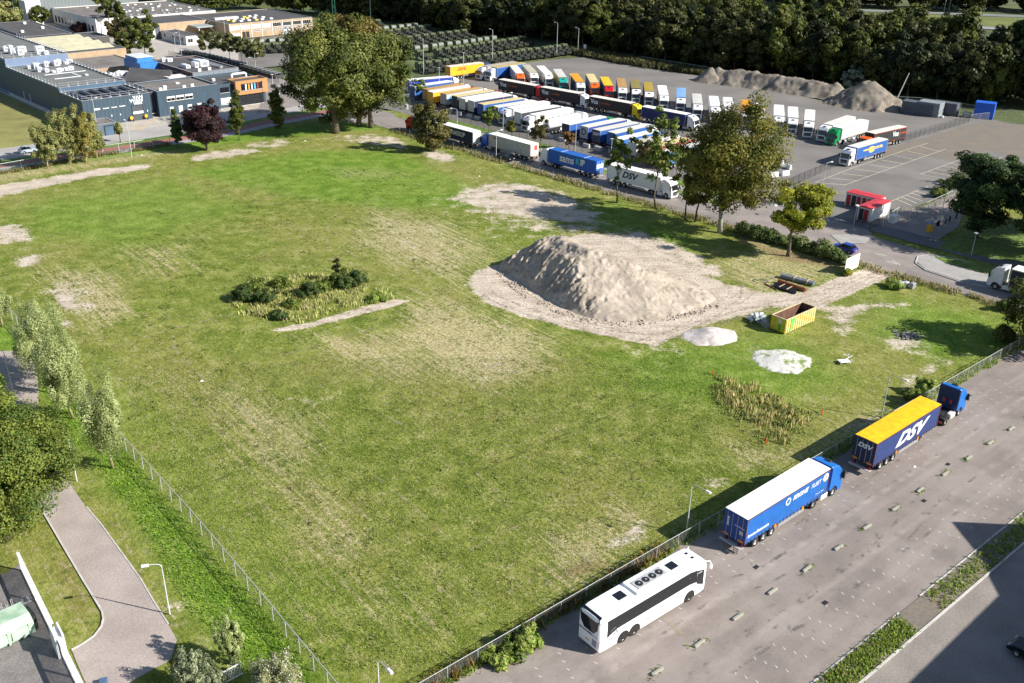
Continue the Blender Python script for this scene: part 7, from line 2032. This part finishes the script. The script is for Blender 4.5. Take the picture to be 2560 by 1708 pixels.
# offices behind the lower lot: stand outside the view, their shade falls on the lot
OFFM = M('office_brick', (.20, .12, .09), .85, .12, .6, fine=.1, fscale=4)
sh = Vector((-sdir.x, -sdir.y, 0)) / sdir.z * 13.0
shp = [Vector((62, 78.4, 0)), Vector((43.93, 79.23, 0)), Vector((44.33, 74.63, 0)), Vector((43.73, 68.24, 0)), Vector((32.05, 57.72, 0)), Vector((20, 46.9, 0))]
base = [p - sh for p in shp]
pp_ = base + [Vector((60, 20, 0)), Vector((110, 60, 0))]
root = thing('office_building', 'brick office building beside the lower lot, its shade crossing the road', 'building', pp_[0])
b = MB(); n = len(pp_)
for i in range(n):
    a, c_ = pp_[i] - pp_[0], pp_[(i + 1) % n] - pp_[0]
    b.poly([(a.x, a.y, 0), (c_.x, c_.y, 0), (c_.x, c_.y, 13), (a.x, a.y, 13)])
put(b.mesh('wall', [OFFM]), 'wall', root)
put(MB().poly([(p.x - pp_[0].x, p.y - pp_[0].y, 13.0) for p in pp_]).mesh('roof', [ROOFD]), 'roof', root)

# ================================================================ SMALL THINGS
# concrete stop blocks down the middle of the lot
blk_ = MB().bev(-.66, .66, -.14, .14, 0, .2, .05).mesh('concrete_block', [M('mossy_concrete', (.40, .395, .36), .9, .25, 2.5, col2=(.30, .31, .24), fine=.12)])
for k in range(-1, 19):
    u = 14.5 + 5.08 * k
    p = lot(u, 10.72 + random.uniform(-.1, .1), .02)
    o = put(blk_, 'concrete_block', None, p, LA + random.uniform(-.06, .06))
    tag(o, 'weathered concrete stop block in the middle row of the lower lot', 'concrete block', 'concrete blocks in the middle of the lower lot')
wpts = np.concatenate([scatter_path([lot(14.5 + 5.08 * k - 1.1, 10.7), lot(14.5 + 5.08 * k + 1.1, 10.7)], 12, .7, 60 + k, .02) for k in range(-1, 19)])
blades('block_weeds', 'tufts of weeds growing at the concrete stop blocks', wpts, .2, .045, L_WEED, 3, 'weeds', spread=.12)
# concrete barriers along the truck park fence
bm = MB().loft([[(-1.0, -.3, 0), (1.0, -.3, 0), (1.0, .3, 0), (-1.0, .3, 0)], [(-1.0, -.22, .25), (1.0, -.22, .25), (1.0, .22, .25), (-1.0, .22, .25)], [(-1.0, -.14, .9), (1.0, -.14, .9), (1.0, .14, .9), (-1.0, .14, .9)]]).mesh('concrete_barrier', [M('pale_concrete', (.55, .54, .52), .85, .12, 1.5, fine=.1)])
bl_ = [Az(*q) for q in ((580, 850), (690, 882), (815, 915), (905, 935), (1280, 1020), (1395, 1062), (1500, 1092), (1760, 1155), (1905, 1195), (2060, 1232), (2190, 1265), (2320, 1300))] + [Bz(*q) for q in ((310, 1032), (455, 1062), (610, 1100), (780, 1138), (900, 1165))]
for q in bl_:
    o = put(bm, 'concrete_barrier', None, G(*q) + Vector((0, 0, .03)), R(135) + random.uniform(-.1, .1))
    tag(o, 'pale concrete barrier in the line before the trailers by the truck park fence', 'barrier', 'concrete barriers along the truck park fence')
WB = MB().loft([[(-1.0, -.35, 0), (1.0, -.35, 0), (1.0, .35, 0), (-1.0, .35, 0)], [(-1.0, -.2, 1.0), (1.0, -.2, 1.0), (1.0, .2, 1.0), (-1.0, .2, 1.0)]]).mesh('white_barrier', [WHITE])
for (x, y, a_, lb) in ((470, 802, 100, 'white barrier at the plane crown edge, farthest of the gate group'), (527, 838, 100, 'upright white barrier in the gate group'), (500, 888, 30, 'nearest white barrier of the gate group'), (415, 900, 30, 'white barrier half hidden under the plane crown'), (960, 650, 80, 'red and white barrier before the green cab'), (1025, 632, 80, 'white barrier beside the green cab trailer')):
    tag(put(WB, 'white_barrier', None, G(*Cz(x, y)) + Vector((0, 0, .03)), R(a_)), lb, 'barrier', 'white barriers in the truck park')

# cabins with red roofs
REDR = M('red_roof', (.55, .045, .06), .5, .08, 1); REDD = M('red_door', (.40, .02, .03), .45, .08, 1); CABW = M('cabin_white', (.74, .75, .76), .5, .05, 1)
def cabin(loc, ang, L, D, H, label, doors):
    root = thing('cabin', label, 'cabin', loc, ang)
    w = MB().box(0, L, 0, D, .1, H - .12)
    put(w.mesh('wall', [CABW]), 'wall', root)
    rf = put(MB().loft([[(-.12, -.12, H - .12), (L + .12, -.12, H - .12), (L + .12, D + .12, H - .12), (-.12, D + .12, H - .12)], [(-.12, -.12, H), (L + .12, -.12, H), (L + .12, D + .12, H), (-.12, D + .12, H)], [(.1, D * .5 - .05, H + .16), (L - .1, D * .5 - .05, H + .16), (L - .1, D * .5 + .05, H + .16), (.1, D * .5 + .05, H + .16)]]).mesh('roof', [REDR]), 'roof', root)
    for (face, a_, w_, kind) in doors:
        m = REDD if kind == 'd' else (DARK if kind == 'o' else GLASS)
        b = MB().box(0, w_, -.05, .02, .15 if kind != 'g' else 1.0, H - .45)
        o = put(b.mesh('door' if kind == 'd' else ('opening' if kind == 'o' else 'window'), [m]), 'door' if kind == 'd' else ('opening' if kind == 'o' else 'window'), root)
        if face == 'f': o.location = (a_, 0, 0)
        elif face == 'l': o.location = (0, a_ + w_, 0); o.rotation_euler = (0, 0, R(-90))
        if kind == 'd': put(MB().box(w_ - .2, w_ - .12, -.08, -.05, 1.1, 1.2).mesh('handle', [RIM]), 'handle', o)
    for (x, y) in ((0, 0), (L, 0), (0, D), (L, D)):
        put(MB().box(x - .08, x + .08, y - .08, y + .08, 0, H - .14).mesh('corner_post', [CABW]), 'corner_post', root)
a1 = math.atan2(178.74 - 173.48, 71.84 - 66.5)
p = Vector((66.5, 173.48, .05))
cabin(p, a1, 7.4, 2.6, 2.75, 'front white cabin with red roof, its short door end facing the street', [('l', .5, .9, 'd'), ('l', 1.5, .85, 'o'), ('f', 1.2, 4.2, 'b')] [:2] + [('f', 2.2, 3.0, 'g')][:0])
p1 = Vector((65.2, 184.3, .05)); a2 = math.atan2(-4.4, 4.6)
cabin(p1, a2, 6.6, 2.7, 2.75, 'rear white cabin with red roof and a row of red doors', [('f', .15, .8, 'd'), ('f', 1.15, .9, 'o'), ('f', 2.2, .8, 'd'), ('f', 3.3, .8, 'd'), ('f', 4.4, .8, 'd'), ('f', 5.5, .8, 'd')])
# white block cabinet and barrier kit
p = G(*c5(895, 590))
t_ = thing('white_cabinet', 'white block cabinet beside the front cabin', 'cabinet', p, a1)
put(MB().bev(0, 1.2, 0, 1.0, 0, 1.5, .05).mesh('cabinet', [WHITE]), 'cabinet', t_); put(MB().bev(1.25, 2.4, .1, 1.1, 0, 1.3, .05).mesh('second_cabinet', [WHITE]), 'second_cabinet', t_)
p = G(*c5(1425, 700))
t_ = thing('barrier_machine', 'yellow barrier machine with red and white raised boom', 'barrier', p, R(40))
put(MB().bev(-.5, .5, -.4, .4, 0, 1.4, .05).mesh('housing', [YEL]), 'housing', t_)
for k in range(4): put(MB().box(-.52, .52, -.41, -.4, .25 + k * .25, .32 + k * .25).mesh('louvre', [LETO]), 'louvre', t_)
put(MB().lathe([(.28, 1.4), (.30, 1.55), (.2, 1.85), (.05, 1.95)], n=12).mesh('beacon', [M('beacon_blue', (.08, .3, .65), .2)]), 'beacon', t_)
bo = MB()
for k in range(9): bo.tube([(.5 + .01 * k, .2, 1.2 + k * .5), (.5 + .01 * (k + 1), .2, 1.2 + (k + 1) * .5)], .06, 6, k % 2)
put(bo.mesh('boom', [LETW, LETR]), 'boom', t_)
p = G(*c5(1560, 620))
t_ = thing('information_sign', 'small white information sign on a post by the barrier', 'sign', p, R(10))
put(MB().box(-.05, .05, -.05, .05, 0, 1.4).mesh('post', [POSTD]), 'post', t_); put(MB().box(-.65, .65, -.09, -.05, 1.2, 2.1).mesh('board', [WHITE]), 'board', t_); put(MB().box(-.3, .3, .06, .3, 0, .9).mesh('base', [DARK]), 'base', t_)
for k, (x, y) in enumerate(((1660, 590), (1720, 555), (1820, 510))):
    tag(MB().bev(-.12, .12, -.12, .12, 0, 1.1, .04).build('bollard', DARK, loc=G(*c5(x, y))), ['nearest', 'middle', 'farthest'][k] + ' dark bollard beside the barrier drive', 'bollard', 'bollards at the barrier drive')
p = S(2247, 256)
t_ = thing('raised_boom', 'slanting white pole standing at the building panels', 'pole', p)
put(MB().tube([(-1.0, 0, 0), (1.4, 0, 8.5)], [.14, .10], 6).mesh('pole', [WHITE]), 'pole', t_)

# white site sign
z8 = lambda x, y: ((2080 + x / 13.43) * K0, (640 + y / 13.43) * K0)
pa, pb = G(*z8(400, 632)), G(*z8(855, 420))
ang = math.atan2(pb.y - pa.y, pb.x - pa.x); L = (pb - pa).length
t_ = thing('site_sign', 'white site sign board beside the field entrance', 'sign', pa, ang)
put(MB().box(0, L, -.03, .03, .3, 2.7).mesh('board', [WHITE]), 'board', t_)
for x in (.3, L - .3): put(MB().box(x - .05, x + .05, .03, .12, 0, 2.6).mesh('post', [WOODP]), 'post', t_)
lb_ = MB()
for k in range(14): lb_.box(L * (.22 + .04 * k), L * (.22 + .04 * k) + .09, -.036, -.03, 1.42, 1.52 + (.06 if k % 3 == 0 else 0))
put(lb_.mesh('print_line', [LETG]), 'print_line', t_); put(MB().cyl((L * .12, -.036, 1.5), .13, .006, 'y', 12).mesh('print_mark', [LETG]), 'print_mark', t_)

# yellow skip
a_ = math.atan2(127.52 - 122.71, 43.55 - 38.08)
t_ = thing('skip_container', 'yellow open-top skip with green mark and rusty inside', 'skip', (38.08, 122.71, .02), a_)
Ls, Ds, Hs = 7.28, 2.42, 2.2
YSK = M('skip_yellow', (.62, .44, .03), .5, .12, 1.5, fine=.06); RUST = M('skip_rust', (.13, .065, .045), .85, .3, 1.2, fine=.15)
put(MB().box(0, Ls, 0, .08, .15, Hs).mesh('side_wall', [YSK]), 'side_wall', t_)
put(MB().box(0, Ls, Ds - .08, Ds, .15, Hs).mesh('side_wall', [YSK]), 'side_wall', t_)
put(MB().box(0, .08, .08, Ds - .08, .15, Hs).mesh('end_door', [M('skip_yellow_end', (.48, .40, .02), .5, .12, 1.5)]), 'end_door', t_)
put(MB().box(Ls - .08, Ls, .08, Ds - .08, .15, Hs).mesh('end_wall', [YSK]), 'end_wall', t_)
put(MB().box(.08, Ls - .08, .08, Ds - .08, .15, .25).box(.08, Ls - .08, .081, .10, .25, Hs - .05).box(.08, Ls - .08, Ds - .10, Ds - .081, .25, Hs - .05).box(.081, .10, .1, Ds - .1, .25, Hs - .05).box(Ls - .10, Ls - .081, .1, Ds - .1, .25, Hs - .05).mesh('lining', [RUST]), 'lining', t_)
PALEY = M('skip_pale_yellow', (.74, .62, .28), .5, .1, 1.5)
rb_ = MB().box(0, .30, -.07, 0, .15, Hs - .06).mesh('rib', [PALEY])
for k in range(13):
    put(rb_, 'rib', t_, (.14 + k * .555, 0, 0))
put(MB().box(1.15, 1.5, -.075, -.07, .3, .75).box(1.25, 2.05, -.075, -.07, 1.4, Hs - .1).box(1.3, 1.85, -.075, -.07, .75, 1.4).mesh('green_mark', [M('skip_green', (.14, .55, .12), .5)]), 'green_mark', t_)
put(MB().box(-.012, 0, .75, 1.15, .3, 1.3).mesh('green_stripe', [M('skip_green_dark', (.02, .30, .05), .5)]), 'green_stripe', t_)
put(MB().box(-.012, 0, .7, 1.3, 1.35, 2.0).mesh('door_plate', [GREY]), 'door_plate', t_)
put(MB().box(-.04, Ls + .04, -.05, .10, Hs, Hs + .08).box(-.04, Ls + .04, Ds - .10, Ds + .05, Hs, Hs + .08).box(-.04, .1, .1, Ds - .1, Hs, Hs + .08).box(Ls - .1, Ls + .04, .1, Ds - .1, Hs, Hs + .08).mesh('top_rim', [M('skip_rim', (.60, .50, .35), .6, .2, 2)]), 'top_rim', t_)
for x in (.9, Ls - .9):
    for y in (.4, Ds - .4): put(MB().cyl((x, y - .1, .13), .13, .2, 'y', 10).mesh('roller', [CHASSIS]), 'roller', t_)
# scrap beside the skip
p = G(1748, 742)
t_ = thing('scrap_pile', 'heap of pale scrap and crumpled foil behind the yellow skip', 'scrap pile', p, .4)
rs = random.Random(9)
for k in range(26):
    s2 = rs.uniform(.2, .6); x, y = rs.gauss(0, .55), rs.gauss(.3, 1.0)
    z = max(0, 1.1 - .55 * math.hypot(x, y * .7)) * rs.uniform(.3, 1)
    m_ = [WPL, M('scrap_blue', (.25, .30, .38), .6, .2, 2), LETW, GREY, M('scrap_green', (.45, .52, .48), .7, .2, 2)][k % 5]
    o = put(MB().loft([[(-s2, -s2 * .6, 0), (s2, -s2 * .7, .1), (s2 * .8, s2 * .6, 0), (-s2 * .9, s2 * .5, .05)], [(-s2 * .6, -s2 * .4, .4), (s2 * .5, -s2 * .5, .5), (s2 * .4, s2 * .3, .55), (-s2 * .5, s2 * .3, .35)]]).mesh('scrap_piece', [m_]), 'scrap_piece', t_, (x, y, z)); o.rotation_euler = (rs.uniform(-.5, .5), rs.uniform(-.5, .5), rs.uniform(0, 6))
gr_ = MB()
for k in range(9): gr_.box(k * .2, k * .2 + .03, 0, .03, 0, 1.2)
for k in range(4): gr_.box(0, 1.65, 0, .03, .1 + k * .33, .13 + k * .33)
o = put(gr_.mesh('steel_grid', [GREY]), 'steel_grid', t_, (-.9, -2.0, .15)); o.rotation_euler = (-1.0, 0, .3)

# pipes and beams
def lay(pxa, pxb, name, label, cat, fn):
    a, b_ = G(*pxa), G(*pxb)
    t_ = thing(name, label, cat, a, math.atan2(b_.y - a.y, b_.x - a.x)); fn(t_, (b_ - a).length); return t_
z2 = lambda x, y: ((1780 + x / 3.0128) * K0, (650 + y / 3.0128) * K0)
def f1(t_, L):
    for k in range(6): put(MB().box(0, L, -.45 + (k % 3) * .32, -.2 + (k % 3) * .32, .15 + (k // 3) * .24, .36 + (k // 3) * .24).mesh('grey_beam', [M('grey_plastic', (.17, .20, .24), .5, .1, 1)]), 'grey_beam', t_)
    for x in (L * .42, L * .82): put(MB().box(x - .06, x + .06, -.6, .65, .66, .76).box(x - .06, x + .06, -.6, -.5, 0, .7).box(x - .06, x + .06, .55, .65, 0, .7).mesh('timber_frame', [WOODP]), 'timber_frame', t_)
lay(z2(520, 130), z2(765, 195), 'beam_stack', 'stack of grey plastic beams in timber frames', 'beam stack', f1)
def f2(t_, L):
    for k in range(3):
        o = MB().lathe([(.22, 0), (.22, L), (.17, L), (.17, 0)], axis='x', n=12, caps=False)
        put(o.mesh('black_pipe', [M('pipe_black', (.02, .022, .028), .35, .1, 1)]), 'black_pipe', t_, (-.6 + .25 * k, -.2 - .46 * k, .24))
    for x in (L * .25, L * .6): put(MB().box(x - .05, x + .05, -1.5, .2, .48, .56).mesh('timber_bearer', [WOODP]), 'timber_bearer', t_)
lay(z2(500, 195), z2(660, 245), 'pipe_stack', 'black plastic pipes on timber bearers', 'pipe stack', f2)
def f3(t_, L):
    for k in range(3):
        put(MB().lathe([(.17, 0), (.17, L), (.13, L), (.13, 0)], axis='x', n=12, caps=False).mesh('orange_pipe', [M('pipe_orange', (.40, .13, .06), .5, .1, 1)]), 'orange_pipe', t_, (0, (k % 2) * .36, .18 + (k // 2) * .3))
lay(z2(495, 172), z2(700, 240), 'pipe_stack', 'rust-orange pipes beside the black pipes', 'pipe stack', f3)
def f4(t_, L):
    put(MB().box(0, L, -.08, .08, 0, .16).mesh('dark_beam', [RUST]), 'dark_beam', t_)
lay(z2(395, 180), z2(490, 230), 'steel_beam', 'dark rusty beam lying left of the pipes', 'beam', f4)
lay(z2(520, 165), z2(700, 225), 'green_rods', 'thin green rods between beams and pipes', 'rods', lambda t_, L: [put(MB().tube([(0, y, .06), (L, y, .06)], .04, 5).mesh('green_rod', [M('rod_green', (.03, .25, .08), .5)]), 'green_rod', t_) for y in (-.1, 0, .1)])
p = G(*z2(360, 160))
co_ = MB()
co_.tube([(1.1 * math.cos(k * .35) + .05 * k, .8 * math.sin(k * .35), .06 + .02 * k) for k in range(24)], .06, 6)
tag(co_.build('hose_coil', M('hose_grey', (.30, .29, .25), .6), loc=p), 'loose pale hose loops lying in the grass', 'hose')
# cabinets at the gate
z9 = lambda x, y: ((2200 + x / 4.125) * K0, (380 + y / 4.126) * K0)
for (x, y, s2, lb) in ((195, 1410, 1.0, 'largest pale grey cabinet at the field gate'), (262, 1390, .75, 'smaller grey cabinet in the middle at the field gate'), (330, 1405, .8, 'dark low cabinet on the right at the field gate')):
    t_ = thing('utility_cabinet', lb, 'cabinet', G(*z9(x, y)), R(38))
    put(MB().bev(-.6 * s2, .6 * s2, -.4 * s2, .4 * s2, 0, 1.15 * s2, .05).mesh('casing', [GREY if x < 300 else LETG]), 'casing', t_)
    put(MB().box(-.5 * s2, .5 * s2, -.42 * s2, -.4 * s2, .1, 1.0 * s2).mesh('door', [RIM]), 'door', t_)
# rubble
p = G(2083, 772)
t_ = thing('rubble_heap', 'little heap of grey cobble stones in the grass', 'rubble', p)
st_ = []
for k in range(4):
    b = MB(); r_ = .16
    b.loft([[(rs.uniform(.7, 1.2) * r_ * math.cos(a2_), rs.uniform(.7, 1.2) * r_ * math.sin(a2_), z) for a2_ in (0, 1.05, 2.1, 3.14, 4.2, 5.2)] for z in (0, .14)])
    st_.append(b.mesh('stone', [M('cobble', (.24, .235, .24), .9, .25, 3)]))
for k in range(120):
    rr2 = abs(rs.gauss(0, .8)); an = rs.uniform(0, 6.28)
    o = put(st_[k % 4], 'stone', t_, (rr2 * 1.2 * math.cos(an), rr2 * math.sin(an), max(0, .5 - rr2 * .4) * rs.random()), rs.uniform(0, 6)); o.scale = (rs.uniform(.7, 1.5),) * 3
# white debris object, papers and stakes
p = G(1938, 832)
t_ = thing('broken_table', 'broken white table lying in the grass', 'debris', p, .2)
put(MB().box(-.9, .6, -.6, .4, .25, .32).mesh('top', [WHITE]), 'top', t_)
for (x, y) in ((-.8, -.5), (.5, -.5), (.9, .9)): put(MB().tube([(x, y, 0), (x * 1.15, y * 1.2, .7)], .05, 5).mesh('leg', [WHITE]), 'leg', t_)
put(MB().tube([(.1, .2, .3), (1.5, .8, .5), (.3, 1.1, .6)], .05, 5).mesh('bar', [WHITE]), 'bar', t_)
for (x, y, lb) in ((1757, 1020, 'orange stake at the lower corner of the unmown patch'), (1886, 952, 'orange stake at the right corner of the unmown patch'), (1635, 860, 'orange stake at the top left corner of the unmown patch')):
    tag(MB().bev(-.06, .06, -.06, .06, 0, .75, .02).build('marker_stake', M('stake_orange', (.75, .16, .02), .6), loc=G(x, y)), lb, 'stake', 'orange stakes')
for (x, y, lb) in ((1100, 405, 'white plastic scrap near the street weeds'), (1420, 385, ''), (660, 352, ''), (325, 357, 'white litter bags at the top fence'), (700, 324, 'white litter bag under the poplars'), (463, 875, 'small white stake in the field'), (1890, 1000, ''), (2098, 1072, 'white litter by the lower fence')):
    if lb:
        tag(MB().loft([[(-.2, -.12, 0), (.18, -.15, 0), (.24, .12, 0), (-.18, .15, 0)], [(-.08, -.05, .14), (.1, -.05, .1), (.08, .05, .16), (-.05, .05, .12)]]).build('litter', WHITE, loc=G(x, y)), lb, 'litter')
# things at the far right of the truck park
Rz = lambda x, y: ((1960 + x / 3.9167) * K0, (y / 3.9167) * K0)
p = G(*Rz(1845, 1155)); q = G(*Rz(1930, 1165))
t_ = thing('blue_container', 'bright blue site container below the wood', 'container', p, math.atan2(q.y - p.y, q.x - p.x))
BC = M('container_blue', (.02, .12, .60), .5, .08, 1)
put(MB().box(0, 5.0, 0, 3.6, .1, 4.2).mesh('body', [BC]), 'body', t_)
for k in range(12): put(MB().box(.15 + k * .4, .33 + k * .4, -.05, 0, .3, 4.0).mesh('rib', [BC]), 'rib', t_)
put(MB().box(-.05, 5.05, -.05, 3.65, 4.2, 4.3).mesh('roof', [BC]), 'roof', t_)
PAN = M('grey_panel', (.24, .27, .29), .6, .12, 1); PAN2 = M('grey_panel_dark', (.10, .11, .14), .6, .12, 1)
for (x, y, L_, D_, n_, mt, lb) in ((1135, 1105, 8.5, 3.5, 8, PAN2, 'dark stack of fence panels, left of the three stacks'), (1290, 1125, 6.0, 4.5, 9, PAN, 'pale grey stack of building panels, middle of the three stacks'), (1440, 1110, 6.5, 3.0, 8, PAN2, 'dark frame stack, right of the three stacks')):
    p = G(*Rz(x, y))
    t_ = thing('panel_stack', lb, 'panel stack', p, R(-38))
    for k in range(n_):
        put(MB().box(rs.uniform(-.15, .15), L_ + rs.uniform(-.15, .15), 0, D_, .1 + k * .42, .1 + k * .42 + .34).mesh('panel', [mt]), 'panel', t_)
for (x, y, lb) in ((1410, 1120, 'small concrete block left of the frame stack'), (1470, 1140, 'small concrete block before the frame stack'), (1520, 1150, 'flat concrete block right of the frame stack'), (1560, 1110, 'pale trestle beside the frame stack'), (1790, 1140, 'grey pallet stack beside the blue container')):
    tag(MB().bev(-1.1, 1.1, -.6, .6, 0, 1.2 if x < 1500 or x > 1600 else .5, .1).build('concrete_lump', CONC, loc=G(*Rz(x, y)), rotz=rs.uniform(0, 3)), lb, 'block')
t_ = thing('warning_beacon', 'orange work beacon beside the brown sand heap', 'beacon', G(*Rz(1073, 1070)))
put(MB().box(-.25, .25, -.25, .25, 0, .2).mesh('foot', [DARK]), 'foot', t_); put(MB().bev(-.2, .2, -.2, .2, .2, 1.5, .05).mesh('body', [AMBER]), 'body', t_)
# forest-corner sign
t_ = thing('gate_pillar', 'white pillar beside the forest corner of the truck park', 'pillar', G(*Dz(2278, 522)))
put(MB().bev(-.5, .5, -.25, .25, 0, 3.0, .08).mesh('panel', [WHITE]), 'panel', t_)
# small box by street lamp
tag(MB().bev(-.3, .3, -.25, .25, 0, 1.4, .05).build('street_cabinet', WHITE, loc=G(*Az(82, 815))), 'white street cabinet at the left end of the truck park fence', 'cabinet')
# yard bottom left: green skip, bicycle racks
pa, pb = G(*z6(0, 1170)), G(*z6(250, 1050))
ang = math.atan2(pb.y - pa.y, pb.x - pa.x); L = (pb - pa).length + 2.6
pa = pb - Vector((math.cos(ang), math.sin(ang), 0)) * L
t_ = thing('green_skip', 'pale green lidded waste container in the yard', 'waste container', pa + Vector((0, 0, .03)), ang)
GSK = M('pale_green_steel', (.33, .50, .36), .6, .15, 1.2, col2=(.45, .58, .46), fine=.08)
put(MB().loft([[(0, .1, .1), (L, .1, .1), (L, 2.2, .1), (0, 2.2, .1)], [(0, 0, 1.3), (L, 0, 1.3), (L, 2.3, 1.3), (0, 2.3, 1.3)]]).mesh('body', [GSK]), 'body', t_)
put(MB().loft([[(0, -.02, 1.3), (L, -.02, 1.3), (L, 2.3, 1.3), (0, 2.3, 1.3)], [(.05, .5, 1.95), (L - .05, .5, 1.95), (L - .05, 2.2, 2.0), (.05, 2.2, 2.0)]]).mesh('lid', [GSK]), 'lid', t_)
for k in range(3): put(MB().box(.3 + k * 1.7, 1.7 + k * 1.7, -.06, .0, .35, 1.15).mesh('side_panel', [M('pale_green_panel', (.42, .56, .45), .6, .1, 1)]), 'side_panel', t_)
for k in range(4): put(MB().box(.05 + k * 1.65, .2 + k * 1.65, -.1, .05, .1, 1.3).mesh('rib', [GSK]), 'rib', t_)
put(MB().box(L, L + .35, .3, 2.0, .1, 1.5).mesh('hook_frame', [CHASSIS]), 'hook_frame', t_)
pa, pb = G(*z6(-40, 935)), G(*z6(215, 830))
ang = math.atan2(pb.y - pa.y, pb.x - pa.x); L = (pb - pa).length
t_ = thing('bicycle_rack', 'galvanised bicycle rack behind the green container', 'bicycle rack', pa + Vector((0, 0, .03)), ang)
put(MB().box(0, L, -.05, .05, .02, .08).mesh('base_rail', [GREY]), 'base_rail', t_)
k = 0; x = .2
while x < L:
    hh = .95 if k % 2 else .55
    put(MB().tube([(x, 0, .05), (x, .1, hh), (x + .12, .1, hh), (x + .12, 0, .05)], .025, 5).mesh('wheel_holder', [GREY]), 'wheel_holder', t_)
    x += .42; k += 1
pa, pb = G(*z6(0, 1275)), G(*z6(215, 1130))
t_ = thing('waste_boxes', 'blue parcel locker at the bottom edge', 'box', S(260, 1712), .3)
put(MB().bev(-.3, .3, -.3, .3, 0, .5, .04).mesh('body', [M('locker_blue', (.08, .13, .24), .5)]), 'body', t_)
# motorway
MWY = M('motorway_asphalt', (.24, .25, .265), .9, .08, .1)
sheet('motorway', [Vector((-60, 546, 0)), Vector((90, 530, 0)), Vector((170, 518, 0)), Vector((330, 495, 0)), Vector((330, 504, 0)), Vector((170, 527, 0)), Vector((90, 539, 0)), Vector((-60, 555, 0))], .05, MWY)
sheet('motorway_slip', [Vector((60, 500, 0)), Vector((160, 470, 0)), Vector((330, 430, 0)), Vector((330, 440, 0)), Vector((160, 480, 0)), Vector((60, 510, 0))], .05, MWY)
sheet('motorway_bank', [Vector((-60, 510, 0)), Vector((330, 442, 0)), Vector((330, 495, 0)), Vector((-60, 545, 0))], .02, M('bank_grass', (.13, .15, .035), .9, .2, .05))
b = MB(); strip(b, [Vector((-60, 544, 0)), Vector((90, 528, 0)), Vector((330, 493, 0))], .3, .5, .85); tag(b.build('guard_rail', GREY), 'grey guard rail of the motorway above the wood', 'guard rail')
